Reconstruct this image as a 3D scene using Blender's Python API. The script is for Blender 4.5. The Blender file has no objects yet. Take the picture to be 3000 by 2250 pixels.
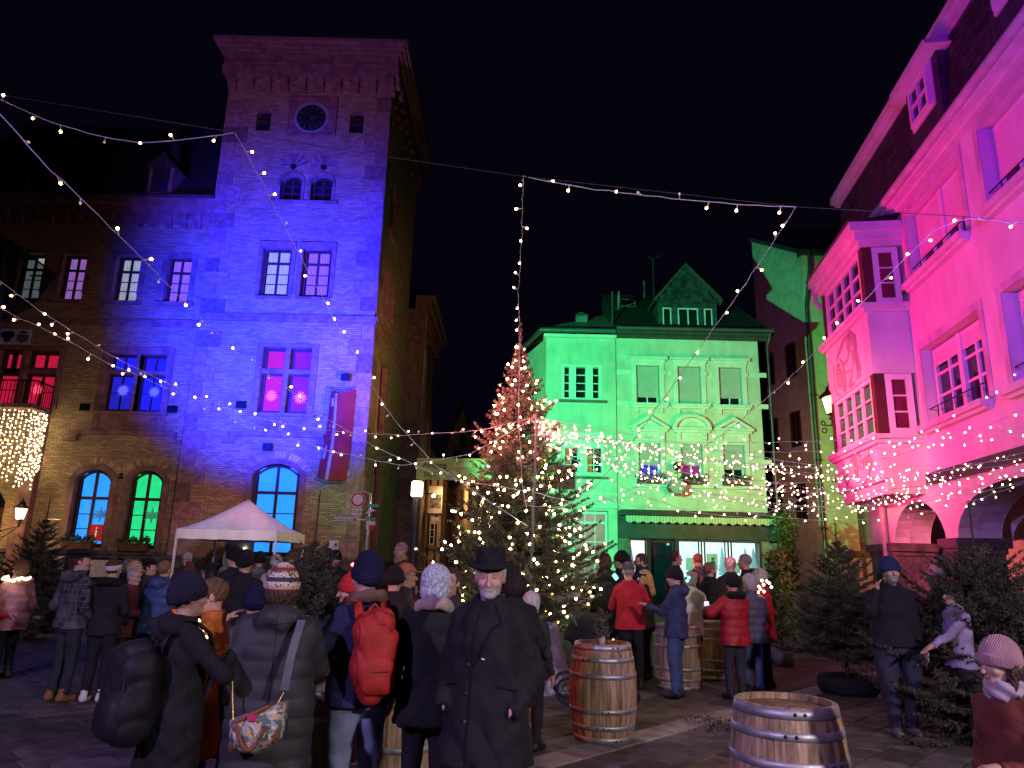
import bpy, math, random
import numpy as np
from mathutils import Vector, Matrix
random.seed(7); RNG = np.random.default_rng(7)
SC = bpy.context.scene; COL = SC.collection
# ------------------------------------------------------------------ camera
CAM_F, CAM_T, CAM_R, CAM_H = 2115.0, math.radians(13.95), 0.0244, 1.65
cam = bpy.data.cameras.new('camera'); camo = bpy.data.objects.new('camera', cam); COL.objects.link(camo)
cam.sensor_width = 36; cam.lens = 36 * CAM_F / 3000; cam.clip_start = .05; cam.clip_end = 2000
_F = Vector((0, math.cos(CAM_T), math.sin(CAM_T))); _U0 = Vector((0, -math.sin(CAM_T), math.cos(CAM_T))); _R0 = Vector((1, 0, 0))
_R = _R0 * math.cos(CAM_R) + _U0 * math.sin(CAM_R); _U = _U0 * math.cos(CAM_R) - _R0 * math.sin(CAM_R)
camo.matrix_world = Matrix(((_R.x, _U.x, -_F.x, 0), (_R.y, _U.y, -_F.y, 0), (_R.z, _U.z, -_F.z, CAM_H), (0, 0, 0, 1)))
SC.camera = camo
# ------------------------------------------------------------------ night sky, render, exposure
W = bpy.data.worlds.new('World'); SC.world = W; W.use_nodes = True
bg = W.node_tree.nodes['Background']
sky = W.node_tree.nodes.new('ShaderNodeTexSky'); sky.sky_type = 'NISHITA'; sky.sun_disc = False
sky.sun_elevation = math.radians(-9); sky.sun_rotation = math.radians(200); sky.altitude = 100
mixs = W.node_tree.nodes.new('ShaderNodeMix'); mixs.data_type = 'RGBA'; mixs.inputs[0].default_value = 1.0
mixs.inputs[7].default_value = (.12, .09, .3, 1)
W.node_tree.links.new(sky.outputs[0], mixs.inputs[6]); W.node_tree.links.new(mixs.outputs[2], bg.inputs[0])
bg.inputs[1].default_value = .012
SC.view_settings.view_transform = 'Standard'; SC.view_settings.look = 'None'; SC.view_settings.gamma = 1
SC.view_settings.use_curve_mapping = False; SC.view_settings.exposure = 0
SC.render.engine = 'CYCLES'; cy = SC.cycles
cy.use_denoising = True; cy.max_bounces = 5; cy.diffuse_bounces = 2; cy.glossy_bounces = 2; cy.transmission_bounces = 3
cy.transparent_max_bounces = 10; cy.sample_clamp_indirect = 4; cy.caustics_reflective = False; cy.caustics_refractive = False
cy.use_adaptive_sampling = True; cy.adaptive_threshold = .02
try: cy.denoiser = 'OPENIMAGEDENOISE'; cy.denoising_prefilter = 'ACCURATE'
except Exception: pass
# ------------------------------------------------------------------ floodlights of the square (coloured stage lamps out of frame, plus added fill spots)
def spot(name, loc, target, color, power, size=60, blend=.6, radius=.12):
    l = bpy.data.lights.new(name, 'SPOT'); l.energy = power; l.color = color; l.spot_size = math.radians(size); l.spot_blend = blend; l.shadow_soft_size = radius
    o = bpy.data.objects.new(name, l); COL.objects.link(o); o.location = loc
    o.rotation_euler = (Vector(target) - Vector(loc)).to_track_quat('-Z', 'Y').to_euler()
    return o
spot('blue_floodlight', (-8.4, 15.2, 4.6), (-8.7, 26.5, 9.9), (.008, .018, 1.0), 150000, 60, 1.0)
spot('violet_floodlight', (-9.5, 9, 5.0), (-8.8, 26.5, 19.5), (.48, .18, 1.0), 7000, 48, 1.0)
spot('teal_floodlight', (-7.2, 17, 4.2), (-5.5, 26.5, 4.0), (.0, .85, .62), 1000, 26, .9)
spot('green_floodlight', (-3.2, 13.0, 4.6), (5.3, 29.5, 7.4), (.05, 1.0, .36), 21000, 45, .35)
spot('amber_floodlight', (9.2, 22.0, 3.6), (9.4, 29.5, 6.0), (1.0, .30, .04), 1300, 84, .9)
spot('red_floodlight', (-5.2, 7.2, 5.2), (-.2, 11.2, 4.4), (1.0, .15, .16), 28000, 33, .9)
spot('tent_floodlight', (-2.0, 15.5, 4.4), (-8.3, 23.6, 3.3), (1.0, .10, .12), 1300, 15, .9)
spot('red_low_floodlight', (-3.2, 6.4, 2.6), (1.3, 7.6, .5), (1.0, .06, .05), 160, 26, .6)
spot('pink_floodlight', (.4, 15.6, 3.3), (7.9, 13.6, 5.8), (1.0, .0, .22), 4300, 78, .9)
spot('magenta_floodlight', (1.5, 1.0, 5.5), (7.4, 9.6, 7.8), (.40, .010, 1.0), 3900, 64, .9)
spot('crowd_floodlight', (6.5, -3.5, 5.2), (1.2, 8.5, .6), (1.0, .80, .86), 2900, 64, .8, .15)
spot('crowd_blue_floodlight', (-6.0, -4.0, 6.0), (-.8, 7.5, .6), (.62, .42, 1.0), 3100, 78, .8, .15)
spot('market_floodlight', (-5.0, 13.0, 7.5), (-11.0, 24.5, 3.0), (1.0, .62, .74), 1700, 90, 1.0, .3)
spot('tower_side_fill_spot', (-1.2, 20.5, 5.0), (-5.4, 27.8, 9.5), (1.0, .50, .26), 2400, 50, 1.0, .3)  # added spot that warms the tower's side, standing for the street lamps
spot('lane_fill_spot', (10.5, 25.5, 4.5), (15.5, 33.4, 5.0), (1.0, .66, .28), 800, 80, 1.0, .3)  # unseen spot added for the warm lamp light in the lane
spot('tent_fill_spot', (-4.5, 13.5, 5.0), (-8.5, 22.4, 2.5), (.85, .78, 1.0), 900, 20, .8)  # added spot, only there to brighten the tent canvas
# ------------------------------------------------------------------ helpers
def ray(px, py):
    a = (px - 1500) / CAM_F; b = (1125 - py) / CAM_F
    return _R * a + _U * b + _F
def at(px, py, Y):
    d = ray(px, py); return Vector((0, 0, CAM_H)) + d * (Y / d.y)
def ground_at(px, py):
    d = ray(px, py); t = -CAM_H / d.z; return Vector((d.x * t, d.y * t, 0))
_MC = {}
def M(name, col=(.5, .5, .5), rough=.75, metal=0., var=.18, vscale=2.5, bump=.0, bscale=40., spec=.3, kind=None, emis=None, estr=0., col2=None):
    if name in _MC: return _MC[name]
    m = bpy.data.materials.new(name); m.use_nodes = True; nt = m.node_tree; N = nt.nodes; L = nt.links
    b = N['Principled BSDF']; b.inputs['Roughness'].default_value = rough; b.inputs['Metallic'].default_value = metal
    b.inputs['Specular IOR Level'].default_value = spec
    tc = N.new('ShaderNodeTexCoord'); mp = tc.outputs['Object']
    nz = N.new('ShaderNodeTexNoise'); nz.inputs['Scale'].default_value = vscale; nz.inputs['Detail'].default_value = 6; L.new(mp, nz.inputs['Vector'])
    mx = N.new('ShaderNodeMix'); mx.data_type = 'RGBA'
    c1 = tuple(max(0, c * (1 - var)) for c in col); c2 = tuple(min(1, c * (1 + var)) for c in (col2 or col))
    mx.inputs[6].default_value = c1 + (1,); mx.inputs[7].default_value = c2 + (1,)
    rp = N.new('ShaderNodeValToRGB'); rp.color_ramp.elements[0].position = .35; rp.color_ramp.elements[1].position = .65
    L.new(nz.outputs[0], rp.inputs[0]); L.new(rp.outputs[0], mx.inputs[0]); outc = mx.outputs[2]
    h = None
    if kind == 'brick':
        sep = N.new('ShaderNodeSeparateXYZ'); L.new(mp, sep.inputs[0]); ad = N.new('ShaderNodeMath'); L.new(sep.outputs[0], ad.inputs[0]); L.new(sep.outputs[1], ad.inputs[1])
        cb = N.new('ShaderNodeCombineXYZ'); L.new(ad.outputs[0], cb.inputs[0]); L.new(sep.outputs[2], cb.inputs[1])
        br = N.new('ShaderNodeTexBrick'); L.new(cb.outputs[0], br.inputs['Vector'])
        br.inputs['Scale'].default_value = 1; br.inputs['Brick Width'].default_value = .26; br.inputs['Row Height'].default_value = .077
        br.inputs['Mortar Size'].default_value = .009; br.inputs['Mortar Smooth'].default_value = .3; br.inputs['Bias'].default_value = .0
        br.inputs['Color1'].default_value = tuple(c * .72 for c in col) + (1,); br.inputs['Color2'].default_value = tuple(min(1, c * 1.25) for c in col) + (1,)
        br.inputs['Mortar'].default_value = tuple(c * .34 for c in col) + (1,)
        m2 = N.new('ShaderNodeMix'); m2.data_type = 'RGBA'; m2.blend_type = 'MULTIPLY'; m2.inputs[0].default_value = .55
        L.new(br.outputs['Color'], m2.inputs[6]); L.new(rp.outputs[0], m2.inputs[7])
        m3 = N.new('ShaderNodeMix'); m3.data_type = 'RGBA'; m3.inputs[0].default_value = .62
        L.new(m2.outputs[2], m3.inputs[6]); L.new(br.outputs['Color'], m3.inputs[7]); outc = m3.outputs[2]
        inv = N.new('ShaderNodeMath'); inv.operation = 'SUBTRACT'; inv.inputs[0].default_value = 1; L.new(br.outputs['Fac'], inv.inputs[1]); h = inv.outputs[0]
    elif kind in ('wave', 'curtain', 'check', 'knit', 'quilt'):
        wv = N.new('ShaderNodeTexWave'); L.new(mp, wv.inputs['Vector']); wv.inputs['Scale'].default_value = bscale
        if kind == 'knit': wv.bands_direction = 'DIAGONAL'
        if kind == 'quilt': wv.bands_direction = 'Z'
        wv.inputs['Distortion'].default_value = .6 if kind != 'check' else 0
        h = wv.outputs[1]
        if kind == 'wave':
            m2 = N.new('ShaderNodeMix'); m2.data_type = 'RGBA'; L.new(wv.outputs[1], m2.inputs[0]); L.new(outc, m2.inputs[6]); m2.inputs[7].default_value = tuple(col2 or col) + (1,); outc = m2.outputs[2]
        if kind == 'check':
            wz = N.new('ShaderNodeTexWave'); wz.bands_direction = 'Z'; wz.inputs['Scale'].default_value = bscale; L.new(mp, wz.inputs['Vector'])
            mm = N.new('ShaderNodeMath'); mm.operation = 'MAXIMUM'; L.new(wv.outputs[1], mm.inputs[0]); L.new(wz.outputs[1], mm.inputs[1])
            rr = N.new('ShaderNodeValToRGB'); rr.color_ramp.elements[0].position = .93; rr.color_ramp.elements[1].position = .97; L.new(mm.outputs[0], rr.inputs[0])
            m2 = N.new('ShaderNodeMix'); m2.data_type = 'RGBA'; L.new(rr.outputs[0], m2.inputs[0]); L.new(outc, m2.inputs[6]); m2.inputs[7].default_value = tuple(col2) + (1,); outc = m2.outputs[2]; h = None
    elif kind == 'attr':
        a = N.new('ShaderNodeAttribute'); a.attribute_name = 'Col'
        m2 = N.new('ShaderNodeMix'); m2.data_type = 'RGBA'; m2.blend_type = 'MULTIPLY'; m2.inputs[0].default_value = 1
        mx.inputs[6].default_value = (1 - var,) * 3 + (1,); mx.inputs[7].default_value = (1, 1, 1, 1)
        L.new(a.outputs[0], m2.inputs[6]); L.new(outc, m2.inputs[7]); outc = m2.outputs[2]
    elif kind == 'wood':
        mpn = N.new('ShaderNodeMapping'); mpn.inputs['Scale'].default_value = (9, 9, .7); L.new(mp, mpn.inputs[0])
        oi = N.new('ShaderNodeObjectInfo'); va = N.new('ShaderNodeVectorMath'); va.operation = 'ADD'; L.new(mpn.outputs[0], va.inputs[0])
        sc = N.new('ShaderNodeVectorMath'); sc.operation = 'SCALE'; sc.inputs[3].default_value = 30; L.new(oi.outputs['Random'], sc.inputs[0]); L.new(sc.outputs[0], va.inputs[1])
        nw = N.new('ShaderNodeTexNoise'); nw.inputs['Scale'].default_value = 3; nw.inputs['Detail'].default_value = 8; nw.inputs['Distortion'].default_value = .7; L.new(va.outputs[0], nw.inputs['Vector'])
        r2 = N.new('ShaderNodeValToRGB'); r2.color_ramp.elements[0].position = .32; r2.color_ramp.elements[1].position = .68
        r2.color_ramp.elements[0].color = tuple(c * .35 for c in col) + (1,); r2.color_ramp.elements[1].color = tuple(min(1, c * 1.25) for c in col) + (1,)
        L.new(nw.outputs[0], r2.inputs[0])
        hv = N.new('ShaderNodeHueSaturation'); mr = N.new('ShaderNodeMapRange'); mr.inputs[3].default_value = .7; mr.inputs[4].default_value = 1.15; L.new(oi.outputs['Random'], mr.inputs[0]); L.new(mr.outputs[0], hv.inputs['Value'])
        L.new(r2.outputs[0], hv.inputs['Color']); outc = hv.outputs[0]; h = nw.outputs[0]
    elif kind == 'random':
        oi = N.new('ShaderNodeObjectInfo'); hv = N.new('ShaderNodeHueSaturation'); mr = N.new('ShaderNodeMapRange'); mr.inputs[3].default_value = .6; mr.inputs[4].default_value = 1.35
        L.new(oi.outputs['Random'], mr.inputs[0]); L.new(mr.outputs[0], hv.inputs['Value']); L.new(outc, hv.inputs['Color']); outc = hv.outputs[0]
    elif kind == 'plaster':
        mpn = N.new('ShaderNodeMapping'); mpn.inputs['Scale'].default_value = (2.2, 2.2, .55); L.new(mp, mpn.inputs[0]); ns = N.new('ShaderNodeTexNoise'); ns.inputs['Scale'].default_value = 1.6; ns.inputs['Detail'].default_value = 8; L.new(mpn.outputs[0], ns.inputs['Vector'])
        r2 = N.new('ShaderNodeValToRGB'); r2.color_ramp.elements[0].position = .3; r2.color_ramp.elements[1].position = .55; r2.color_ramp.elements[0].color = (.84, .83, .82, 1); r2.color_ramp.elements[1].color = (1, 1, 1, 1); L.new(ns.outputs[0], r2.inputs[0])
        m2 = N.new('ShaderNodeMix'); m2.data_type = 'RGBA'; m2.blend_type = 'MULTIPLY'; m2.inputs[0].default_value = .8; L.new(outc, m2.inputs[6]); L.new(r2.outputs[0], m2.inputs[7]); outc = m2.outputs[2]
    elif kind == 'floral':
        vo = N.new('ShaderNodeTexVoronoi'); vo.inputs['Scale'].default_value = 38; n2 = N.new('ShaderNodeTexNoise'); n2.inputs['Scale'].default_value = 14; L.new(mp, n2.inputs['Vector'])
        va = N.new('ShaderNodeVectorMath'); va.operation = 'ADD'; L.new(mp, va.inputs[0]); s2 = N.new('ShaderNodeVectorMath'); s2.operation = 'SCALE'; s2.inputs[3].default_value = .1; L.new(n2.outputs[1], s2.inputs[0]); L.new(s2.outputs[0], va.inputs[1]); L.new(va.outputs[0], vo.inputs['Vector'])
        sp = N.new('ShaderNodeSeparateColor'); L.new(vo.outputs['Color'], sp.inputs[0]); r2 = N.new('ShaderNodeValToRGB'); r2.color_ramp.interpolation = 'CONSTANT'
        els = [(0, (.10, .16, .14)), (.28, (.32, .38, .32)), (.5, (.55, .5, .36)), (.64, (.12, .2, .24)), (.76, (.5, .25, .24)), (.86, (.6, .42, .1)), (.93, (.65, .6, .55))]
        r2.color_ramp.elements[0].position = 0; r2.color_ramp.elements[0].color = els[0][1] + (1,); r2.color_ramp.elements[1].position = els[1][0]; r2.color_ramp.elements[1].color = els[1][1] + (1,)
        for p_, c_ in els[2:]: e_ = r2.color_ramp.elements.new(p_); e_.color = c_ + (1,)
        L.new(sp.outputs[0], r2.inputs[0]); outc = r2.outputs[0]
    elif kind == 'stripe':
        wv = N.new('ShaderNodeTexWave'); L.new(mp, wv.inputs['Vector']); wv.inputs['Scale'].default_value = bscale
        m2 = N.new('ShaderNodeMix'); m2.data_type = 'RGBA'; L.new(wv.outputs[1], m2.inputs[0]); m2.inputs[6].default_value = tuple(col) + (1,); m2.inputs[7].default_value = tuple(col2) + (1,); outc = m2.outputs[2]
    elif kind == 'fairisle':
        sep = N.new('ShaderNodeSeparateXYZ'); L.new(mp, sep.inputs[0]); wz = N.new('ShaderNodeTexWave'); wz.bands_direction = 'Z'; wz.inputs['Scale'].default_value = 7; wz.inputs['Distortion'].default_value = 0; L.new(mp, wz.inputs['Vector'])
        vo = N.new('ShaderNodeTexVoronoi'); vo.inputs['Scale'].default_value = 95; L.new(mp, vo.inputs['Vector']); sp = N.new('ShaderNodeSeparateColor'); L.new(vo.outputs['Color'], sp.inputs[0])
        r2 = N.new('ShaderNodeValToRGB'); r2.color_ramp.interpolation = 'CONSTANT'; mr = N.new('ShaderNodeMapRange'); mr.inputs[1].default_value = 1.43; mr.inputs[2].default_value = 1.625; L.new(sep.outputs[2], mr.inputs[0])
        els = [(0, (.5, .42, .3)), (.10, (.25, .05, .05)), (.2, (.55, .4, .2)), (.3, (.6, .52, .42)), (.42, (.05, .05, .06)), (.55, (.6, .55, .45)), (.68, (.5, .3, .12)), (.74, (.22, .04, .05)), (.84, (.55, .38, .2)), (.9, (.6, .56, .48))]
        r2.color_ramp.elements[0].color = els[0][1] + (1,); r2.color_ramp.elements[1].position = els[1][0]; r2.color_ramp.elements[1].color = els[1][1] + (1,)
        for p_, c_ in els[2:]: e_ = r2.color_ramp.elements.new(p_); e_.color = c_ + (1,)
        L.new(mr.outputs[0], r2.inputs[0]); gt = N.new('ShaderNodeMath'); gt.operation = 'GREATER_THAN'; gt.inputs[1].default_value = .8; L.new(sp.outputs[0], gt.inputs[0])
        m2 = N.new('ShaderNodeMix'); m2.data_type = 'RGBA'; L.new(gt.outputs[0], m2.inputs[0]); L.new(r2.outputs[0], m2.inputs[6]); m2.inputs[7].default_value = (.07, .05, .06, 1); outc = m2.outputs[2]
    L.new(outc, b.inputs['Base Color'])
    if bump:
        bp = N.new('ShaderNodeBump'); bp.inputs['Strength'].default_value = bump; bp.inputs['Distance'].default_value = .012
        if h is None or kind in ('wood',):
            n3 = N.new('ShaderNodeTexNoise'); n3.inputs['Scale'].default_value = bscale; n3.inputs['Detail'].default_value = 5; L.new(mp, n3.inputs['Vector']); h = n3.outputs[0]
        L.new(h, bp.inputs['Height']); L.new(bp.outputs[0], b.inputs['Normal'])
    if emis:
        b.inputs['Emission Color'].default_value = tuple(emis) + (1,); b.inputs['Emission Strength'].default_value = estr
        if kind == 'curtain':
            mr = N.new('ShaderNodeMapRange'); mr.inputs[3].default_value = estr * .72; mr.inputs[4].default_value = estr * 1.12; L.new(wv.outputs[1], mr.inputs[0])
            ml = N.new('ShaderNodeMath'); ml.operation = 'MULTIPLY'; L.new(mr.outputs[0], ml.inputs[0]); mr2 = N.new('ShaderNodeMapRange'); mr2.inputs[3].default_value = .7; mr2.inputs[4].default_value = 1.2; L.new(nz.outputs[0], mr2.inputs[0]); L.new(mr2.outputs[0], ml.inputs[1])
            L.new(ml.outputs[0], b.inputs['Emission Strength'])
    _MC[name] = m; return m
def glass_mat(name='window_glass', tint=(.9, .95, 1), mixf=.82):
    if name in _MC: return _MC[name]
    m = bpy.data.materials.new(name); m.use_nodes = True; nt = m.node_tree; N = nt.nodes; L = nt.links; N.remove(N['Principled BSDF'])
    t = N.new('ShaderNodeBsdfTransparent'); t.inputs[0].default_value = tint + (1,); g = N.new('ShaderNodeBsdfGlossy'); g.inputs['Roughness'].default_value = .04
    mx = N.new('ShaderNodeMixShader'); fr = N.new('ShaderNodeFresnel'); fr.inputs[0].default_value = 1.5; ml = N.new('ShaderNodeMath'); ml.operation = 'MULTIPLY_ADD'; ml.inputs[1].default_value = 1; ml.inputs[2].default_value = 1 - mixf - .1
    L.new(fr.outputs[0], ml.inputs[0]); L.new(ml.outputs[0], mx.inputs[0]); L.new(t.outputs[0], mx.inputs[1]); L.new(g.outputs[0], mx.inputs[2]); L.new(mx.outputs[0], N['Material Output'].inputs[0])
    _MC[name] = m; return m
def EM(name, col, s): return M(name, (.05, .05, .05), var=0, emis=col, estr=s)

class Frame:
    def __init__(s, o, u, n): s.o = Vector(o); s.u = Vector(u).normalized(); s.n = Vector(n).normalized(); s.z = Vector((0, 0, 1))
    def p(s, u, z, d=0): return s.o + s.u * u + s.z * z + s.n * d
WORLD = Frame((0, 0, 0), (1, 0, 0), (0, 1, 0))       # u = x, d = y
def fastmesh(name, v, f, smooth=False, mats=(), mi=None):
    me = bpy.data.meshes.new(name); v = np.asarray(v, dtype=np.float32).reshape(-1, 3)
    me.vertices.add(len(v)); me.vertices.foreach_set('co', v.ravel())
    if isinstance(f, np.ndarray):
        n, k = f.shape; li = f.astype(np.int32).ravel(); tot = np.full(n, k, np.int32)
    else:
        tot = np.array([len(q) for q in f], np.int32); li = np.array([i for q in f for i in q], np.int32); n = len(f)
    me.loops.add(len(li)); me.loops.foreach_set('vertex_index', li); me.polygons.add(n)
    st = np.zeros(n, np.int32); st[1:] = np.cumsum(tot)[:-1]
    me.polygons.foreach_set('loop_start', st); me.polygons.foreach_set('loop_total', tot)
    if smooth is not False: me.polygons.foreach_set('use_smooth', np.ones(n, bool) if smooth is True else np.asarray(smooth, bool))
    for m in mats: me.materials.append(m)
    if mi is not None: me.polygons.foreach_set('material_index', np.asarray(mi, np.int32))
    me.update(calc_edges=True); me.validate(); return me
def link(name, me, parent=None, label=None, cat=None, group=None, kind=None):
    o = bpy.data.objects.new(name, me); COL.objects.link(o)
    if parent is not None:
        o.parent = parent; o.matrix_parent_inverse = Matrix.Translation(-Vector(parent['base'])) if parent.get('base') is not None else Matrix()
    tag(o, label, cat, group, kind); return o
def tag(o, label=None, cat=None, group=None, kind=None):
    if label: o['label'] = label
    if cat: o['category'] = cat
    if group: o['group'] = group
    if kind: o['kind'] = kind
    return o
def empty(name, loc, label=None, cat=None, group=None, rz=0, local=False):
    o = bpy.data.objects.new(name, None); COL.objects.link(o); o.location = loc; o.rotation_euler = (0, 0, rz); o.empty_display_size = .2
    if not local: o['base'] = tuple(loc)
    return tag(o, label, cat, group)
class MB:
    def __init__(s, fr=WORLD): s.v = []; s.f = []; s.s = []; s.m = []; s.fr = fr; s.cm = 0
    def add(s, vs, fs, smooth=False):
        n = len(s.v); s.v += [tuple(x) for x in vs]; s.f += [tuple(i + n for i in q) for q in fs]; s.s += [smooth] * len(fs); s.m += [s.cm] * len(fs); return s
    def box(s, u0, u1, z0, z1, d0, d1, sl=0):
        p = s.fr.p; q = [(u0, z0, d0), (u1, z0, d0), (u1, z1, d0), (u0, z1, d0), (u0 + sl, z0, d1), (u1 - sl, z0, d1), (u1 - sl, z1, d1), (u0 + sl, z1, d1)]
        return s.add([p(*k) for k in q], [(0, 3, 2, 1), (4, 5, 6, 7), (0, 1, 5, 4), (2, 3, 7, 6), (1, 2, 6, 5), (3, 0, 4, 7)])
    def wbox(s, x0, x1, y0, y1, z0, z1):
        q = [(x0, y0, z0), (x1, y0, z0), (x1, y1, z0), (x0, y1, z0), (x0, y0, z1), (x1, y0, z1), (x1, y1, z1), (x0, y1, z1)]
        return s.add(q, [(0, 3, 2, 1), (4, 5, 6, 7), (0, 1, 5, 4), (1, 2, 6, 5), (2, 3, 7, 6), (3, 0, 4, 7)])
    def prism(s, poly, d0, d1):
        n = len(poly); p = s.fr.p; vs = [p(a, b, d0) for a, b in poly] + [p(a, b, d1) for a, b in poly]
        return s.add(vs, [tuple(range(n - 1, -1, -1)), tuple(range(n, 2 * n))] + [(i, (i + 1) % n, n + (i + 1) % n, n + i) for i in range(n)])
    def quad(s, *pts): return s.add(pts, [tuple(range(len(pts)))])
    def tube(s, pts, r, n=6, cap=True, smooth=True):
        pts = [Vector(q) for q in pts]; rs = r if hasattr(r, '__len__') else [r] * len(pts); vs = []; fs = []
        for i, q in enumerate(pts):
            t = (pts[min(i + 1, len(pts) - 1)] - pts[max(i - 1, 0)]); t = t.normalized() if t.length > 1e-9 else Vector((0, 0, 1))
            a = t.cross(Vector((0, 0, 1)) if abs(t.z) < .9 else Vector((1, 0, 0))).normalized(); b = t.cross(a)
            vs += [q + (a * math.cos(2 * math.pi * k / n) + b * math.sin(2 * math.pi * k / n)) * rs[i] for k in range(n)]
        for i in range(len(pts) - 1):
            for k in range(n): fs.append((i * n + k, i * n + (k + 1) % n, (i + 1) * n + (k + 1) % n, (i + 1) * n + k))
        s.add(vs, fs, smooth)
        if cap: s.add(vs[:n], [tuple(range(n))]); s.add(vs[-n:], [tuple(range(n - 1, -1, -1))])
        return s
    def lathe(s, prof, c, n=16, smooth=True, ax=None):
        c = Vector(c); vs = []; fs = []
        for (r, z) in prof: vs += [c + Vector((r * math.cos(2 * math.pi * k / n), r * math.sin(2 * math.pi * k / n), z)) for k in range(n)]
        for i in range(len(prof) - 1):
            for k in range(n): fs.append((i * n + k, i * n + (k + 1) % n, (i + 1) * n + (k + 1) % n, (i + 1) * n + k))
        return s.add(vs, fs, smooth)
    def disc(s, u, z, d, r, n=20, d2=None, ry=None):
        poly = [(u + r * math.cos(2 * math.pi * k / n), z + (ry or r) * math.sin(2 * math.pi * k / n)) for k in range(n)]
        return s.prism(poly, d, d2 if d2 is not None else d + .01)
    def obj(s, name, mat, parent=None, **kw):
        mats = mat if isinstance(mat, (list, tuple)) else [mat]
        return link(name, fastmesh(name, s.v, s.f, s.s, mats, s.m if len(mats) > 1 else None), parent, **kw)
def arcpts(u0, u1, zs, rise, n=14):   # elliptical arch from (u0,zs) to (u1,zs)
    c = (u0 + u1) / 2; a = (u1 - u0) / 2
    return [(c - a * math.cos(math.pi * i / n), zs + rise * math.sin(math.pi * i / n)) for i in range(n + 1)]
def segarc(u0, u1, zs, rise, n=10):
    c = (u0 + u1) / 2; a = (u1 - u0) / 2; R = (a * a + rise * rise) / (2 * rise); th = math.asin(a / R)
    return [(c + R * math.sin(-th + 2 * th * i / n), zs - (R - rise) + R * math.cos(-th + 2 * th * i / n)) for i in range(n + 1)]
def wall(name, fr, u0, u1, z0, z1, holes, mat, parent, depth=.35, rmat=None, **kw):
    """holes: (ua, ub, za, zb[, rise]) with rise > 0 for a segmental/elliptical arched head whose crown is zb."""
    us = sorted({u0, u1, *[h[0] for h in holes], *[h[1] for h in holes]}); zs = sorted({z0, z1, *[h[2] for h in holes], *[h[3] for h in holes]})
    us = [u for u in us if u0 <= u <= u1]; zs = [z for z in zs if z0 <= z <= z1]
    mb = MB(fr); p = fr.p
    for i in range(len(us) - 1):
        j = 0
        while j < len(zs) - 1:
            cu = (us[i] + us[i + 1]) / 2
            inh = lambda jj: any(h[0] < cu < h[1] and h[2] < (zs[jj] + zs[jj + 1]) / 2 < h[3] for h in holes)
            if inh(j): j += 1; continue
            k = j
            while k + 1 < len(zs) - 1 and not inh(k + 1): k += 1
            mb.quad(p(us[i], zs[j]), p(us[i + 1], zs[j]), p(us[i + 1], zs[k + 1]), p(us[i], zs[k + 1])); j = k + 1
    mb.cm = 1 if rmat else 0
    for h in holes:
        a, b, c, d = h[:4]; rise = h[4] if len(h) > 4 else 0; full = len(h) > 5
        if rise:
            pts = (arcpts if full else segarc)(a, b, d - rise, rise); zt = d - rise
            cm = mb.cm; mb.cm = 0
            for (x0, y0), (x1, y1) in zip(pts[:-1], pts[1:]): mb.quad(p(x0, y0), p(x1, y1), p(x1, d), p(x0, d))
            mb.cm = cm
            for (x0, y0), (x1, y1) in zip(pts[:-1], pts[1:]): mb.quad(p(x0, y0, 0), p(x0, y0, -depth), p(x1, y1, -depth), p(x1, y1, 0))
        else:
            zt = d; mb.quad(p(a, d, 0), p(a, d, -depth), p(b, d, -depth), p(b, d, 0))
        mb.quad(p(a, c, 0), p(a, c, -depth), p(a, zt, -depth), p(a, zt, 0)); mb.quad(p(b, c, 0), p(b, zt, 0), p(b, zt, -depth), p(b, c, -depth))
        mb.quad(p(a, c, 0), p(b, c, 0), p(b, c, -depth), p(a, c, -depth))
    return mb.obj(name, [mat, rmat] if rmat else mat, parent, **kw)
def window(fr, parent, u0, u1, z0, z1, d, cols=2, rows=(1,), fmat=None, pmat=None, fw=.07, bar=.035, thick=.07, transom=None, tw=.09, rise=0, mull=None, label=None, panes=True, curtain=None):
    """frame mesh (part) with panes as sub-parts. d is the depth of the glass plane (negative = recessed)."""
    mb = MB(fr); zt = z1 - rise
    mb.box(u0, u0 + fw, z0, zt, d, d + thick); mb.box(u1 - fw, u1, z0, zt, d, d + thick); mb.box(u0 + fw, u1 - fw, z0, z0 + fw, d, d + thick)
    if rise:
        o = segarc(u0, u1, zt, rise); i_ = segarc(u0 + fw, u1 - fw, zt - fw * .2, rise - fw * .6)
        mb.prism(o + i_[::-1], d, d + thick)
    else: mb.box(u0 + fw, u1 - fw, z1 - fw, z1, d, d + thick)
    ua, ub = u0 + fw, u1 - fw; za, zb = z0 + fw, z1 - fw
    mw = mull or bar
    cw = (ub - ua) / cols
    for c in range(1, cols): mb.box(ua + c * cw - mw / 2, ua + c * cw + mw / 2, za, zb, d + .004, d + thick * .9)
    spl = [za]
    if transom:
        mb.box(ua, ub, transom - tw / 2, transom + tw / 2, d + .006, d + thick * 1.1)
        segs = [(za, transom - tw / 2), (transom + tw / 2, zb)]
    else: segs = [(za, zb)]
    cells = []
    for si, (sa, sb) in enumerate(segs):
        n = rows[si] if si < len(rows) else 1
        for r_ in range(n):
            a = sa + (sb - sa) * r_ / n; b = sa + (sb - sa) * (r_ + 1) / n
            if r_: mb.box(ua, ub, a - bar / 2, a + bar / 2, d + .008, d + thick * .75)
            for c in range(cols): cells.append((ua + c * cw + mw / 2, ua + (c + 1) * cw - mw / 2, a + (bar / 2 if r_ else 0), b - (bar / 2 if r_ < n - 1 else 0)))
    f = mb.obj('window', fmat, parent)
    if label: f['label'] = label
    if panes:
        for (a, b, c, e) in cells:
            MB(fr).box(a - .004, b + .004, c - .004, e + .004, d + .012, d + .018).obj('pane', pmat, f)
    return f
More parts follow.
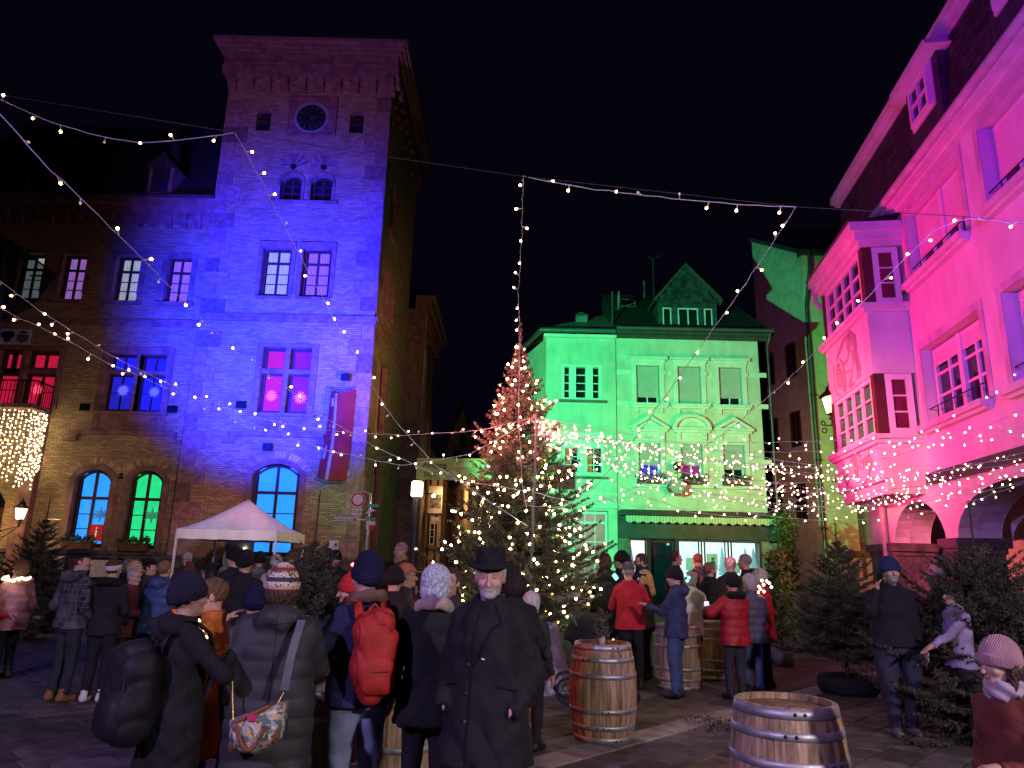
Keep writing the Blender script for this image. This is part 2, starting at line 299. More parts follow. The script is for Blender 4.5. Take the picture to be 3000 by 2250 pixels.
def text(body, fr, u, z, d, size, mat, parent, name='lettering', align='CENTER', extrude=.003, sx=1.0):
    c = bpy.data.curves.new(name, 'FONT'); c.body = body; c.size = size; c.align_x = align; c.align_y = 'CENTER'; c.extrude = extrude; c.resolution_u = 3
    tmp = bpy.data.objects.new('tmp_text', c); COL.objects.link(tmp); dg = bpy.context.evaluated_depsgraph_get()
    me = bpy.data.meshes.new_from_object(tmp.evaluated_get(dg)); bpy.data.objects.remove(tmp); me.materials.clear(); me.materials.append(mat); me.name = name
    o = bpy.data.objects.new(name, me); COL.objects.link(o)
    R = Matrix((fr.u, fr.z, fr.n)).transposed(); p = fr.p(u, z, d)
    mw = Matrix.Translation(p) @ R.to_4x4() @ Matrix.Diagonal((sx, 1, 1, 1))
    if parent is not None: o.parent = parent; o.matrix_parent_inverse = Matrix.Translation(-Vector(parent.get('base', (0, 0, 0)))) if parent.get('base') is not None else Matrix()
    o.matrix_basis = mw; return o
# ------------------------------------------------------------------ materials of the place
BRICK = M('buff_brick', (.42, .29, .16), .85, kind='brick', bump=.6, vscale=1.2, var=.3)
RED_STONE = M('red_sandstone', (.24, .13, .11), .9, var=.3, vscale=3, bump=.5, bscale=25)
SLATE = M('roof_slate', (.035, .036, .042), .6, var=.4, vscale=5, bump=.4, bscale=12, kind='random')
DARK_STONE = M('dark_stone', (.09, .08, .075), .9, var=.4, vscale=4, bump=.6, bscale=18)
BLACK_IRON = M('black_iron', (.015, .015, .017), .45, .6, var=.2)
WOOD_DARK = M('dark_window_wood', (.06, .028, .018), .6, var=.25, vscale=20)
WHITE_PAINT = M('white_paint', (.74, .74, .72), .5, var=.06, vscale=4)
GLASS = glass_mat()
DARK_PANE = M('dark_pane', (.012, .013, .018), .08, spec=.5, var=.3)
def lit(name, col, s, sc=14): return M(name, tuple(c * .25 for c in col), .5, kind='curtain', bscale=sc, emis=col, estr=s, var=.1)
LIT_BLUE = lit('lit_blue_curtain', (.02, .27, 1.0), 1.5); LIT_GREEN = lit('lit_green_curtain', (.02, .78, .26), 1.1); LIT_DEEP = lit('lit_deep_blue', (.03, .03, 1.0), .55); LIT_RED = lit('lit_red_room', (1.0, .02, .09), .5, 4)
LIT_MAG = lit('lit_violet_room', (.62, .26, 1.0), .42, 3); LIT_WARM = lit('lit_office_room', (.75, .82, .62), .42, 3); LIT_PURPLE = lit('lit_purple_room', (.55, .03, .5), .35, 4)
ROOM = M('room_wall', (.3, .27, .24), .9)
# ------------------------------------------------------------------ town hall with tower
TF = Frame((0, 26.5, 0), (1, 0, 0), (0, -1, 0)); WF = Frame((0, 26.9, 0), (1, 0, 0), (0, -1, 0)); RF = Frame((-5.38, 0, 0), (0, 1, 0), (1, 0, 0))
th = empty('town_hall', (-12, 27, 0), 'brick town hall with tall clock tower lit deep blue and a red-lit balcony', 'town hall')
tw_holes = [(-10.87, -10.28, 18.76, 19.78, .25), (-6.99, -6.42, 18.76, 19.78, .25), (-9.56, -8.70, 15.62, 16.78, .3), (-8.32, -7.46, 15.62, 16.78, .3), (-9.95, -8.80, 11.55, 13.56), (-8.36, -7.22, 11.55, 13.56), (-9.5, -7.64, 6.9, 9.45), (-9.42, -7.66, 1.7, 5.0, .42)]
wall('tower_wall', TF, -12.1, -5.38, 1.5, 20.75, tw_holes, BRICK, th, .32, RED_STONE)
side_holes = [(28.6, 30.0, 2.0, 5.6, .7), (28.3, 29.8, 6.6, 9.6), (27.9, 28.8, 11.5, 13.6), (29.5, 30.4, 11.5, 13.6), (28.2, 29.6, 15.4, 17.6, .4)]
wall('side_wall', RF, 26.5, 35, 1.5, 20.75, side_holes, BRICK, th, .3, RED_STONE)
MB().wbox(-12.1, -5.42, 34.6, 35, 0, 20.7).obj('back_wall', BRICK, th)
MB().wbox(-12.2, -12.06, 26.55, 34.6, 14, 20.7).obj('far_wall', BRICK, th)
wg_holes = [(-19.75, -18.75, 11.3, 13.24), (-18.02, -17.06, 11.3, 13.24), (-15.88, -14.9, 11.3, 13.24), (-13.86, -12.88, 11.3, 13.24), (-15.55, -14.5, 6.9, 9.15), (-14.36, -13.3, 6.9, 9.15), (-18.72, -17.48, 6.9, 9.2), (-19.8, -18.9, 7.0, 9.2), (-16.08, -14.72, 1.85, 4.68, .4), (-14.08, -12.8, 1.85, 4.68, .4), (-21.6, -18.5, .2, 4.3, .9)]
wall('wing_wall', WF, -24, -12.1, 1.5, 14.65, wg_holes, BRICK, th, .38, RED_STONE)
MB(WF).box(-24, -12.1, 0, 1.62, -.4, .12).box(-24, -12.1, 1.62, 1.74, -.4, .18).obj('plinth', DARK_STONE, th)
MB(TF).box(-12.2, -5.3, 0, 1.5, -.4, .16).box(-12.2, -5.28, 1.5, 1.62, -.4, .2).obj('plinth', DARK_STONE, th)
MB(RF).box(26.4, 35, 0, 1.5, -.4, .13).box(26.4, 35, 1.5, 1.62, -.4, .17).obj('plinth', DARK_STONE, th)
# plinth courses of rough stone
_pm = {}
for fr, a, b, zz in ((WF, -18.3, -12.3, .121), (TF, -12.1, -5.4, .161)):
    for row in range(5):
        u = a + random.uniform(-.2, .1)
        while u < b:
            w_ = random.uniform(.3, .75)
            MB(fr).box(max(u, a) + .012, min(u + w_, b) - .012, .12 + row * .27, .12 + row * .27 + .245, zz, zz + random.uniform(.012, .04), .015).obj('plinth_stone', DARK_STONE, th); u += w_
for fr, a, b in ((TF, -12.1, -5.3), (WF, -24, -12.1)):
    zb = 10.62 if fr is TF else 10.42
    MB(fr).box(a, b, zb, zb + .12, 0, .14).box(a, b, zb - .14, zb, 0, .07).obj('string_course', RED_STONE, th)
MB(RF).box(26.38, 35, 10.62, 10.74, 0, .14).box(26.44, 35, 10.48, 10.62, 0, .07).obj('string_course', RED_STONE, th)
# quoins
QS = M('quoin_sandstone', (.25, .15, .13), .9, var=.25, vscale=6, bump=.5, bscale=20, kind='random')
for edge in (-1, 1):
    z = 1.64; i = 0
    while z < 20.5:
        hq = random.uniform(.55, .72); w_ = (.95, .55)[i % 2] + random.uniform(-.08, .08)
        if not 10.3 < z + hq / 2 < 10.9 and z + hq < 20.7:
            u0, u1 = (-12.14, -12.14 + w_) if edge < 0 else (-5.34 - w_, -5.342)
            MB(TF).box(u0, u1, z + .006, z + hq - .006, -.05, .045 + random.uniform(0, .012), .012).obj('quoin_stone', QS, th)
            if edge > 0: MB(RF).box(26.46, 26.46 + 1.5 - w_, z + .006, z + hq - .006, -.05, .05, .012).obj('quoin_stone', QS, th)
        z += hq; i += 1
# machicolation and cornice
for k in range(10):
    u = -12.02 + k * .735
    mb = MB(TF); mb.box(u - .17, u + .17, 20.6, 20.82, 0, .14).box(u - .17, u + .17, 20.82, 21.05, 0, .26).box(u - .17, u + .17, 21.05, 21.29, 0, .4); mb.obj('corbel', RED_STONE, th)
    if k < 9:
        pts = arcpts(u + .17, u + .565, 20.98, .2, 8)
        MB(TF).prism(pts + [(u + .565, 21.295), (u + .17, 21.295)], .02, .395).obj('corbel_arch', RED_STONE, th)
        MB(TF).box(u + .171, u + .564, 20.75, 21.29, -.3, .015).obj('niche_panel', BRICK, th)
for k in range(11):
    u = 26.55 + k * .8
    MB(RF).box(u - .17, u + .17, 20.62, 20.95, 0, .16).box(u - .17, u + .17, 20.95, 21.29, 0, .36).obj('corbel', RED_STONE, th)
mb = MB(); mb.wbox(-12.42, -5.05, 26.12, 35.4, 21.30, 21.62); mb.obj('frieze_ledge', RED_STONE, th)
mb = MB(); mb.wbox(-12.38, -5.09, 26.16, 35.3, 21.62, 22.22); mb.obj('parapet', RED_STONE, th)
for u in (-11.98, -9.8, -7.55):
    MB(TF).box(u, u + 1.95, 22.10, 22.15, .342, .40).box(u, u + 1.95, 21.70, 21.76, .342, .42).box(u, u + .05, 21.76, 22.10, .342, .39).box(u + 1.9, u + 1.95, 21.76, 22.10, .342, .39).obj('frieze_panel', RED_STONE, th)
mb = MB(); mb.wbox(-12.5, -4.95, 26.0, 35.5, 22.22, 22.36); mb.wbox(-12.62, -4.82, 25.85, 35.65, 22.36, 22.5); mb.wbox(-12.74, -4.7, 25.7, 35.8, 22.5, 22.66); mb.obj('cornice', RED_STONE, th)
MB().add([(-12.8, 25.65, 22.665), (-4.65, 25.65, 22.665), (-4.65, 35.9, 22.665), (-12.8, 35.9, 22.665), (-8.7, 31, 24.0)], [(0, 1, 4), (1, 2, 4), (2, 3, 4), (3, 0, 4), (3, 2, 1, 0)]).obj('tower_roof', SLATE, th)
# clock
ck = MB(TF).box(-9.5, -7.62, 18.6, 20.25, 0, .05).box(-9.58, -9.5, 18.52, 20.33, 0, .1).box(-7.62, -7.54, 18.52, 20.33, 0, .1).box(-9.5, -7.62, 20.25, 20.34, 0, .12).box(-9.5, -7.62, 18.5, 18.6, 0, .12).obj('clock', RED_STONE, th)
mb = MB(TF); mb.disc(-8.58, 19.4, .05, .72, 32, .075); mb.obj('surround', M('clock_surround', (.3, .27, .27), .8), ck)
MB(TF).disc(-8.58, 19.36, .075, .60, 32, .1).obj('dial', M('clock_dial', (.03, .032, .036), .4, .3), ck)
for k in range(12):
    a = k * math.pi / 6; c_, s_ = math.cos(a), math.sin(a); x, z = -8.58 + .48 * s_, 19.36 + .48 * c_
    MB(TF).prism([(x + .07 * s_ - .02 * c_, z + .07 * c_ + .02 * s_), (x + .07 * s_ + .02 * c_, z + .07 * c_ - .02 * s_), (x - .07 * s_ + .02 * c_, z - .07 * c_ - .02 * s_), (x - .07 * s_ - .02 * c_, z - .07 * c_ + .02 * s_)], .1, .106).obj('numeral', M('clock_gilt', (.3, .25, .12), .4, .6), ck)
for a, l_ in ((1.35, .3), (2.7, .46)):
    s_, c_ = math.sin(a), math.cos(a); MB(TF).prism([(-8.58 - .02 * c_, 19.36 + .02 * s_), (-8.58 + .02 * c_, 19.36 - .02 * s_), (-8.58 + l_ * s_, 19.36 + l_ * c_)], .107, .113).obj('hand', M('clock_gilt'), ck)
# tower windows
for a, b in ((-10.87, -10.28), (-6.99, -6.42)):
    w_ = MB(TF).box(a, b, 19.24, 19.32, -.25, -.1).box(a, b, 19.44, 19.5, -.25, -.1).obj('belfry_opening', WOOD_DARK, th)
    MB(TF).box(a, b, 18.76, 19.78, -.31, -.29).obj('shadow_board', DARK_PANE, w_)
for a, b in ((-9.56, -8.70), (-8.32, -7.46)):
    window(TF, th, a + .04, b - .04, 15.66, 16.74, -.26, 2, (3,), WOOD_DARK, DARK_PANE, .07, .04, .08, rise=.28, mull=.09)
    MB(TF).prism(segarc(a - .12, b + .12, 16.5, .42) + segarc(a, b, 16.48, .3)[::-1], 0, .06).box(a - .12, a, 15.6, 16.5, 0, .06).box(b, b + .12, 15.6, 16.5, 0, .06).obj('window_surround', RED_STONE, th)
    cu = (a + b) / 2
    for k in range(13):
        an = math.pi * (k + .5) / 13; s0 = .1; r0, r1 = .16, (.62 if k % 2 else .52)
        MB(TF).prism([(cu - math.cos(an - .09) * r0, 17.15 + math.sin(an - .09) * r0), (cu - math.cos(an - .09) * r1, 17.15 + math.sin(an - .09) * r1), (cu - math.cos(an + .09) * r1, 17.15 + math.sin(an + .09) * r1), (cu - math.cos(an + .09) * r0, 17.15 + math.sin(an + .09) * r0)], 0, .03).obj('voussoir', QS, th)
    MB(TF).disc(cu, 17.15, .0, .13, 14, .02).obj('oculus', DARK_PANE, th)
MB(TF).box(-9.9, -7.2, 15.5, 15.6, 0, .12).obj('sill', RED_STONE, th)
for (a, b, pm) in ((-9.95, -8.80, LIT_WARM), (-8.36, -7.22, LIT_MAG)):
    window(TF, th, a + .05, b - .05, 11.6, 13.5, -.24, 2, (3, 1), WOOD_DARK, pm, .07, .03, .08, transom=12.95, mull=.09)
    MB(TF).box(a - .16, a, 11.5, 13.7, 0, .07).box(b, b + .16, 11.5, 13.7, 0, .07).box(a, b, 13.56, 13.7, 0, .07).box(a - .16, b + .16, 13.7, 13.78, 0, .12).box(a - .1, b + .1, 11.42, 11.5, 0, .1).obj('window_surround', RED_STONE, th)
for (a, b) in ((-9.5, -8.66), (-8.48, -7.64)):
    w_ = window(TF, th, a + .05, b - .02, 6.95, 8.42, -.24, 1, (2,), WOOD_DARK, LIT_RED if a < -9 else LIT_PURPLE, .06, .03, .07)
    window(TF, th, a + .05, b - .02, 8.6, 9.4, -.24, 1, (1,), WOOD_DARK, LIT_RED if a < -9 else LIT_PURPLE, .06, .03, .07)
MB(TF).box(-8.66, -8.48, 6.9, 9.45, -.3, .02).box(-9.5, -7.64, 8.42, 8.6, -.3, .015).obj('cross_mullion', RED_STONE, th)
MB(TF).box(-9.74, -9.5, 6.85, 9.6, 0, .08).box(-7.64, -7.4, 6.85, 9.6, 0, .08).box(-9.5, -7.64, 9.45, 9.6, 0, .08).box(-9.8, -7.34, 6.75, 6.85, 0, .14).box(-9.74, -7.4, 6.1, 6.2, 0, .06).obj('window_surround', RED_STONE, th)
for a in (-9.55, -8.5): MB(TF).box(a, a + .92, 6.24, 6.72, 0, .03).box(a + .08, a + .84, 6.3, 6.66, .03, .06).obj('apron_panel', RED_STONE, th)
def star(fr, cu, cz, d, r, n, mat, parent, name='paper_star', inner=.55):
    poly = []
    for k in range(2 * n):
        a = math.pi * k / n; q = r if k % 2 == 0 else r * inner; poly.append((cu + q * math.sin(a), cz + q * math.cos(a)))
    mb = MB(fr); vs = [fr.p(x, z, d) for x, z in poly] + [fr.p(cu, cz, d + r * .25)]
    m = len(poly); mb.add(vs, [(i, (i + 1) % m, m) for i in range(m)]); return mb.obj(name, mat, parent)
PSTAR = M('lit_pink_star', (.3, .1, .15), emis=(1, .12, .45), estr=1.2); BSTAR = M('lit_blue_star', (.1, .1, .3), emis=(.12, .14, 1), estr=1.0); RSTAR = M('lit_red_star', (.3, .1, .1), emis=(1, .06, .15), estr=1.1)
for (fr, u, z, r, m_, lab) in ((TF, -9.1, 7.6, .26, PSTAR, 'round pink paper star hanging in left half of tower cross window'), (TF, -8.0, 7.55, .28, PSTAR, 'pink paper star hanging in right half of tower cross window'), (WF, -14.95, 7.75, .26, BSTAR, 'blue paper star in left casement of the blue-lit town hall window'), (WF, -13.75, 7.72, .24, BSTAR, 'blue paper star in right casement of the blue-lit town hall window'), (WF, -18.25, 7.7, .26, RSTAR, 'red paper star hanging in the red-lit balcony door')):
    o = star(fr, u, z, -.2, r, 14, m_, None); tag(o, lab, 'paper star')
def arch_trim(fr, a, b, zc, rise, parent, nb=22):
    o = segarc(a - .22, b + .22, zc - rise + .02, rise + .16); i_ = segarc(a, b, zc - rise, rise)
    MB(fr).prism(o + i_[::-1], .0, .05).box(a - .22, a, 1.75, zc - rise + .02, 0, .05).box(b, b + .22, 1.75, zc - rise + .02, 0, .05).obj('window_surround', RED_STONE, parent)
    oo = segarc(a - .5, b + .5, zc - rise + .05, rise + .42, nb); ii = segarc(a - .24, b + .24, zc - rise + .06, rise + .17, nb)
    for k in range(nb):
        g = .12
        A = lambda P, t: (P[k][0] + (P[k + 1][0] - P[k][0]) * t, P[k][1] + (P[k + 1][1] - P[k][1]) * t)
        MB(fr).prism([A(ii, g), A(ii, 1 - g), A(oo, 1 - g), A(oo, g)], -.01, .012).obj('arch_brick', M('arch_brick', (.42, .28, .16), .85, var=.3, kind='random'), parent)
for (fr, a, b, zc, r_, pm, z0_, lab) in ((TF, -9.42, -7.66, 5.0, .42, LIT_BLUE, 1.7, 'arched window glowing bright blue behind the tent'), (WF, -16.08, -14.72, 4.68, .4, LIT_BLUE, 1.85, 'arched window glowing bright blue with red information board'), (WF, -14.08, -12.8, 4.68, .4, LIT_GREEN, 1.85, 'arched window glowing bright green')):
    arch_trim(fr, a, b, zc, r_, th)
    window(fr, th, a + .06, b - .06, z0_ + .06, zc - .05, -.26, 2, (3, 1), WOOD_DARK, pm, .08, .035, .09, transom=zc - 1.05, tw=.11, rise=r_ - .04, mull=.1, label=lab)
for (fr, a, b) in ((TF, -10.45, -6.9), (WF, -16.55, -12.55)):
    MB(fr).box(a, b, 5.98, 6.12, 0, .16).box(a, a + .28, 5.72, 5.98, 0, .1).box(b - .28, b, 5.72, 5.98, 0, .1).box(a - .22, a, 5.72, 5.84, 0, .09).box(b, b + .22, 5.72, 5.84, 0, .09).obj('drip_moulding', RED_STONE, th)
# wing windows
for (a, b, pm) in ((-19.75, -18.75, LIT_WARM), (-18.02, -17.06, LIT_MAG), (-15.88, -14.9, LIT_WARM), (-13.86, -12.88, LIT_MAG)):
    window(WF, th, a + .04, b - .04, 11.34, 13.2, -.28, 2, (3, 1), WOOD_DARK, pm, .07, .03, .08, transom=12.62, mull=.09)
    MB(WF).box(a - .2, a, 11.6, 13.4, 0, .05).box(b, b + .2, 11.6, 13.4, 0, .05).box(a, b, 13.24, 13.4, 0, .05).box(a - .28, b + .28, 11.16, 11.3, 0, .14).obj('window_surround', RED_STONE, th)
for (a, b) in ((-15.55, -14.5), (-14.36, -13.3)):
    window(WF, th, a + .04, b - .04, 6.95, 8.35, -.28, 2, (2,), WOOD_DARK, LIT_DEEP, .06, .03, .07, mull=.06)
    window(WF, th, a + .04, b - .04, 8.5, 9.12, -.28, 2, (1,), WOOD_DARK, LIT_DEEP, .06, .03, .07, mull=.06)
MB(WF).box(-14.5, -14.36, 6.9, 9.15, -.3, .02).box(-15.8, -15.55, 6.85, 9.3, 0, .07).box(-13.3, -13.05, 6.85, 9.3, 0, .07).box(-15.55, -13.3, 9.15, 9.3, 0, .07).box(-15.8, -13.05, 9.3, 9.4, 0, .14).box(-15.85, -13.0, 6.76, 6.86, 0, .14).box(-15.8, -13.05, 6.12, 6.24, 0, .06).box(-15.8, -15.6, 6.24, 6.76, 0, .04).box(-13.25, -13.05, 6.24, 6.76, 0, .04).obj('window_surround', RED_STONE, th)
MB(WF).box(-15.55, -13.3, 8.35, 8.5, -.3, .0).obj('transom', RED_STONE, th)
for a in (-15.55, -14.38): MB(WF).box(a, a + 1.06, 6.27, 6.73, 0, .025).box(a + .1, a + .96, 6.33, 6.67, .025, .05).obj('apron_panel', RED_STONE, th)
window(WF, th, -18.68, -17.52, 6.92, 8.3, -.28, 2, (2,), WOOD_DARK, LIT_RED, .08, .03, .07, mull=.1); window(WF, th, -18.68, -17.52, 8.5, 9.16, -.28, 2, (1,), WOOD_DARK, LIT_RED, .08, .03, .07, mull=.12)
window(WF, th, -19.78, -18.92, 7.02, 8.3, -.28, 1, (2,), WOOD_DARK, LIT_RED, .08, .03, .07); window(WF, th, -19.78, -18.92, 8.45, 9.16, -.28, 2, (1,), WOOD_DARK, LIT_RED, .08, .03, .07, mull=.2)
MB(WF).box(-18.9, -18.72, 6.9, 9.4, 0, .06).box(-17.48, -17.25, 6.9, 9.4, 0, .06).box(-21, -17.25, 9.2, 9.38, 0, .1).box(-18.72, -17.48, 8.3, 8.48, -.28, .02).obj('door_surround', RED_STONE, th)
# coats of arms beside the balcony door
for (a, b, lab) in ((-19.92, -19.3, 'white coat of arms panel with black eagle'), (-19.38 + .06, -18.72, 'white coat of arms panel with grey crowned shield')):
    pn = MB(WF).box(a, b, 9.42, 10.02, 0, .05).obj('arms_panel', M('arms_white', (.6, .58, .58), .7), th); pn['label'] = lab
    c = (a + b) / 2
    if 'eagle' in lab:
        E_ = [(0, .25), (.05, .2), (.1, .1), (.2, .22), (.26, .15), (.24, -.02), (.12, -.08), (.16, -.2), (.05, -.16), (0, -.28)]
        mb = MB(WF)
        for (x0, z0), (x1, z1) in zip(E_[:-1], E_[1:]):
            for sg in (-1, 1):
                q = [(c, 9.72 + z0 * 1.0), (c + sg * x0, 9.72 + z0), (c + sg * x1, 9.72 + z1), (c, 9.72 + z1)]; mb.add([WF.p(x, z, .056) for x, z in q], [(0, 1, 2, 3)])
        mb.obj('eagle', M('arms_black', (.01, .01, .01), .7), pn)
    else:
        MB(WF).prism([(c - .24, 9.82), (c + .24, 9.82), (c + .22, 9.58), (c, 9.46), (c - .22, 9.58)], .05, .062).obj('shield', M('arms_grey', (.09, .09, .11), .6), pn)
        MB(WF).prism([(c - .14, 9.86), (c + .14, 9.86), (c + .22, 9.96), (c + .1, 9.92), (c, 9.99), (c - .1, 9.92), (c - .22, 9.96)], .05, .062).obj('crown', M('arms_black'), pn)
# wing cornice, roof, dormers
MB(WF).box(-24, -12.11, 14.65, 15.05, 0, .1).box(-24, -12.13, 15.05, 15.35, 0, .25).box(-24, -12.14, 15.35, 15.6, 0, .45).obj('cornice', RED_STONE, th)
for k in range(20):
    u = -23.6 + k * .6
    MB(WF).box(u - .12, u + .12, 14.45, 14.75, .0, .16).box(u - .12, u + .12, 14.75, 15.04, .101, .24).obj('corbel', RED_STONE, th)
MB().add([(-24.2, 26.4, 15.62), (-12.12, 26.4, 15.62), (-12.12, 31.5, 22), (-24.2, 31.5, 22), (-24.2, 36.6, 15.62), (-12.12, 36.6, 15.62)], [(0, 1, 2, 3), (3, 2, 5, 4), (0, 3, 4), (1, 5, 2)]).obj('roof', SLATE, th)
MB(WF).box(-24, -12.15, 15.6, 15.7, .32, .56).obj('gutter', M('zinc', (.12, .12, .13), .5, .6), th)
for u in (-19.4, -14.5):
    d_ = MB().wbox(u - .5, u + .5, 26.6, 28.6, 15.75, 17.0).obj('dormer', RED_STONE, th)
    D = Frame((0, 26.6, 0), (1, 0, 0), (0, -1, 0))
    MB(D).prism([(u - .65, 17.0), (u + .65, 17.0), (u, 17.65)], -2, .12).obj('dormer_roof', SLATE, d_)
    MB(D).box(u - .34, u - .26, 15.9, 16.95, .01, .05).box(u + .26, u + .34, 15.9, 16.95, .01, .05).box(u - .04, u + .04, 15.9, 16.95, .01, .05).box(u - .34, u + .34, 16.4, 16.45, .01, .045).box(u - .34, u + .34, 16.87, 16.95, .01, .05).obj('dormer_frame', WOOD_DARK, d_)
    for a in (u - .26, u + .04): MB(D).box(a, a + .22, 15.92, 16.87, .004, .012).obj('pane', M('dim_violet_pane', (.03, .03, .06), .1, spec=.5), d_)
    mb = MB(); mb.lathe([(.42, 0), (.26, .35), (.05, 1.55), (.02, 1.9), (.06, 1.98), (.0, 2.1)], (u + .05, 27.3, 17.4), 8, False); mb.obj('spire', SLATE, d_)
MB().add([(-13.1, 28.2, 18.3), (-12.12, 28.2, 18.3), (-12.12, 30, 18.3), (-13.1, 30, 18.3), (-12.9, 29, 19.2)], [(0, 1, 4), (1, 2, 4), (2, 3, 4), (3, 0, 4)]).obj('dormer_hip', SLATE, th)
# side windows
for (a, b, c, d_, *r_) in side_holes:
    window(RF, th, a + .05, b - .05, c + .05, d_ - .05, -.22, 2, (3, 1), WOOD_DARK, M('dim_purple_pane', (.05, .01, .07), .2, emis=(.25, .02, .3), estr=.12), .07, .04, .07, transom=d_ - .9, rise=(r_[0] - .05 if r_ else 0), mull=.08)
    MB(RF).box(a - .16, a, c, d_ - (r_[0] if r_ else 0), 0, .06).box(b, b + .16, c, d_ - (r_[0] if r_ else 0), 0, .06).box(a - .16, b + .16, c - .14, c, 0, .1).obj('window_surround', RED_STONE, th)
# balcony
BF = Frame((0, 25.75, 0), (1, 0, 0), (0, -1, 0))
bl = MB().wbox(-23, -17.4, 25.75, 26.88, 6.72, 6.88).obj('balcony', RED_STONE, th)
mb = MB(); mb.wbox(-23, -17.42, 25.78, 25.82, 7.72, 7.77); mb.wbox(-17.46, -17.42, 25.82, 26.85, 7.72, 7.77)
for k in range(40): mb.wbox(-23 + k * .14, -22.98 + k * .14, 25.79, 25.81, 6.88, 7.72)
for k in range(8): mb.wbox(-17.45, -17.43, 25.9 + k * .13, 25.92 + k * .13, 6.88, 7.72)
mb.obj('balcony_railing', BLACK_IRON, bl)
MB(WF).box(-17.95, -17.42, .1, 6.7, 0, .3).obj('pilaster', RED_STONE, th)
# entrance door behind the pilaster
dr = MB(WF).box(-21.6, -18.5, .2, 4.3, -.38, -.3).obj('entrance_door', M('oak_door', (.16, .08, .03), .6, kind='wood'), th)
MB(WF).prism(arcpts(-21.6, -18.5, 3.2, 1.0) , -.28, -.26).obj('ironwork_fanlight', BLACK_IRON, dr)
# annex behind the tower
ax = empty('stone_annex', (-8, 40, 0), 'dark stone annex building beyond the tower, with rusticated pilaster', 'building')
ANX = M('annex_stone', (.11, .07, .06), .9, var=.35, vscale=3, bump=.5, bscale=25)
AF = Frame((-4.75, 0, 0), (0, 1, 0), (1, 0, 0)); AFF = Frame((0, 35.02, 0), (1, 0, 0), (0, -1, 0))
wall('wall', AF, 35.02, 42.5, 0, 14.2, [(37.5, 38.9, 5.5, 9.4, .5), (40.4, 41.6, 5.5, 9.4, .5), (37.4, 39, 1.2, 4.4, .6), (40.3, 41.7, 1.2, 4.4, .6), (37.5, 38.9, 10.6, 13.2), (40.4, 41.6, 10.6, 13.2)], ANX, ax, .4)
MB().wbox(-12, -4.76, 35.03, 35.3, 0, 14.2).obj('wall', ANX, ax)
MB(AF).box(35, 36.1, 0, 14.2, 0, .3).obj('pilaster', ANX, ax)
for z in np.arange(.3, 13.6, .62): MB(AF).box(34.99, 36.11, z, z + .59, .29, .34, .012).obj('pilaster_block', QS, ax)
MB(AF).box(35.01, 42.6, 14.2, 14.45, -.3, .35).box(35.01, 42.7, 14.45, 14.75, -.3, .55).box(35.01, 42.8, 14.75, 14.95, -.3, .75).obj('cornice', ANX, ax)
for k in range(6): MB(AF).box(35.3 + k * 1.2, 35.6 + k * 1.2, 13.5, 14.2, 0, .34, .02).obj('corbel', ANX, ax)
for (a, b, c, d_) in ((37.5, 38.9, 5.5, 9.4), (40.4, 41.6, 5.5, 9.4), (37.5, 38.9, 10.6, 13.2), (40.4, 41.6, 10.6, 13.2)): window(AF, ax, a, b, c, d_, -.3, 2, (3,), WOOD_DARK, DARK_PANE, .08, .05)
for (a, b) in ((37.4, 39), (40.3, 41.7)): window(AF, ax, a, b, 1.2, 4.4, -.3, 2, (3,), WOOD_DARK, M('dim_warm_pane', (.1, .07, .03), .2, emis=(1, .6, .2), estr=.12), .08, .05)
MB().add([(-12, 35.05, 14.96), (-3.95, 35.05, 14.96), (-3.95, 42.9, 14.96), (-12, 42.9, 14.96), (-8.2, 38, 17.2), (-8.2, 41, 17.2)], [(0, 1, 4), (1, 2, 5, 4), (0, 4, 5, 3), (2, 3, 5)]).obj('roof', SLATE, ax)
# ------------------------------------------------------------------ green-lit house with the shop, and its corner neighbour
GS = 29.5 / 26.5
def gx(x): return x * GS
def gz(z): return 1.65 + (z - 1.65) * GS
GF = Frame((0, 29.5, 0), (1, 0, 0), (0, -1, 0))
PLASTER = M('pale_plaster', (.62, .60, .48), .9, kind='plaster', var=.10, vscale=1.5, bump=.12, bscale=60)
PLASTER2 = M('cream_plaster', (.60, .59, .49), .9, kind='plaster', var=.10, vscale=1.3, bump=.12, bscale=60)
TRIM = M('stucco_trim', (.68, .68, .60), .8, var=.08)
SHUT = M('roller_shutter', (.42, .44, .42), .6, var=.06)
ZINC = M('zinc', (.12, .12, .13), .5, .6)
def shutter(fr, u0, u1, z0, z1, d, parent, pitch=.05, mat=None):
    mb = MB(fr); z = z0
    while z < z1 - .01:
        t = min(pitch, z1 - z); p = fr.p
        mb.add([p(u0, z, d), p(u1, z, d), p(u1, z + t * .5, d + .014), p(u0, z + t * .5, d + .014), p(u1, z + t, d), p(u0, z + t, d)], [(0, 1, 2, 3), (3, 2, 4, 5)]); z += pitch
    return mb.obj('roller_shutter', mat or SHUT, parent)
gh = empty('shop_house', (gx(6.8), 30, 0), 'three-storey house with pedimented windows above a shop, lit bright green', 'house')
UW = [(4.70, 5.58, 7.86), (6.27, 7.15, 7.6), (7.83, 8.70, 7.9)]; LW = [(4.74, 5.55), (6.30, 7.11), (7.86, 8.67)]
holes = [(gx(a), gx(b), gz(7.6), gz(9.08)) for a, b, _ in UW] + [(gx(a), gx(b), gz(4.58), gz(6.1)) for a, b in LW]
wall('facade', GF, gx(3.955), gx(9.66), gz(3.6), gz(10.28), holes, PLASTER, gh, .28)
wall('shop_wall', GF, gx(3.955), gx(9.66), 0, gz(2.66), [(gx(4.36), gx(9.1), .0, gz(2.62))], M('shop_stone', (.2, .15, .12), .85, var=.3, bump=.3), gh, .3)
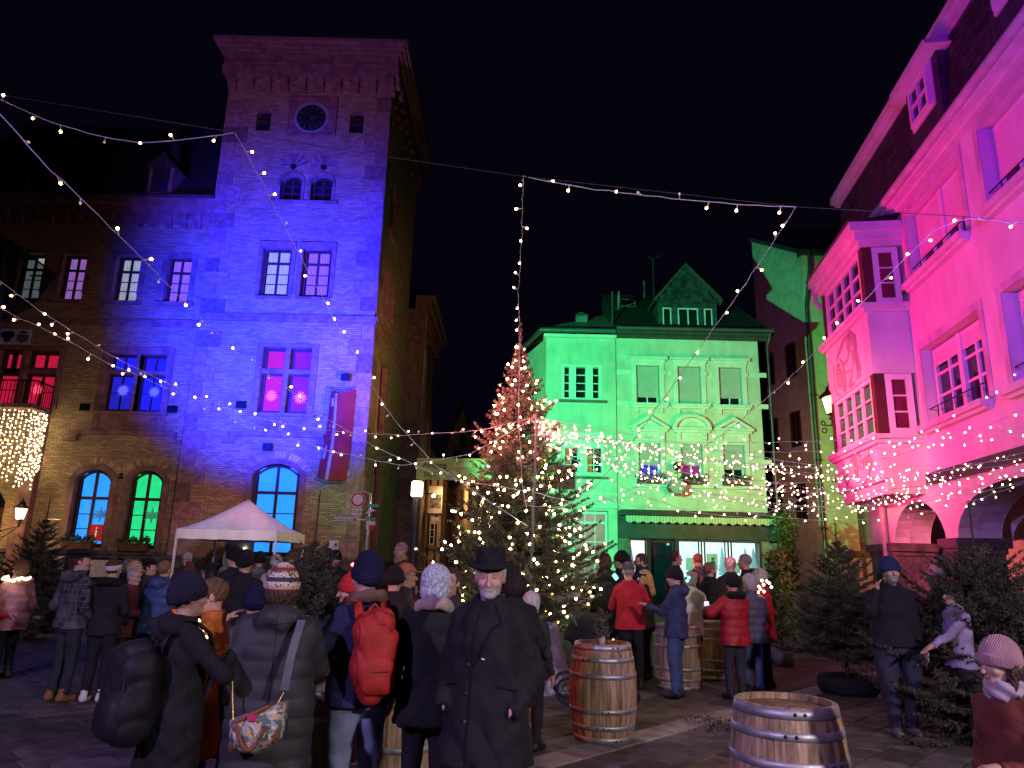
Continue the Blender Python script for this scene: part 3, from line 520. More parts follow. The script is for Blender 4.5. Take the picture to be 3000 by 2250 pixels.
MB(GF).box(gx(3.95), gx(9.68), gz(2.64), gz(3.6), -.02, .16).obj('fascia', M('dark_fascia', (.055, .05, .05), .5, var=.2), gh)
for i in range(5): MB(GF).box(gx(9.12), gx(9.67), .05 + i * .53, .05 + i * .53 + .51, -.01, .045, .012).obj('pier_block', QS, gh)
MB(RFG := Frame((gx(9.66), 0, 0), (0, 1, 0), (1, 0, 0))).box(29.5, 40, 0, gz(10.28), -.3, 0).obj('side_wall', PLASTER, gh)
MB().wbox(gx(3.97), gx(4.2), 29.9, 38, 0, gz(10.2)).obj('party_wall', PLASTER, gh)
for z in (8.72, 7.5, 5.4):   # flat bands between the windows
    xs = [3.96] + [v for a, b, *_ in UW for v in (a - .16, b + .16)] + [9.655]
    for a, b in zip(xs[::2], xs[1::2]):
        if b - a > .1: MB(GF).box(gx(a), gx(b), gz(z), gz(z) + .2, 0, .018).obj('band', TRIM, gh)
for i, (a, b, sh) in enumerate(UW):
    A, B = gx(a), gx(b)
    MB(GF).box(A - .2, A, gz(7.6), gz(9.2), 0, .07).box(B, B + .2, gz(7.6), gz(9.2), 0, .07).box(A, B, gz(9.08), gz(9.2), 0, .07).box(A - .24, B + .24, gz(9.2), gz(9.3), 0, .12).box(A - .34, B + .34, gz(9.3), gz(9.41), 0, .22).obj('window_surround', TRIM, gh)
    MB(GF).box(A - .27, A - .2, gz(8.72), gz(8.86), 0, .1).box(B + .2, B + .27, gz(8.72), gz(8.86), 0, .1).obj('keystone', TRIM, gh)
    MB(GF).box(A - .33, B + .33, gz(7.5), gz(7.6), 0, .2).box(A - .28, B + .28, gz(7.43), gz(7.5), 0, .13).obj('sill', TRIM, gh)
    for x in (A - .12, B - .06): MB(GF).box(x, x + .18, gz(7.24), gz(7.43), 0, .1).obj('bracket', TRIM, gh)
    w_ = window(GF, gh, A + .02, B - .02, gz(7.62), gz(9.06), -.24, 2, (1,), WHITE_PAINT, DARK_PANE, .07, .05, .06)
    z0 = gz(sh); shutter(GF, A + .02, B - .02, z0, gz(9.07), -.1, gh)
for i, (a, b) in enumerate(LW):
    A, B = gx(a), gx(b); c = (A + B) / 2; hw = (B - A) / 2 + .34
    MB(GF).box(A - .18, A, gz(4.58), gz(6.3), 0, .07).box(B, B + .18, gz(4.58), gz(6.3), 0, .07).box(A, B, gz(6.1), gz(6.3), 0, .06).box(A - .2, B + .2, gz(6.3), gz(6.52), 0, .05).box(A - hw * .0 - .3, B + .3, gz(6.52), gz(6.6), 0, .16).box(A - .36, B + .36, gz(6.6), gz(6.69), 0, .25).obj('window_surround', TRIM, gh)
    for x in (A - .17, B - .0): 
        cb = MB(GF).box(x, x + .17, gz(6.26), gz(6.52), .05, .15).obj('console', TRIM, gh)
        MB(GF).disc(x + .085, gz(6.4), .15, .055, 10, .17).obj('rosette', TRIM, cb)
    mb = MB(GF); n_ = 18
    for k in range(n_):
        a0 = 2 * math.pi * k / n_; a1 = 2 * math.pi * (k + 1) / n_
        mb.prism([(c + .1 * math.cos(a0), gz(6.41) + .1 * math.sin(a0)), (c + .1 * math.cos(a1), gz(6.41) + .1 * math.sin(a1)), (c + .13 * math.cos(a1), gz(6.41) + .13 * math.sin(a1)), (c + .13 * math.cos(a0), gz(6.41) + .13 * math.sin(a0))], .05, .07)
    mb.obj('medallion', TRIM, gh)
    if i == 1:
        o = arcpts(c - hw, c + hw, gz(6.69), .56, 16); q = arcpts(c - hw + .16, c + hw - .16, gz(6.69), .42, 16)
        pd = MB(GF).prism(o + q[::-1], 0, .28).obj('round_pediment', TRIM, gh)
        MB(GF).prism(q, 0, .06).obj('tympanum', TRIM, pd)
        for k in range(9):
            an = math.pi * (k + .5) / 9; e = (c - .3 * math.cos(an), gz(6.71) + .3 * math.sin(an))
            MB(GF).tube([GF.p(c - .06 * math.cos(an), gz(6.71) + .06 * math.sin(an), .065), GF.p(e[0], e[1], .075)], [.012, .03], 5).obj('shell_rib', TRIM, pd)
    else:
        pd = MB(GF).prism([(c - hw, gz(6.69)), (c - hw + .22, gz(6.69)), (c, gz(6.98)), (c + hw - .22, gz(6.69)), (c + hw, gz(6.69)), (c, gz(7.13))], 0, .28).obj('triangular_pediment', TRIM, gh)
        MB(GF).prism([(c - hw + .2, gz(6.69)), (c + hw - .2, gz(6.69)), (c, gz(6.985))], 0, .06).obj('tympanum', TRIM, pd)
    MB(GF).box(A - .35, B + .35, gz(4.46), gz(4.57), 0, .22).obj('sill', TRIM, gh)
    window(GF, gh, A + .02, B - .02, gz(4.6), gz(6.08), -.24, 2, (1,), WHITE_PAINT, (LIT_DEEP, LIT_PURPLE, DARK_PANE)[i], .07, .05, .06)
    shutter(GF, A + .02, B - .02, gz((5.3, 5.32, 5.2)[i]), gz(6.1), -.1, gh)
# eaves, gutter, roof, dormer
MB(GF).box(gx(3.95), gx(9.8), gz(10.28), gz(10.4), -.3, .3).box(gx(3.95), gx(9.85), gz(10.15), gz(10.28), .002, .1).obj('eaves', M('dark_eaves', (.06, .05, .045), .7), gh)
MB(GF).tube([GF.p(gx(3.93), gz(10.47), .36), GF.p(gx(9.92), gz(10.5), .36)], .09, 8).obj('gutter', ZINC, gh)
MB(GF).tube([GF.p(gx(9.8), gz(10.4), .36), GF.p(gx(9.8), gz(10.2), .1), GF.p(gx(9.75), gz(9.9), .07), GF.p(gx(9.74), .2, .07)], .055, 8).obj('downpipe', ZINC, gh)
RZ, RY = 14.6, 33.4
MB().add([(gx(3.93), 29.25, gz(10.42)), (gx(10.05), 29.25, gz(10.42)), (gx(9.3), RY, RZ), (gx(3.93), RY, RZ), (gx(3.93), 38, gz(10.4)), (gx(10.05), 38, gz(10.4))], [(0, 1, 2, 3), (3, 2, 5, 4), (1, 5, 2), (0, 3, 4)]).obj('roof', SLATE, gh)
DF = Frame((0, 30.0, 0), (1, 0, 0), (0, -1, 0)); ds = 30.0 / 28
def dx(x): return x * ds
def dz(z): return 1.65 + (z - 1.65) * ds
dm = MB(DF).box(dx(5.92), dx(8.33), dz(11.0), dz(12.26), -2.5, 0).obj('dormer', SLATE, gh)
MB(DF).prism([(dx(5.86), dz(12.2)), (dx(8.4), dz(12.2)), (dx(7.08), dz(13.78))], -3.0, .05).obj('gable', SLATE, dm)
for (a, b, c, d_) in ((5.72, 12.3, 7.08, 13.93), (8.54, 12.38, 7.08, 13.93)):
    vx = [(dx(a), dz(b)), (dx(c), dz(d_)), (dx(c), dz(d_) - .16), (dx(a), dz(b) - .16)]
    MB(DF).prism(vx if a < c else vx[::-1], -3.0, .2).obj('verge_board', M('dark_eaves'), dm)
SLB = None
for r_ in range(9):       # slates of the dormer gable, one by one
    z = dz(12.24) + r_ * .165; hw = (dz(13.76) - z) * .83; x = dx(7.08) - hw + (.07 if r_ % 2 else 0)
    while x < dx(7.08) + hw - .1:
        MB(DF).add([DF.p(x + .006, z, .075), DF.p(x + .2, z, .07), DF.p(x + .2, z + .17, .054), DF.p(x + .006, z + .17, .054), DF.p(x + .006, z, .05), DF.p(x + .2, z, .05)], [(0, 1, 2, 3), (4, 5, 1, 0)]).obj('slate', SLATE, dm); x += .206
for r_ in range(2):
    x = dx(5.95)
    while x < dx(8.2): MB(DF).box(x, x + .2, dz(12.03) + r_ * .14, dz(12.03) + r_ * .14 + .135, 0, .02 + .006 * (1 - r_)).obj('slate', SLATE, dm); x += .206
for (a, b, n_) in ((6.1, 6.45, 1), (6.72, 7.55, 2), (7.8, 8.13, 1)):
    window(DF, dm, dx(a), dx(b), dz(11.06), dz(11.98), .003, n_, (1,), M('green_white_frame', (.62, .62, .56), .6), DARK_PANE, .05, .05, .05, panes=False)
    for k in range(n_):
        w_ = (b - a) / n_; MB(DF).box(dx(a + k * w_) + .05, dx(a + (k + 1) * w_) - .05, dz(11.1), dz(11.94), .004, .008).obj('pane', DARK_PANE, dm)
mb = MB()
RP = lambda x, t: Vector((dx(x), 29.25 + t * (RY - 29.25), gz(10.42) + t * (RZ - gz(10.42))))
for a, t0 in ((4.8, .62),): mb.add([RP(a, t0) + Vector((0, -.06, .06)), RP(a + .46, t0) + Vector((0, -.06, .06)), RP(a + .46, t0 + .17) + Vector((0, -.06, .06)), RP(a, t0 + .17) + Vector((0, -.06, .06))], [(0, 1, 2, 3)])
mb.obj('skylight', DARK_PANE, gh)
mb = MB(); q = [RP(4.75, .6), RP(5.31, .6), RP(5.31, .81), RP(4.75, .81)]
for a, b in zip(q, q[1:] + q[:1]): mb.tube([a + Vector((0, -.06, .05)), b + Vector((0, -.06, .05))], .035, 4)
mb.obj('skylight_frame', ZINC, gh)
mb = MB(); mb.tube([RP(6.25, .8), RP(6.25, .8) + Vector((0, 0, 2.2))], .02, 5); mb.tube([RP(6.25, .8) + Vector((-.25, 0, 2.35)), RP(6.25, .8) + Vector((0, 0, 2.2)), RP(6.25, .8) + Vector((.5, 0, 2.45))], .012, 4); mb.tube([RP(5.9, .9), RP(5.9, .9) + Vector((0, 0, .9))], .07, 6)
mb.obj('aerial', ZINC, gh)
o = empty('satellite_dish', RP(4.0, .1), 'grey satellite dish on a mast at the left end of the shop house roof', 'dish')
b_ = RP(4.0, .12); MB().tube([b_, b_ + Vector((0, -.1, 1.5))], .035, 6).obj('mast', ZINC, o)
mb = MB(); vs = []; n_ = 18
for j in range(5):
    rr = .11 * j
    for k in range(n_): a = 2 * math.pi * k / n_; vs.append(b_ + Vector((.3 - (rr * .22) ** 1 * .3, -.1 + rr * math.cos(a) * .8, 1.1 + rr * math.sin(a))))
mb.add(vs, [(j * n_ + k, j * n_ + (k + 1) % n_, (j + 1) * n_ + (k + 1) % n_, (j + 1) * n_ + k) for j in range(4) for k in range(n_)], True); mb.obj('reflector', M('dish_grey', (.3, .3, .3), .5), o)
MB().tube([b_ + Vector((.1, -.1, .75)), b_ + Vector((.75, -.25, .85)), b_ + Vector((.95, -.25, .95))], .02, 5).tube([b_ + Vector((.95, -.25, .83)), b_ + Vector((.95, -.25, 1.02))], .05, 6).obj('feed_arm', ZINC, o)
# awning
aw = empty('awning', (gx(6.8), 29, 3), 'rolled-in shop awning with striped scalloped valance', 'awning')
MB(GF).box(gx(3.99), gx(9.7), gz(3.42), gz(3.62), .165, .55).obj('cassette', M('awning_box', (.04, .035, .035), .5), aw)
mb = MB(GF); N_ = 140; us = np.linspace(gx(4.15), gx(9.62), N_ + 1); nsc = 18
for k in range(N_):
    zt = gz(3.4); f_ = lambda t: gz(3.22) - .07 * abs(math.sin(math.pi * nsc * t)); t0, t1 = k / N_, (k + 1) / N_; dd = lambda t: .57 + .02 * math.sin(70 * t) + .012 * math.sin(31 * t)
    mb.add([GF.p(us[k], zt, .57), GF.p(us[k], f_(t0), dd(t0)), GF.p(us[k + 1], f_(t1), dd(t1)), GF.p(us[k + 1], zt, .57)], [(0, 1, 2, 3)], True)
mb.obj('valance', M('striped_valance', (.62, .58, .42), .8, kind='stripe', bscale=2.6, col2=(.42, .36, .22)), aw)
# shop display
DISP = lit('lit_display_curtain', (.80, .93, .88), 1.7, 9); DISPW = lit('lit_display_white', (.95, .95, .82), 1.7, 9)
sd = MB(GF)
frm = [(4.36, 5.02, DISPW), (6.1, 6.98, DISP), (7.04, 7.94, DISP), (8.0, 9.08, DISP)]
df = M('shop_frame', (.03, .03, .033), .4, .3)
for a, b, m_ in frm:
    A, B = gx(a), gx(b)
    w_ = MB(GF).box(A, A + .05, .35, gz(2.6), -.12, -.04).box(B - .05, B, .35, gz(2.6), -.12, -.04).box(A + .05, B - .05, gz(2.56), gz(2.6), -.12, -.04).box(A, B, 0, .36, -.14, -.02).obj('display_window', df, gh)
    MB(GF).box(A + .05, B - .05, .36, gz(2.56), -.09, -.085).obj('pane', GLASS, w_)
    mb = MB(GF); n_ = 60
    for k in range(n_):
        u0, u1 = A + (B - A) * k / n_, A + (B - A) * (k + 1) / n_; e = lambda t: -.75 + .03 * math.sin(t * 55) + .015 * math.sin(t * 23)
        mb.add([GF.p(u0, .36, e(u0)), GF.p(u1, .36, e(u1)), GF.p(u1, gz(2.58), e(u1)), GF.p(u0, gz(2.58), e(u0))], [(0, 1, 2, 3)], True)
    mb.obj('display_curtain', m_, w_)
    MB(GF).box(A, B, .3, .34, -.8, -.14).obj('display_floor', WHITE_PAINT, w_)
w_ = MB(GF).box(gx(5.02), gx(5.12), 0, gz(2.6), -.4, -.04).box(gx(6.0), gx(6.1), 0, gz(2.6), -.4, -.04).box(gx(5.12), gx(6.0), gz(2.5), gz(2.6), -.4, -.3).box(gx(5.12), gx(6.0), 0, .25, -.38, -.3).obj('shop_door', df, gh)
MB(GF).box(gx(5.12), gx(6.0), .25, gz(2.5), -.36, -.35).obj('door_pane', M('navy_door_glass', (.01, .012, .03), .06, spec=.6), w_)
MB(GF).box(gx(5.75), gx(5.85), gz(2.42), gz(2.54), -.349, -.345).obj('door_notice', WHITE_PAINT, w_)
for i, (u, z, h_, w2, lab) in enumerate(((6.55, 1.55, .5, .34, 'white notice sheet in shop window beside the door'), (7.35, 1.6, .62, .44, 'poster with a figure in the middle shop window'), (8.2, 1.5, .4, .3, 'pale notice sheet low in right shop window'))):
    o = MB(GF).box(gx(u) - w2 / 2, gx(u) + w2 / 2, gz(z), gz(z) + h_, -.2, -.19).obj('poster', M('poster_paper', (.7, .68, .6), .7, emis=(.8, .78, .66), estr=.25), None, label=lab, cat='poster')
    if i == 1: 
        MB(GF).disc(gx(u) + .03, gz(z) + .42, -.189, .07, 12, -.185).obj('printed_head', M('poster_ink', (.3, .2, .1), .7), o)
        MB(GF).prism([(gx(u) - .12, gz(z) + .05), (gx(u) + .14, gz(z) + .05), (gx(u) + .1, gz(z) + .34), (gx(u) - .04, gz(z) + .34)], -.189, -.185).obj('printed_figure', M('poster_ink2', (.12, .11, .1), .7), o)
DECO = M('frosted_cone', (.5, .6, .7), .3, emis=(.5, .7, .9), estr=.35)
for i, (u, h_, lab) in enumerate(((4.45, .95, 'pale blue cone tree in the left shop window'), (7.78, 1.1, 'tall frosted cone tree beside the window bar in the shop'), (8.62, 1.05, 'broad frosted cone tree in right shop window'), (8.92, .85, 'small frosted cone tree at far right of shop window'))):
    b_ = GF.p(gx(u), gz(2.5) - h_ - .1, -.45); mb = MB(); pr = []
    for k in range(7): pr += [(.2 * (1 - k / 7) + .02, h_ * k / 7), (.2 * (1 - (k + .8) / 7) * .7 + .01, h_ * (k + .9) / 7)]
    mb.lathe(pr + [(0, h_)], b_, 12); ct_ = tag(mb.obj('cone_tree', DECO), lab, 'ornament')
    MB().lathe([(.03, -.7), (.03, 0)], b_, 6).obj('stand', df, ct_)
# hanging guild sign (barrel shaped) on the facade
hs = empty('hanging_sign', GF.p(gx(6.05), gz(4.3), .5), 'round barrel-shaped hanging sign on an iron bracket on green facade', 'sign')
MB(GF).tube([GF.p(gx(6.05), gz(5.0), 0), GF.p(gx(6.05), gz(5.0), .9)], .02, 5).tube([GF.p(gx(6.05), gz(5.0), .55), GF.p(gx(6.05), gz(4.72), .55)], .012, 4).lathe([(.02, 0), (.14, .1), (.16, .25), (.1, .36), (.02, .4)], GF.p(gx(6.05), gz(5.0), .45), 10).obj('bracket', BLACK_IRON, hs)
mb = MB(GF); mb.disc(gx(5.98), gz(4.45), .3, .32, 22, .8); o = mb.obj('sign_drum', M('sign_drum', (.10, .09, .07), .6), hs)
MB(GF).disc(gx(5.98), gz(4.45), .8, .28, 22, .81).obj('sign_face', M('sign_face', (.3, .33, .28), .6), o)
# window boxes with plants
def leafy(name, pts, n, size, mat, parent=None, seed=1, **kw):
    rg = np.random.default_rng(seed); pts = np.asarray(pts, float); vs = np.zeros((n * 4, 3)); c = pts[rg.integers(0, len(pts), n)] + rg.normal(0, 1, (n, 3)) * size * .8
    a = rg.normal(0, 1, (n, 3)); a /= np.linalg.norm(a, axis=1)[:, None]; b = rg.normal(0, 1, (n, 3)); b -= a * (a * b).sum(1)[:, None]; b /= np.linalg.norm(b, axis=1)[:, None]
    s_ = size * rg.uniform(.5, 1.2, n)[:, None]
    vs[0::4] = c - a * s_; vs[1::4] = c + b * s_ * .4; vs[2::4] = c + a * s_; vs[3::4] = c - b * s_ * .4
    return link(name, fastmesh(name, vs, np.arange(n * 4).reshape(-1, 4), False, [mat]), parent, **kw)
LEAF = M('leaf_green', (.05, .10, .03), .6, var=.5, vscale=9); NEEDLE = M('fir_needles', (.075, .08, .055), .65, var=.5, vscale=4)
for i, (a, b) in enumerate(LW):
    A, B = gx(a), gx(b); o = empty('window_box', GF.p((A + B) / 2, gz(4.57), .1), ('leafy green window box under the blue-lit window of the shop house', 'window box under the middle pedimented window', 'window box under the right pedimented window of green house')[i], 'window box')
    MB(GF).box(A - .1, B + .1, gz(4.575), gz(4.575) + .18, .02, .2).obj('trough', M('terracotta_box', (.12, .05, .03), .8), o)
    leafy('plants', [GF.p(A - .05 + t * (B - A + .1), gz(4.57) + .3 + .08 * math.sin(9 * t), .12) for t in np.linspace(0, 1, 14)], 260, .07, LEAF, o, 3 + i)
# corner house on the left
ch = empty('corner_house', (gx(2.5), 30, 0), 'plain plastered corner house with slotted windows, lit turquoise green', 'house')
u0, u1 = gx(1.28), gx(3.945)
wall('facade', GF, u0, u1, 0, gz(10.1), [(gx(1.87), gx(3.4), gz(7.7), gz(9.05)), (gx(1.93), gx(3.46), gz(4.9), gz(6.45)), (gx(2.3), gx(3.6), .3, gz(3.58))], PLASTER2, ch, .25)
CF = Frame((u0, 29.5, 0), (-.75, 2.6, 0), (-2.6, -.75, 0))
MB(CF).box(0, 3.5, 0, gz(10.1), -.3, 0).obj('side_wall', PLASTER2, ch)
MB(GF).box(gx(3.93), gx(3.954), 0, gz(10.1), -.25, .012).obj('movement_joint', M('joint_dark', (.1, .1, .09)), ch)
MB(GF).box(u0 - .12, gx(3.95), gz(10.1), gz(10.22), -.3, .2).obj('eaves', TRIM, ch)
MB(GF).tube([GF.p(u0 - .3, gz(10.34), .28), GF.p(gx(3.9), gz(10.36), .28)], .11, 8).obj('gutter', ZINC, ch)
MB(CF).tube([CF.p(-.1, gz(10.34), .25), CF.p(3.6, gz(10.34), .25)], .11, 8).obj('gutter', ZINC, ch)
MB().add([(u0 - .35, 29.2, gz(10.36)), (gx(3.92), 29.2, gz(10.36)), (gx(3.92), 33, gz(12.2)), (u0 + 1.2, 33, gz(11.6)), (u0 - 1.2, 33, gz(10.36))], [(0, 1, 2, 3), (0, 3, 4)]).obj('roof', M('pale_zinc_roof', (.32, .33, .32), .5), ch)
chm = MB().wbox(gx(2.55), gx(3.0), 31, 31.6, gz(10.4), gz(11.5)).obj('chimney', M('chimney_grey', (.16, .16, .16), .9), ch)
MB().wbox(gx(2.52), gx(3.03), 30.95, 31.65, gz(11.5), gz(11.56)).lathe([(.1, 0), (.1, .12), (.2, .14), (.0, .22)], (gx(2.78), 31.3, gz(11.56)), 8).obj('chimney_cap', ZINC, chm)
WF2 = M('white_window_frame', (.72, .74, .70), .6, var=.05)
sl = MB(GF).box(gx(1.87), gx(1.98), gz(7.7), gz(9.05), -.2, .02).box(gx(3.28), gx(3.4), gz(7.7), gz(9.05), -.2, .02).box(gx(1.98), gx(3.28), gz(8.96), gz(9.05), -.2, .02).box(gx(1.98), gx(3.28), gz(7.7), gz(7.76), -.2, .02).box(gx(2.16), gx(2.42), gz(7.76), gz(8.96), -.2, .02).box(gx(2.78), gx(3.06), gz(7.76), gz(8.96), -.2, .02).obj('slotted_window', WF2, ch)
for a, b in ((1.98, 2.16), (2.42, 2.78), (3.06, 3.28)):
    MB(GF).box(gx(a), gx(b), gz(7.76), gz(8.96), -.19, -.18).obj('pane', DARK_PANE, sl)
    for z in (8.05, 8.36, 8.68): MB(GF).box(gx(a), gx(b), gz(z) - .02, gz(z) + .02, -.179, -.15).obj('glazing_bar', WF2, sl)
MB(GF).box(gx(1.78), gx(3.56), gz(7.58), gz(7.66), 0, .16).obj('sill', RED_STONE, ch)
sl = MB(GF).box(gx(1.93), gx(2.02), gz(4.9), gz(6.45), -.2, .02).box(gx(3.36), gx(3.46), gz(4.9), gz(6.45), -.2, .02).box(gx(2.02), gx(3.36), gz(5.85), gz(6.45), -.2, .015).box(gx(2.02), gx(3.36), gz(4.9), gz(4.96), -.2, .02).box(gx(2.48), gx(2.84), gz(4.96), gz(5.85), -.2, .02).obj('slotted_window', WF2, ch)
WARMW = lit('lit_orange_curtain', (.75, .3, .06), .35, 6)
for a, b in ((2.02, 2.48), (2.84, 3.36)):
    MB(GF).box(gx(a), gx(a) + .22, gz(4.96), gz(5.85), -.25, -.24).obj('curtain', WARMW, sl); MB(GF).box(gx(a), gx(b), gz(4.96), gz(5.85), -.31, -.3).obj('pane', DARK_PANE, sl)
    for z in (5.25, 5.55): MB(GF).box(gx(a), gx(b), gz(z) - .02, gz(z) + .02, -.2, -.17).obj('glazing_bar', WF2, sl)
    MB(GF).box((gx(a) + gx(b)) / 2 - .02, (gx(a) + gx(b)) / 2 + .02, gz(4.96), gz(5.85), -.2, -.172).obj('glazing_bar', WF2, sl)
MB(GF).box(gx(1.9), gx(3.6), gz(4.72), gz(4.8), 0, .16).obj('sill', RED_STONE, ch)
MB(GF).box(u0, gx(3.93), gz(4.14), gz(4.22), 0, .06).box(u0, gx(3.93), gz(3.66), gz(3.76), 0, .14).obj('string_course', TRIM, ch)
window(GF, ch, gx(2.32), gx(3.58), .35, gz(3.55), -.2, 3, (4, 1), WF2, M('shop_warm_pane', (.12, .1, .08), .2, emis=(.75, .55, .42), estr=.22), .1, .03, .08, transom=gz(3.15))
# ------------------------------------------------------------------ lane gable and cream house behind
lg = empty('gable_house', (13.5, 36, 0), 'tall gabled house in the lane, plaster lit green above a dark roof-shaped shadow', 'house')
LS = 33.4 / 30
lA = Vector((14.3, 33.4, 0)); lB = Vector((13.35, 37.6, 0)); LU = (lB - lA).normalized(); LF = Frame(lA, LU, (LU.y * -1, LU.x, 0)); LL = (lB - lA).length
LP = M('gable_plaster', (.42, .40, .34), .9, var=.15, bump=.15, bscale=50)
_pe = 1.65 + (15.61 - 1.65) * LS
MB(LF).prism([(0, 0), (LL, 0), (LL, 19.6), (0, _pe - .2)], -.3, 0).obj('gable_wall', LP, lg)
MB(LF).prism([(-.1, _pe - .2), (LL, 19.62), (LL, 19.85), (-.1, _pe + .05)], -4, .15).obj('roof', SLATE, lg)
for z in (4.0, 7.5, 11):
    for u in (1.0, 2.9): window(LF, lg, u, u + .8, z, z + 1.7, .01, 2, (2,), WOOD_DARK, DARK_PANE, .09, .05, .06)
cf = Frame((0, 33.4, 0), (1, 0, 0), (0, -1, 0))
cr = empty('cream_house', (17, 34, 0), 'cream plastered house in the lane with brown window surrounds and downpipe', 'house')
CREAM = M('cream_wall', (.62, .50, .27), .9, var=.1, bump=.1, bscale=60); BROWN = M('brown_trim', (.16, .09, .05), .8)
def cx(px, Y=33.4): return (at(px, 1560, Y).x)
h1 = (cx(2530), cx(2592)); h2 = (cx(2700), cx(2768)); zc0, zc1 = at(2560, 1612, 33.4).z, at(2560, 1490, 33.4).z
wall('facade', cf, 14.3, 23, 0, _pe - .25, [(h1[0], h1[1], zc0, zc1 + .6), (h2[0], h2[1], zc0, zc1 + .6), (15.2, 16.1, 7, 8.8), (17.2, 18.1, 7, 8.8), (15.2, 16.1, 11, 12.8)], CREAM, cr, .25)
MB(cf).box(14.3, 23, zc0 - .35, zc0 - .05, 0, .1).obj('sill_band', BROWN, cr)
MB(cf).box(14.2, 23, _pe - .25, _pe - .05, -.3, .3).obj('eaves', M('dark_eaves'), cr)
MB().add([(14.2, 33.0, _pe - .04), (23, 33, _pe - .04), (23, 37, _pe + 3), (14.2, 37, _pe + 3)], [(0, 1, 2, 3)]).obj('roof', SLATE, cr)
LWARM = lit('lit_warm_blind', (.5, .42, .22), .16, 16)
for h_ in (h1, h2):
    window(cf, cr, h_[0], h_[1], zc0, zc1 + .6, -.2, 1, (1, 1), WHITE_PAINT, LWARM, .09, .04, .08, transom=zc1 - .1)
    MB(cf).box(h_[0] - .22, h_[0], zc0 - .05, zc1 + .8, 0, .06).box(h_[1], h_[1] + .22, zc0 - .05, zc1 + .8, 0, .06).obj('window_surround', BROWN, cr)
    MB(cf).box(h_[0] - .2, h_[0] - .02, zc0 - 1.3, zc0 - .36, 0, .05).obj('pilaster_bracket', BROWN, cr)
for (a, z) in ((15.2, 7), (17.2, 7), (15.2, 11)): window(cf, cr, a, a + .9, z, z + 1.8, -.2, 2, (2,), WHITE_PAINT, DARK_PANE, .08, .04, .07)
mb = MB(); mb.tube([cf.p(14.55, _pe - .1, .35), cf.p(14.55, _pe - 1.0, .3), cf.p(14.3, _pe - 3.0, .12), cf.p(14.3, .2, .12)], .09, 8); mb.obj('downpipe', ZINC, cr)
for z in (3.5, 6.6, 9.7): MB(cf).box(14.2, 14.42, z, z + .06, 0, .24).obj('pipe_clip', ZINC, cr)
for z in (5.6, 9.2): MB(cf).box(14.9, 17.5, z, z + .22, 0, .1).obj('string_course', BROWN, cr)
# ------------------------------------------------------------------ pink-lit house with arcade and bay
PK = .142; PF = Frame((6.1, 0, 0), (PK, 1, 0), (-1, PK, 0)); kn = math.hypot(1, PK)
def pu(Y): return Y * kn
ph = empty('arcade_house', PF.p(pu(12), 0), 'plastered house with arcade and carved bay window, lit hot pink and violet', 'house')
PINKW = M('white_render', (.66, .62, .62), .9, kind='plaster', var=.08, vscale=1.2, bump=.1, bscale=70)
A1, A2, A3 = (13.44, 15.92), (9.2, 12.98), (4.9, 8.7)
wh = [(pu(11.27), pu(13.6), 4.42, 5.92), (pu(11.27), pu(13.6), 7.33, 8.8), (pu(8.2), pu(10.54), 4.42, 5.92), (pu(8.2), pu(10.54), 7.33, 8.8), (pu(5.2), pu(7.4), 4.42, 5.92), (pu(5.2), pu(7.4), 7.33, 8.8)]
ah = [(pu(a), pu(b), 0, 3.05 if a > 13 else 3.1, .85, 1) for a, b in (A1, A2, A3)]
wall('facade', PF, pu(4), pu(17.35), 0, 9.06, wh + ah, PINKW, ph, .3)
# arcade: thick piers, vault soffits, ceiling, back wall
for a, b in ((15.92, 17.35), (12.98, 13.44), (8.7, 9.2)):
    MB(PF).box(pu(a) + .001, pu(b) - .001, 0, 2.2, -.7, -.301).obj('pier', PINKW, ph)
    MB(PF).box(pu(a) - .16, pu(b) + .16, 2.1, 2.27, -.8, .1).box(pu(a) - .08, pu(b) + .08, 2.0, 2.1, -.75, .05).obj('impost', DARK_STONE, ph)
    MB(PF).box(pu(a) - .03, pu(b) + .03, 0, 2.0, -.73, .03).obj('pier_cladding', M('pier_granite', (.11, .10, .105), .8, var=.35, vscale=14), ph)
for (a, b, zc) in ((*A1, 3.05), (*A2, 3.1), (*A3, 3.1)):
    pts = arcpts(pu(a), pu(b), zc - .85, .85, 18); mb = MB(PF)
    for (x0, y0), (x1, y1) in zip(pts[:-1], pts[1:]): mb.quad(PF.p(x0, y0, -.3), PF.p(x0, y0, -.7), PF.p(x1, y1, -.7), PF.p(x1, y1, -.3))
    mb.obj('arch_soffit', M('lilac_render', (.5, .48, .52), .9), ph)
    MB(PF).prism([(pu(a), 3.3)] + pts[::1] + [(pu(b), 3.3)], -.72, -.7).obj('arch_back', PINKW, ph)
MB(PF).box(pu(4), pu(17.35), 3.3, 3.36, -4.2, -.31).obj('arcade_ceiling', PINKW, ph)
MB(PF).box(pu(4), pu(13.8), 0, 3.3, -4.2, -4.0).obj('arcade_back_wall', PINKW, ph)
XF = Frame(PF.p(pu(13.21), 0, 0), -PF.n, -PF.u)
_ap = arcpts(1.0, 3.9, 2.2, .85, 16)
mb = MB(XF)
for (x0, y0), (x1, y1) in zip(_ap[:-1], _ap[1:]): mb.add([XF.p(x0, y0), XF.p(x1, y1), XF.p(x1, 3.3), XF.p(x0, 3.3)], [(0, 1, 2, 3)])
mb.obj('cross_arch', PINKW, ph)
d_ = ray(2972, 1588); t_ = (6.1 + 3.95 * kn) / (d_.x - PK * d_.y); lampp = Vector((d_.x * t_, d_.y * t_, CAM_H + d_.z * t_))
wl = empty('arcade_wall_lamp', lampp, 'black uplighter wall lamp glowing inside the arcade', 'wall lamp')
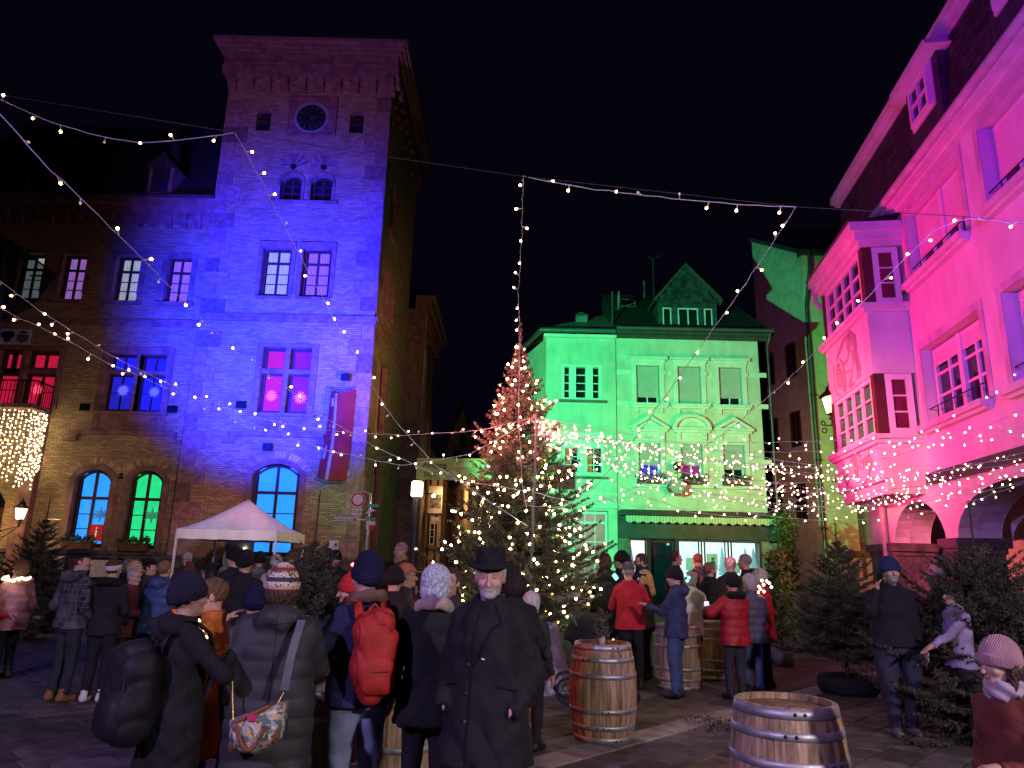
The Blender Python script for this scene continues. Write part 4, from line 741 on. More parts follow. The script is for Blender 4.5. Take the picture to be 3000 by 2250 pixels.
MB().wbox(lampp.x - .22, lampp.x + .1, lampp.y - .3, lampp.y + .3, lampp.z - .14, lampp.z + .08).obj('housing', BLACK_IRON, wl)
l_ = bpy.data.lights.new('uplight', 'SPOT'); l_.energy = 60; l_.color = (1, .78, .5); l_.spot_size = 2.4; l_.spot_blend = 1; l_.shadow_soft_size = .05
lo = bpy.data.objects.new('uplight', l_); COL.objects.link(lo); lo.location = lampp + Vector((-.25, 0, .12)); lo.rotation_euler = (math.pi, .2, 0)
MB(PF).box(pu(13.8), pu(14.0), 0, 3.3, -8, -4.0).obj('arcade_end_wall', PINKW, ph)
MB(PF).box(pu(10.2), pu(14.4) - .6, 3.28, 3.5, 0.01, .09).obj('sign_board', M('dark_signboard', (.03, .03, .035), .5), ph)
PFR = M('white_casement', (.72, .70, .70), .5, var=.05); PSH = M('pale_roller_shutter', (.6, .56, .56), .6, var=.05)
for (a, b, z0, z1) in wh:
    up = z0 > 6
    w_ = window(PF, ph, a + .05, b - .05, z0 + .03, z1 - .04, -.26, 4, (3,), PFR, M('reflecting_pane', (.02, .018, .03), .05, spec=.6), .08, .05, .07, mull=.06)
    MB(PF).box((a + b) / 2 - .07, (a + b) / 2 + .07, z0 + .03, z1 - .04, -.26, -.16).obj('mullion', PFR, w_)
    for c, e in ((a + .06, (a + b) / 2 - .08), ((a + b) / 2 + .08, b - .06)): shutter(PF, c, e, z0 + (.5 if up else 1.12), z1 - .03, -.2, w_, .055, PSH)
    MB(PF).box(a - .06, b + .06, z0 - .13, z0 - .02, 0, .2).box(a - .03, b + .03, z0 - .19, z0 - .13, 0, .12).obj('sill', PINKW, ph)
    mb = MB(PF); mb.tube([PF.p(a + .02, z0 + .3, -.03), PF.p(b - .02, z0 + .3, -.03)], .012, 5)
    for c in (a + .4, (a + b) / 2, b - .4): mb.tube([PF.p(c, z0 - .02, -.02), PF.p(c, z0 + .3, -.03)], .01, 5)
    mb.obj('guard_rail', BLACK_IRON, ph)
    mb = MB(PF); mb.box(a - .14, a, z0, z1 + .14, 0, .02).box(b, b + .14, z0, z1 + .14, 0, .02).box(a, b, z1, z1 + .14, 0, .02); mb.obj('window_surround', M('grey_render_band', (.5, .46, .5), .9), ph)
# eaves, gutter, mansard
MB(PF).prism([(pu(4), 8.95), (pu(17.4), 8.95), (pu(17.4), 9.02), (pu(4), 9.02)], .0, .14).obj('eaves_cove', PINKW, ph)
MB(PF).box(pu(4), pu(17.4), 9.02, 9.1, -.3, .3).obj('eaves_board', PINKW, ph)
MB(PF).tube([PF.p(pu(4), 9.16, .34), PF.p(pu(17.4), 9.16, .34)], .09, 10).obj('gutter', M('painted_gutter', (.5, .45, .46), .5), ph)
MD0, MD1, MZ0, MZ1 = .16, .0, 9.1, 11.0
mr_ = MB(PF).add([PF.p(pu(4), MZ0, MD0), PF.p(pu(17.3), MZ0, MD0), PF.p(pu(17.3), MZ1, MD1), PF.p(pu(4), MZ1, MD1)], [(0, 1, 2, 3)]).obj('mansard', SLATE, ph)
MB(PF).add([PF.p(pu(17.3), MZ0, MD0), PF.p(pu(17.3), MZ0, -8), PF.p(pu(17.3), MZ1, -8), PF.p(pu(17.3), MZ1, MD1)], [(0, 1, 2, 3)]).obj('mansard_end', SLATE, ph)
MB(PF).box(pu(17.3), pu(17.34), 0, 9.1, -8, -.0).box(pu(17.0), pu(17.3), 3.36, 9.06, -8, -.31).obj('end_wall', PINKW, ph)
MB(PF).box(pu(4), pu(17.4), MZ1, MZ1 + .12, -8, .13).box(pu(4), pu(17.5), MZ1 + .12, MZ1 + .3, -8, .2).obj('upper_eaves', PINKW, ph)
dorm = [(11.1, 12.45), (8.0, 9.4)]
ns = 0; rest = MB(PF)
for r_ in range(11):
    t0, t1 = r_ / 11, (r_ + 1.15) / 11; zz0, zz1 = MZ0 + (MZ1 - MZ0) * t0, MZ0 + (MZ1 - MZ0) * min(t1, 1.0); e0, e1 = MD0 + (MD1 - MD0) * t0, MD0 + (MD1 - MD0) * min(t1, 1.0)
    u = pu(17.28) - (.13 if r_ % 2 else 0)
    while u > pu(4.2):
        Y = u / kn
        if not any(a - .1 < Y < b + .1 for a, b in dorm):
            u_ = u - .255; tl = .03 * random.random(); V = [PF.p(u - .004, zz0 + .03, e0 + .022 + tl * .2), PF.p(u_ + .004, zz0 + .0, e0 + .025), PF.p(u_ + .004, zz1, e1 + .006), PF.p(u - .004, zz1, e1 + .006), PF.p(u - .004, zz0 + .03, e0), PF.p(u_ + .004, zz0, e0)]
            Fs = [(0, 1, 2, 3), (4, 5, 1, 0)]
            if Y > 8.5 and ns < 300: MB(PF).add(V, Fs).obj('slate', SLATE, mr_); ns += 1
            else: rest.add(V, Fs)
        u -= .255
if rest.v: rest.obj('slates', SLATE, mr_, kind='stuff')
for (a, b) in dorm:
    d_ = MB(PF).box(pu(a), pu(b), MZ0 + .05, 10.85, -1.2, .2).obj('dormer', SLATE, ph)
    MB(PF).box(pu(a) + .2, pu(b) - .2, 9.86, 10.78, .201, .24).obj('dormer_surround', PINKW, d_)
    w_ = window(PF, d_, pu(a) + .28, pu(b) - .28, 9.9, 10.7, .241, 2, (2,), PFR, DARK_PANE, .08, .05, .06, panes=False)
    for k in range(2):
        ww = (pu(b) - pu(a) - .56) / 2; MB(PF).box(pu(a) + .33 + k * ww, pu(a) + .23 + (k + 1) * ww, 9.97, 10.64, .242, .246).obj('pane', DARK_PANE, d_)
    MB(PF).prism([(pu(a) - .22, 10.8), (pu(b) + .22, 10.8), (pu(b) + .12, 10.95), (pu(a) - .12, 10.95)], -1.2, .45).obj('dormer_roof', PINKW, d_)
# bay window
B0, B1, BD = pu(13.95), pu(16.9), .8
bay = MB(PF).box(B0, B1, 5.55, 6.95, 0, BD).obj('bay', PINKW, ph)
MB(PF).box(B0, B1, 3.4, 4.22, 0, BD).obj('bay_apron', PINKW, bay)
MB(PF).prism([(B0 + .15, 3.15), (B1 - .15, 3.15), (B1, 3.4), (B0, 3.4)], 0, BD - .1).obj('bay_base', PINKW, bay)
for z0, z1 in ((4.22, 5.55), (6.95, 8.3)):
    MB(PF).box(B0 - .12, B1 + .12, z0 - .02, z0 + .08, 0, BD + .14).box(B0 - .06, B1 + .06, z0 - .1, z0 - .02, 0, BD + .08).obj('bay_ledge', PINKW, bay)
    for u in (B0, B1 - .2): MB(PF).box(u, u + .2, z0 + .08, z1, BD - .2, BD - .004).obj('corner_column', M('carved_dark_wood', (.07, .02, .02), .7, bump=.9, bscale=30, var=.4), bay)
    MB(PF).box(B0 + .25, B1 - .25, z0 + .08, z1, .0, .05).obj('room_back', M('bay_interior', (.07, .05, .05), .9), bay)
    window(PF, bay, B0 + .21, B1 - .21, z0 + .09, z1 - .01, BD - .1, 4, (3,), PFR, M('reflecting_pane'), .1, .04, .08, mull=.07)
    for e, fr2 in ((0, Frame(PF.p(B0, 0, 0), PF.n, -PF.u)), (1, Frame(PF.p(B1, 0, 0), PF.n, PF.u))):
        window(fr2, bay, .08, BD - .21, z0 + .09, z1 - .01, -.06, 1, (3,), PFR, M('red_curtain_pane', (.12, .02, .04), .2, spec=.5), .12, .03, .06)
MB(PF).box(B0 - .05, B1 + .05, 8.3, 8.42, 0, BD + .05).box(B0 - .12, B1 + .12, 8.42, 8.6, 0, BD + .14).box(B0 - .2, B1 + .2, 8.6, 8.8, 0, BD + .24).obj('bay_cornice', PINKW, bay)
MB(PF).add([PF.p(B0 - .25, 8.8, BD + .3), PF.p(B1 + .25, 8.8, BD + .3), PF.p(B1 + .25, 8.95, 0), PF.p(B0 - .25, 8.95, 0)], [(0, 1, 2, 3)]).obj('bay_roof', ZINC, bay)
MB().tube([PF.p(B1 + .1, 8.6, BD + .15), PF.p(B1 + .14, 8.2, BD + .1), PF.p(B1 + .14, 7.9, BD - .2), PF.p(B1 + .1, 7.8, .1)], .06, 8).obj('bay_downpipe', M('painted_gutter'), bay)
# relief carvings on the bay (woman with long hair and grapes; date below)
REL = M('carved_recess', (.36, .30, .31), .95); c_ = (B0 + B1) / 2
def stroke(pts, w, z0=0, parent=None, name='carving'):
    mb = MB(PF); P = [(c_ - x, z) for x, z in pts]        # x measured to the right as seen from the square
    for (x0, y0), (x1, y1) in zip(P[:-1], P[1:]):
        L_ = math.hypot(x1 - x0, y1 - y0) or 1; nx, ny = -(y1 - y0) / L_ * w / 2, (x1 - x0) / L_ * w / 2
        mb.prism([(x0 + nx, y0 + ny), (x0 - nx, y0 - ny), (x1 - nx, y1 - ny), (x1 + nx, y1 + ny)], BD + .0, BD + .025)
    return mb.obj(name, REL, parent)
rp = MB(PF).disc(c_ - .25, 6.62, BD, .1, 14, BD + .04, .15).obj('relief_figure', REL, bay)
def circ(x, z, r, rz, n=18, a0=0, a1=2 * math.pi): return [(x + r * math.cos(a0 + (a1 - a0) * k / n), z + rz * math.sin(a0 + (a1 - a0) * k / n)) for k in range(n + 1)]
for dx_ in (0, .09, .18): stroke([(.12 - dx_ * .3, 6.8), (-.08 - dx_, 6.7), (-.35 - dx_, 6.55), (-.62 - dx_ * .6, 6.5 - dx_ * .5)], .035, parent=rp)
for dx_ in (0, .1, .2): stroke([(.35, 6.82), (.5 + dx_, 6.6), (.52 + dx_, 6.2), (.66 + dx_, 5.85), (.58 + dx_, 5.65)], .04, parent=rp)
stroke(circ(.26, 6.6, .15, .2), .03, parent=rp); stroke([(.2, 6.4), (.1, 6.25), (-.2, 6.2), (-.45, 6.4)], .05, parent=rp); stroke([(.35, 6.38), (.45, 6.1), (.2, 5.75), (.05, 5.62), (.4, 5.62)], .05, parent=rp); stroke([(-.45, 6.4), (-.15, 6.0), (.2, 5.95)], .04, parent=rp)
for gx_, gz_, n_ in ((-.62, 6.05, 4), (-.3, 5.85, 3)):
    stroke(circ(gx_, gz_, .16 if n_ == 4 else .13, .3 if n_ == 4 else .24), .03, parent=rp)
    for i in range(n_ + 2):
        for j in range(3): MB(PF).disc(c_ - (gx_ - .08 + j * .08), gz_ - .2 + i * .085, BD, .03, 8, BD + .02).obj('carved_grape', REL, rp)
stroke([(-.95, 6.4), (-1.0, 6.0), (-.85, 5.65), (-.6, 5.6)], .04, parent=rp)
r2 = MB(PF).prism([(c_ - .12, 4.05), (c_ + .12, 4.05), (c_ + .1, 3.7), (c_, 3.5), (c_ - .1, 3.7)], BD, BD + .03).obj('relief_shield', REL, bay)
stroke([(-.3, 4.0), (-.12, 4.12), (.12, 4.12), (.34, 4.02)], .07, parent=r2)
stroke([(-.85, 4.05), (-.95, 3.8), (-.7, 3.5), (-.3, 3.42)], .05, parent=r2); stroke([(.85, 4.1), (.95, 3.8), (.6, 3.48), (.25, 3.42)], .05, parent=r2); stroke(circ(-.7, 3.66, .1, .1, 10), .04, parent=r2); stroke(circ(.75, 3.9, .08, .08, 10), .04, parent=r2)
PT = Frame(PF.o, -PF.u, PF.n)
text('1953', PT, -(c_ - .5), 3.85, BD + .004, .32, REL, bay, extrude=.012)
MB().tube([PF.p(pu(16.2), 3.2, .1), PF.p(pu(16.2), .1, .1)], .06, 8).obj('downpipe', M('painted_gutter'), ph)
# ------------------------------------------------------------------ alley houses far behind the tree
al = empty('gabled_alley_house', (-3.5, 58, 0), 'narrow gabled house at the end of the alley with arched upper windows', 'house')
ALP = M('alley_plaster', (.42, .30, .19), .9, var=.15); TIMBER = M('old_timber', (.06, .035, .025), .8, kind='random')
AL = Frame(at(1255, 1600, 58) * 1, (1, 0, 0), (0, -1, 0)); AL.o.z = 0
def ax_(px): return at(px, 1400, 58).x - AL.o.x
gtop = at(1347, 1188, 58).z; gl, gr_ = ax_(1318), ax_(1375); ge = at(1318, 1260, 58).z
MB(AL).prism([(ax_(1290), 0), (ax_(1378), 0), (ax_(1378), ge - .6), (ax_(1347), gtop), (ax_(1300), ge - 1.2), (ax_(1290), ge - 2.4)], -6, 0).obj('wall', ALP, al)
for a, z, h_ in ((1325, 9.6, 2.4), (1340, 9.3, 2.4), (1355, 9.0, 2.4), (1342, 12.2, 1.0), (1305, 4.5, 2.0), (1325, 4.3, 2.0), (1342, 4.2, 2.0)): window(AL, al, ax_(a), ax_(a) + .5, z - 1.5, z - 1.5 + h_, .01, 1, (2,), TIMBER, DARK_PANE, .08, .04, .05, rise=.2)
MB(AL).tube([AL.p(ax_(1286), ge - 2.6, .2), AL.p(ax_(1347), gtop + .15, .2), AL.p(ax_(1380), ge - .6, .2)], .16, 4).obj('verge', SLATE, al)
ah2 = empty('half_timbered_house', (-3, 46, 0), 'half-timbered house on the right of the alley with dark beams', 'house')
HF = Frame((at(1300, 1500, 44).x, 44, 0), (.25, 1, 0), (-1, .25, 0))
HF2 = Frame((at(1252, 1500, 43).x, 43, 0), (1, 0, 0), (0, -1, 0)); hw_ = at(1300, 1500, 43).x - HF2.o.x
MB(HF2).box(-.6, hw_, 0, 6.8, -5, 0).obj('wall', ALP, ah2)
MB(HF2).prism([(-.7, 6.8), (hw_ + .1, 6.8), (-.7, 9.2)], -5, .1).obj('roof', SLATE, ah2)
for u in (.05, .5, hw_ - .12): MB(HF2).box(u, u + .12, .4, 6.8, 0, .05).obj('beam', TIMBER, ah2)
for z in (2.3, 4.3, 6.5): MB(HF2).box(-.6, hw_, z, z + .14, .05, .09).obj('beam', TIMBER, ah2)
window(HF2, ah2, .2, .48, 2.6, 3.9, .01, 1, (3,), WHITE_PAINT, DARK_PANE, .04, .03, .05)
rs = empty('alley_row_house', (-2.6, 38, 0), 'long plastered house along the right of the alley with dark sash windows', 'house')
H3a = Vector((at(1300, 1600, 50).x, 50, 0)); H3b = Vector((at(1405, 1600, 36).x, 36, 0)); hu = (H3b - H3a).normalized(); H3 = Frame(H3a, hu, (hu.y, -hu.x, 0)); hl = (H3b - H3a).length
MB(H3).box(0, hl, 0, 6.2, -3, 0).obj('wall', ALP, rs)
for k in range(5):
    for z in (1.2, 4.1): window(H3, rs, 1.2 + k * 3.1, 2.3 + k * 3.1, z, z + 1.6, .01, 2, (2,), TIMBER, DARK_PANE, .1, .05, .06)
MB(H3).add([H3.p(-.2, 6.2, .4), H3.p(hl, 6.2, .4), H3.p(hl, 9, -3), H3.p(-.2, 9, -3)], [(0, 1, 2, 3)]).obj('roof', SLATE, rs)
# ------------------------------------------------------------------ ground
PAVE = M('paving_stone', (.10, .088, .085), .75, var=.35, vscale=5, bump=.35, bscale=30, kind='random', spec=.35)
PAVE_LIGHT = M('pale_kerb_stone', (.26, .24, .22), .75, var=.25, vscale=6, bump=.3, bscale=30, kind='random')
JOINT = M('joint_grit', (.045, .04, .04), .95, var=.4, vscale=20, bump=.5, bscale=80)
g = MB().add([(-400, -60, -.02), (400, -60, -.02), (400, 600, -.02), (-400, 600, -.02)], [(0, 1, 2, 3)]).obj('ground', JOINT, None, kind='structure', label='dark paved market square stretching back into the alley')
ca, sa = math.cos(math.radians(46)), math.sin(math.radians(46)); stones = []
def G2(a, b): return (1.23 + a * ca - b * sa, 7.48 + a * sa + b * ca)
row = -60
rgp = random.Random(3)
for row in range(-48, 60):
    b0 = row * .34; a = -26 + rgp.uniform(0, .5)
    while a < 34:
        l_ = rgp.uniform(.38, .62); x, y = G2(a + l_ / 2, b0 + .17)
        if -26 < x < 20 and 2.2 < y < 30 and abs(x) < .82 * y + 1.5: stones.append((a, b0, l_, row, math.hypot(x, y), x, y))
        a += l_
stones.sort(key=lambda s: s[4] if s[6] > 4.6 and abs(s[5]) < .66 * s[6] else s[4] + 100)
def stone(mb, a, b0, l_, rg):
    g_ = .008; h_ = rg.uniform(-.003, .004); e = .012; q = [(a + g_, b0 + g_), (a + l_ - g_, b0 + g_), (a + l_ - g_, b0 + .34 - g_), (a + g_, b0 + .34 - g_)]; c = ((a + l_ / 2), b0 + .17)
    V = [(*G2(x, y), -.019) for x, y in q] + [(*G2(x, y), h_ - .006) for x, y in q]
    q2 = [(x + (e if x < c[0] else -e), y + (e if y < c[1] else -e)) for x, y in q]
    V += [(*G2(x, y), h_ + rg.uniform(-.0015, .0015)) for x, y in q2]
    mb.add(V, [(i, (i + 1) % 4, 4 + (i + 1) % 4, 4 + i) for i in range(4)] + [(4 + i, 4 + (i + 1) % 4, 8 + (i + 1) % 4, 8 + i) for i in range(4)] + [(8, 9, 10, 11)])
restd, restl = MB(), MB()
for i, (a, b0, l_, row, *_r) in enumerate(stones):
    lt = row == 0
    if i < 300: mb = MB(); stone(mb, a, b0, l_, rgp); mb.obj('paving_stone', PAVE_LIGHT if lt else PAVE, g)
    else: stone(restl if lt else restd, a, b0, l_, rgp)
restd.obj('paving_stones', PAVE, g, kind='stuff'); restl.obj('kerb_stones', PAVE_LIGHT, g, kind='stuff')
leafy('leaf_litter', [ground_at(px + random.gauss(0, 28), py + random.gauss(0, 9)) + Vector((0, 0, .012)) for _ in range(60) for px, py in ((2100, 2120), (2130, 2140), (2160, 2150), (2080, 2135), (2190, 2130), (2060, 2110))], 700, .016, M('dead_leaves', (.03, .02, .012), .9, var=.5), None, 5, kind='stuff', label='dark scatter of fallen leaves between the two barrels', cat='leaves')
# ------------------------------------------------------------------ fir trees
BARK = M('bark', (.06, .04, .03), .95, var=.4, vscale=14, bump=.6, bscale=30)
def fir(name, base, height, radius, label, seed, clear=.25, whorls=22, per=7, needle=.022, dens=150, upturn=.35, lean=(0, 0), leader=.0, tw=.34, skew=0., ex=.82):
    rg = np.random.default_rng(seed); base = Vector(base); root = empty(name, base, label, 'tree')
    def axis(z): return base + Vector((lean[0] * z / height, lean[1] * z / height, z))
    mb = MB(); zs = np.linspace(0, height * .985, 12); mb.tube([axis(z) for z in zs], [max(.006, .018 * height * (1 - .93 * z / height) * .55 + .004) for z in zs], 8); mb.obj('trunk', BARK, root)
    segs = []; tips = []
    def add_seg(p, q): segs.append((p, q))
    for w in range(whorls):
        t = w / (whorls - 1); z = clear + (height - leader - clear) * (t ** .92) * .985
        L0 = radius * ((1 - t) ** ex) * (1 if t > .06 else .8) + .05 * radius
        n = max(4, int(per * (1 - .35 * t))); a0 = rg.uniform(0, 6.28)
        for k in range(n):
            a = a0 + 2 * math.pi * k / n + rg.normal(0, .16); L = L0 * rg.uniform(.72, 1.16) * (1 + skew * math.cos(a)); zz = z + rg.normal(0, .03 * height / 5)
            rise = -.18 + .75 * t ** 1.3 + rg.normal(0, .07); m = 7; pts = []
            for i in range(m + 1):
                s_ = i / m; r_ = L * s_; pts.append(np.array(axis(zz)) + np.array([math.cos(a) * r_, math.sin(a) * r_, rise * r_ + upturn * L * (s_ ** 2.4) * .5 - .10 * L * s_ * (1 - s_)]) + rg.normal(0, .008, 3) * L)
            for i in range(m): add_seg(pts[i], pts[i + 1])
            tips.append(pts[-1])
            nt = max(3, int(L / (.085 if height > 4 else .07)))
            for j in range(nt):
                s_ = .16 + .84 * (j + .5) / nt; i = min(m - 1, int(s_ * m)); f_ = s_ * m - i; p = pts[i] * (1 - f_) + pts[i + 1] * f_; dr = pts[i + 1] - pts[i]; dr /= np.linalg.norm(dr) + 1e-9
                up = np.array([0, 0, 1.]); sd = np.cross(dr, up); sd /= np.linalg.norm(sd) + 1e-9
                for sg in (-1, 1):
                    l2 = tw * L0 ** .5 * (1.05 - s_) ** .75 * rg.uniform(.6, 1.15); d2 = dr * .75 + sd * sg * rg.uniform(.55, .95) + up * rg.normal(.02, .16); d2 /= np.linalg.norm(d2)
                    q = p + d2 * l2 * .55; e = q + (d2 + up * rg.normal(.05, .1)) * l2 * .45
                    add_seg(p, q); add_seg(q, e)
                    if l2 > .14:
                        for sg2 in (-1, 1):
                            d3 = d2 * .75 + np.cross(d2, up) * sg2 * .65 + up * rg.normal(0, .1); add_seg(p + d2 * l2 * .35, p + d2 * l2 * .35 + d3 * l2 * .38)
                    tips.append(e)
    top = np.array(axis(height)); add_seg(np.array(axis(height - max(leader, .25))), top)
    S = np.array([[a, b] for a, b in segs]); D = S[:, 1] - S[:, 0]; Ln = np.linalg.norm(D, axis=1); nn = np.maximum(2, (Ln * dens).astype(int)); idx = np.repeat(np.arange(len(S)), nn); N = len(idx)
    t = rg.uniform(0, 1, N); P = S[idx, 0] + D[idx] * t[:, None]; dn = D[idx] / (Ln[idx][:, None] + 1e-9)
    rv = rg.normal(0, 1, (N, 3)); rv -= dn * (rv * dn).sum(1)[:, None]; rv /= np.linalg.norm(rv, axis=1)[:, None] + 1e-9
    nd = dn * .55 + rv * .85; nd /= np.linalg.norm(nd, axis=1)[:, None]; ln = needle * rg.uniform(.7, 1.25, N)[:, None]; sd = np.cross(nd, rg.normal(0, 1, (N, 3))); sd /= np.linalg.norm(sd, axis=1)[:, None] + 1e-9; wd = needle * .19
    V = np.empty((N, 3, 3)); V[:, 0] = P - sd * wd; V[:, 1] = P + sd * wd; V[:, 2] = P + nd * ln
    # twigs as thin three-sided sticks
    u = np.cross(D, [0, 0, 1.]); u /= np.linalg.norm(u, axis=1)[:, None] + 1e-9; v = np.cross(D, u); v /= np.linalg.norm(v, axis=1)[:, None] + 1e-9; rr = .0045 if height > 3 else .003
    T = np.stack([S[:, 0] + u * rr, S[:, 0] - u * rr * .5 + v * rr, S[:, 0] - u * rr * .5 - v * rr, S[:, 1]], 1); b0 = N * 3 + np.arange(len(S))[:, None] * 4
    F = np.concatenate([np.arange(N * 3).reshape(-1, 3), np.concatenate([b0 + np.array([[0, 1, 3]]), b0 + np.array([[1, 2, 3]]), b0 + np.array([[2, 0, 3]])])])
    mi = np.concatenate([np.zeros(N, int), np.ones(3 * len(S), int)])
    link('crown', fastmesh('crown', np.concatenate([V.reshape(-1, 3), T.reshape(-1, 3)]), F, False, [NEEDLE, BARK], mi), root)
    return root, np.array(tips), axis
ctree, ctips, caxis = fir('christmas_tree', (.2, 11.2, 0), 5.45, 1.5, 'tall Christmas tree covered in warm lights, its left side glowing red', 11, clear=.95, whorls=30, per=12, needle=.042, dens=150, upturn=.55, lean=(-.08, 0), leader=.45, tw=.36, skew=.0, ex=1.05)
# wrapped tree stand
mb = MB(); pr = []
rgw = random.Random(5); N_ = 28; vs = []; rows_ = 9
for j in range(rows_):
    zz = j * .11; r_ = (.46, .43, .38, .34, .30, .27, .25, .24, .2)[j]
    for k in range(N_): a = 2 * math.pi * k / N_; r2 = r_ * (1 + .10 * math.sin(a * 7 + j * 1.7) + rgw.uniform(-.06, .06)); vs.append((.5 + r2 * math.cos(a), 10.5 + r2 * math.sin(a), zz))
mb.add(vs, [(j * N_ + k, j * N_ + (k + 1) % N_, (j + 1) * N_ + (k + 1) % N_, (j + 1) * N_ + k) for j in range(rows_ - 1) for k in range(N_)], True)
tag(mb.obj('tree_skirt', M('grey_wrap', (.32, .32, .36), .6, var=.25, vscale=8, bump=.6, bscale=18)), 'crumpled grey wrapping round the foot of the Christmas tree', 'tree skirt')
firs = {}
firs['tire'] = fir('fir_tree', ground_at(2487, 2030) + Vector((0, 0, .05)), 2.35, .98, 'small fir tree standing in a tyre beside the man on the phone', 21, clear=.5, whorls=16, per=10, needle=.03, dens=230, upturn=.5, leader=.38, tw=.33)
firs['front'] = fir('fir_tree', (5.15, 8.15, 0), 2.45, 1.45, 'large dark fir tree at right edge behind the child in the pink hat', 22, clear=.18, whorls=19, per=11, needle=.032, dens=210, upturn=.45, leader=.55, tw=.36)
firs['hat'] = fir('fir_tree', (at(885, 1900, 8.6).x, 8.6, 0), 2.42, 1.0, 'bushy fir tree with a bare leader behind the patterned knit hat', 23, clear=.15, whorls=17, per=11, needle=.03, dens=210, upturn=.5, leader=.62, tw=.34, lean=(.05, 0))
firs['left'] = fir('fir_tree', (at(105, 1700, 15).x, 15, 0), 2.75, 1.1, 'dark fir tree in front of the town hall plaque on the left', 24, clear=.2, whorls=16, per=10, needle=.036, dens=130, upturn=.5, leader=.5, tw=.36)
tp = firs['tire'][0].location
o = MB(); mb = MB()
prof = [(.22, .0), (.36, .0), (.40, .05), (.405, .16), (.38, .22), (.30, .235), (.24, .19), (.22, .0)]
mb.lathe(prof, (tp.x, tp.y, 0), 28)
for zz in (.06, .10, .14): mb.lathe([(.403, zz), (.412, zz + .01), (.403, zz + .02)], (tp.x, tp.y, 0), 28)
tag(mb.obj('tyre', M('rubber', (.02, .02, .022), .8, bump=.4, bscale=40)), 'black ribbed tyre holding the small fir tree', 'tyre')
# ------------------------------------------------------------------ lights: bulbs, strings, tree lights
BULB = M('bulb_glow', (.9, .85, .7), var=0, emis=(1.0, .78, .42), estr=26); STEM = M('bulb_stem', (.7, .68, .72), .4, var=0); WIRE = M('clear_cable', (.55, .5, .6), .45, var=.1); WIRE_D = M('dark_cable', (.05, .05, .06), .6)
BULB_T = M('tree_bulb_glow', (.9, .85, .7), var=0, emis=(1.0, .74, .36), estr=95)
HALO = M('bulb_halo_glow', (.9, .6, .3), var=0, emis=(1.0, .46, .12), estr=4.5)  # orange halo round each bulb, put into a glowing base
def bulb_mesh(name, s, mat, stem=True):
    mb = MB(); z0 = .9 if stem else 0
    mb.cm = 0; mb.lathe([(.46, .62), (.44, .9), (.28, 1.1), (0, 1.15)], (0, 0, z0), 6)
    mb.cm = 2; mb.lathe([(0, 0), (.3, .05), (.5, .35), (.46, .62)], (0, 0, z0), 6)
    if stem: mb.cm = 1; mb.lathe([(.16, -.9), (.18, .6), (.25, .95)], (0, 0, 0), 5)
    return fastmesh(name, np.array([tuple(q) for q in mb.v]) * s, mb.f, mb.s, [mat, STEM, HALO], mb.m)
BM = {k: bulb_mesh('bulb', v, BULB) for k, v in (('near', .028), ('mid', .024), ('far', .022))}
OFF = M('bulb_dim', (.6, .55, .5), var=0, emis=(1, .7, .4), estr=.35); BOFF = {k: bulb_mesh('bulb', v * .8, OFF) for k, v in (('near', .028), ('mid', .026), ('far', .022))}
for _m in BOFF.values(): _m.materials[2] = OFF
BT = bulb_mesh('bulb', .036, BULB_T, False)
def quat(d): return Vector(d).to_track_quat('Z', 'Y').to_euler()
def string(name, pts, label, group=None, sag=0., spacing=.3, kind='mid', wire=.004, seed=1, wmat=None):
    rg = random.Random(seed); pts = [Vector(p) for p in pts]
    seglen = [(b - a).length for a, b in zip(pts[:-1], pts[1:])]; tot = sum(seglen); n = max(12, int(tot / .12)); P = []
    for i in range(n + 1):
        s_ = tot * i / n; k = 0
        while k < len(seglen) - 1 and s_ > seglen[k]: s_ -= seglen[k]; k += 1
        f_ = s_ / seglen[k]; p = pts[k].lerp(pts[k + 1], f_); p.z -= sag * 4 * f_ * (1 - f_) * (seglen[k] / tot if len(pts) > 2 else 1); p += Vector((rg.gauss(0, .004), rg.gauss(0, .004), rg.gauss(0, .004))); P.append(p)
    root = empty(name, P[0], label, 'string lights', group); MB().tube(P, wire, 5).obj('cable', wmat or WIRE, root)
    nb = int(tot / spacing)
    for j in range(nb):
        s_ = (j + .5 + rg.uniform(-.2, .2)) / nb * n; k = min(n - 1, int(s_)); p = P[k].lerp(P[k + 1], s_ - k); d = Vector((rg.gauss(0, 1), rg.gauss(0, .6), rg.gauss(-.25, .8)))
        o = bpy.data.objects.new('bulb', (BOFF if rg.random() < .22 else BM)[kind]); COL.objects.link(o); o.parent = root; o.matrix_parent_inverse = Matrix.Translation(-P[0]); o.location = p + d.normalized() * .02; o.rotation_euler = quat(d)
    return root
MT = at(1572, 1222, 10.2); MBASE = at(1546, 1900, 10.2); MBASE.z = 0
pole = empty('light_mast', MBASE, 'slim metal pole in front of the Christmas tree where the light strings meet', 'pole')
MB().tube([MBASE, MT], .02, 8).obj('shaft', M('pole_metal', (.12, .11, .13), .5, .4), pole); MB().lathe([(.05, 0), (.05, .04), (.0, .07)], MT, 8).obj('pole_cap', ZINC, pole); MB().lathe([(.2, 0), (.2, .02), (.04, .03)], MBASE, 12).obj('base_plate', ZINC, pole)
YW = 6.4
LM = Vector((-8.4, 4.0, 0)); lm = empty('light_mast', LM, 'tall metal mast off to the left carrying the upper light strings', 'pole'); MB().tube([LM, LM + Vector((0, 0, 7.6))], .06, 8).obj('shaft', M('pole_metal', (.12, .11, .13), .5, .4), lm); MB().lathe([(.3, 0), (.3, .03), (.07, .05)], LM, 12).obj('base_plate', ZINC, lm)
LT = lambda z: LM + Vector((0, 0, z))
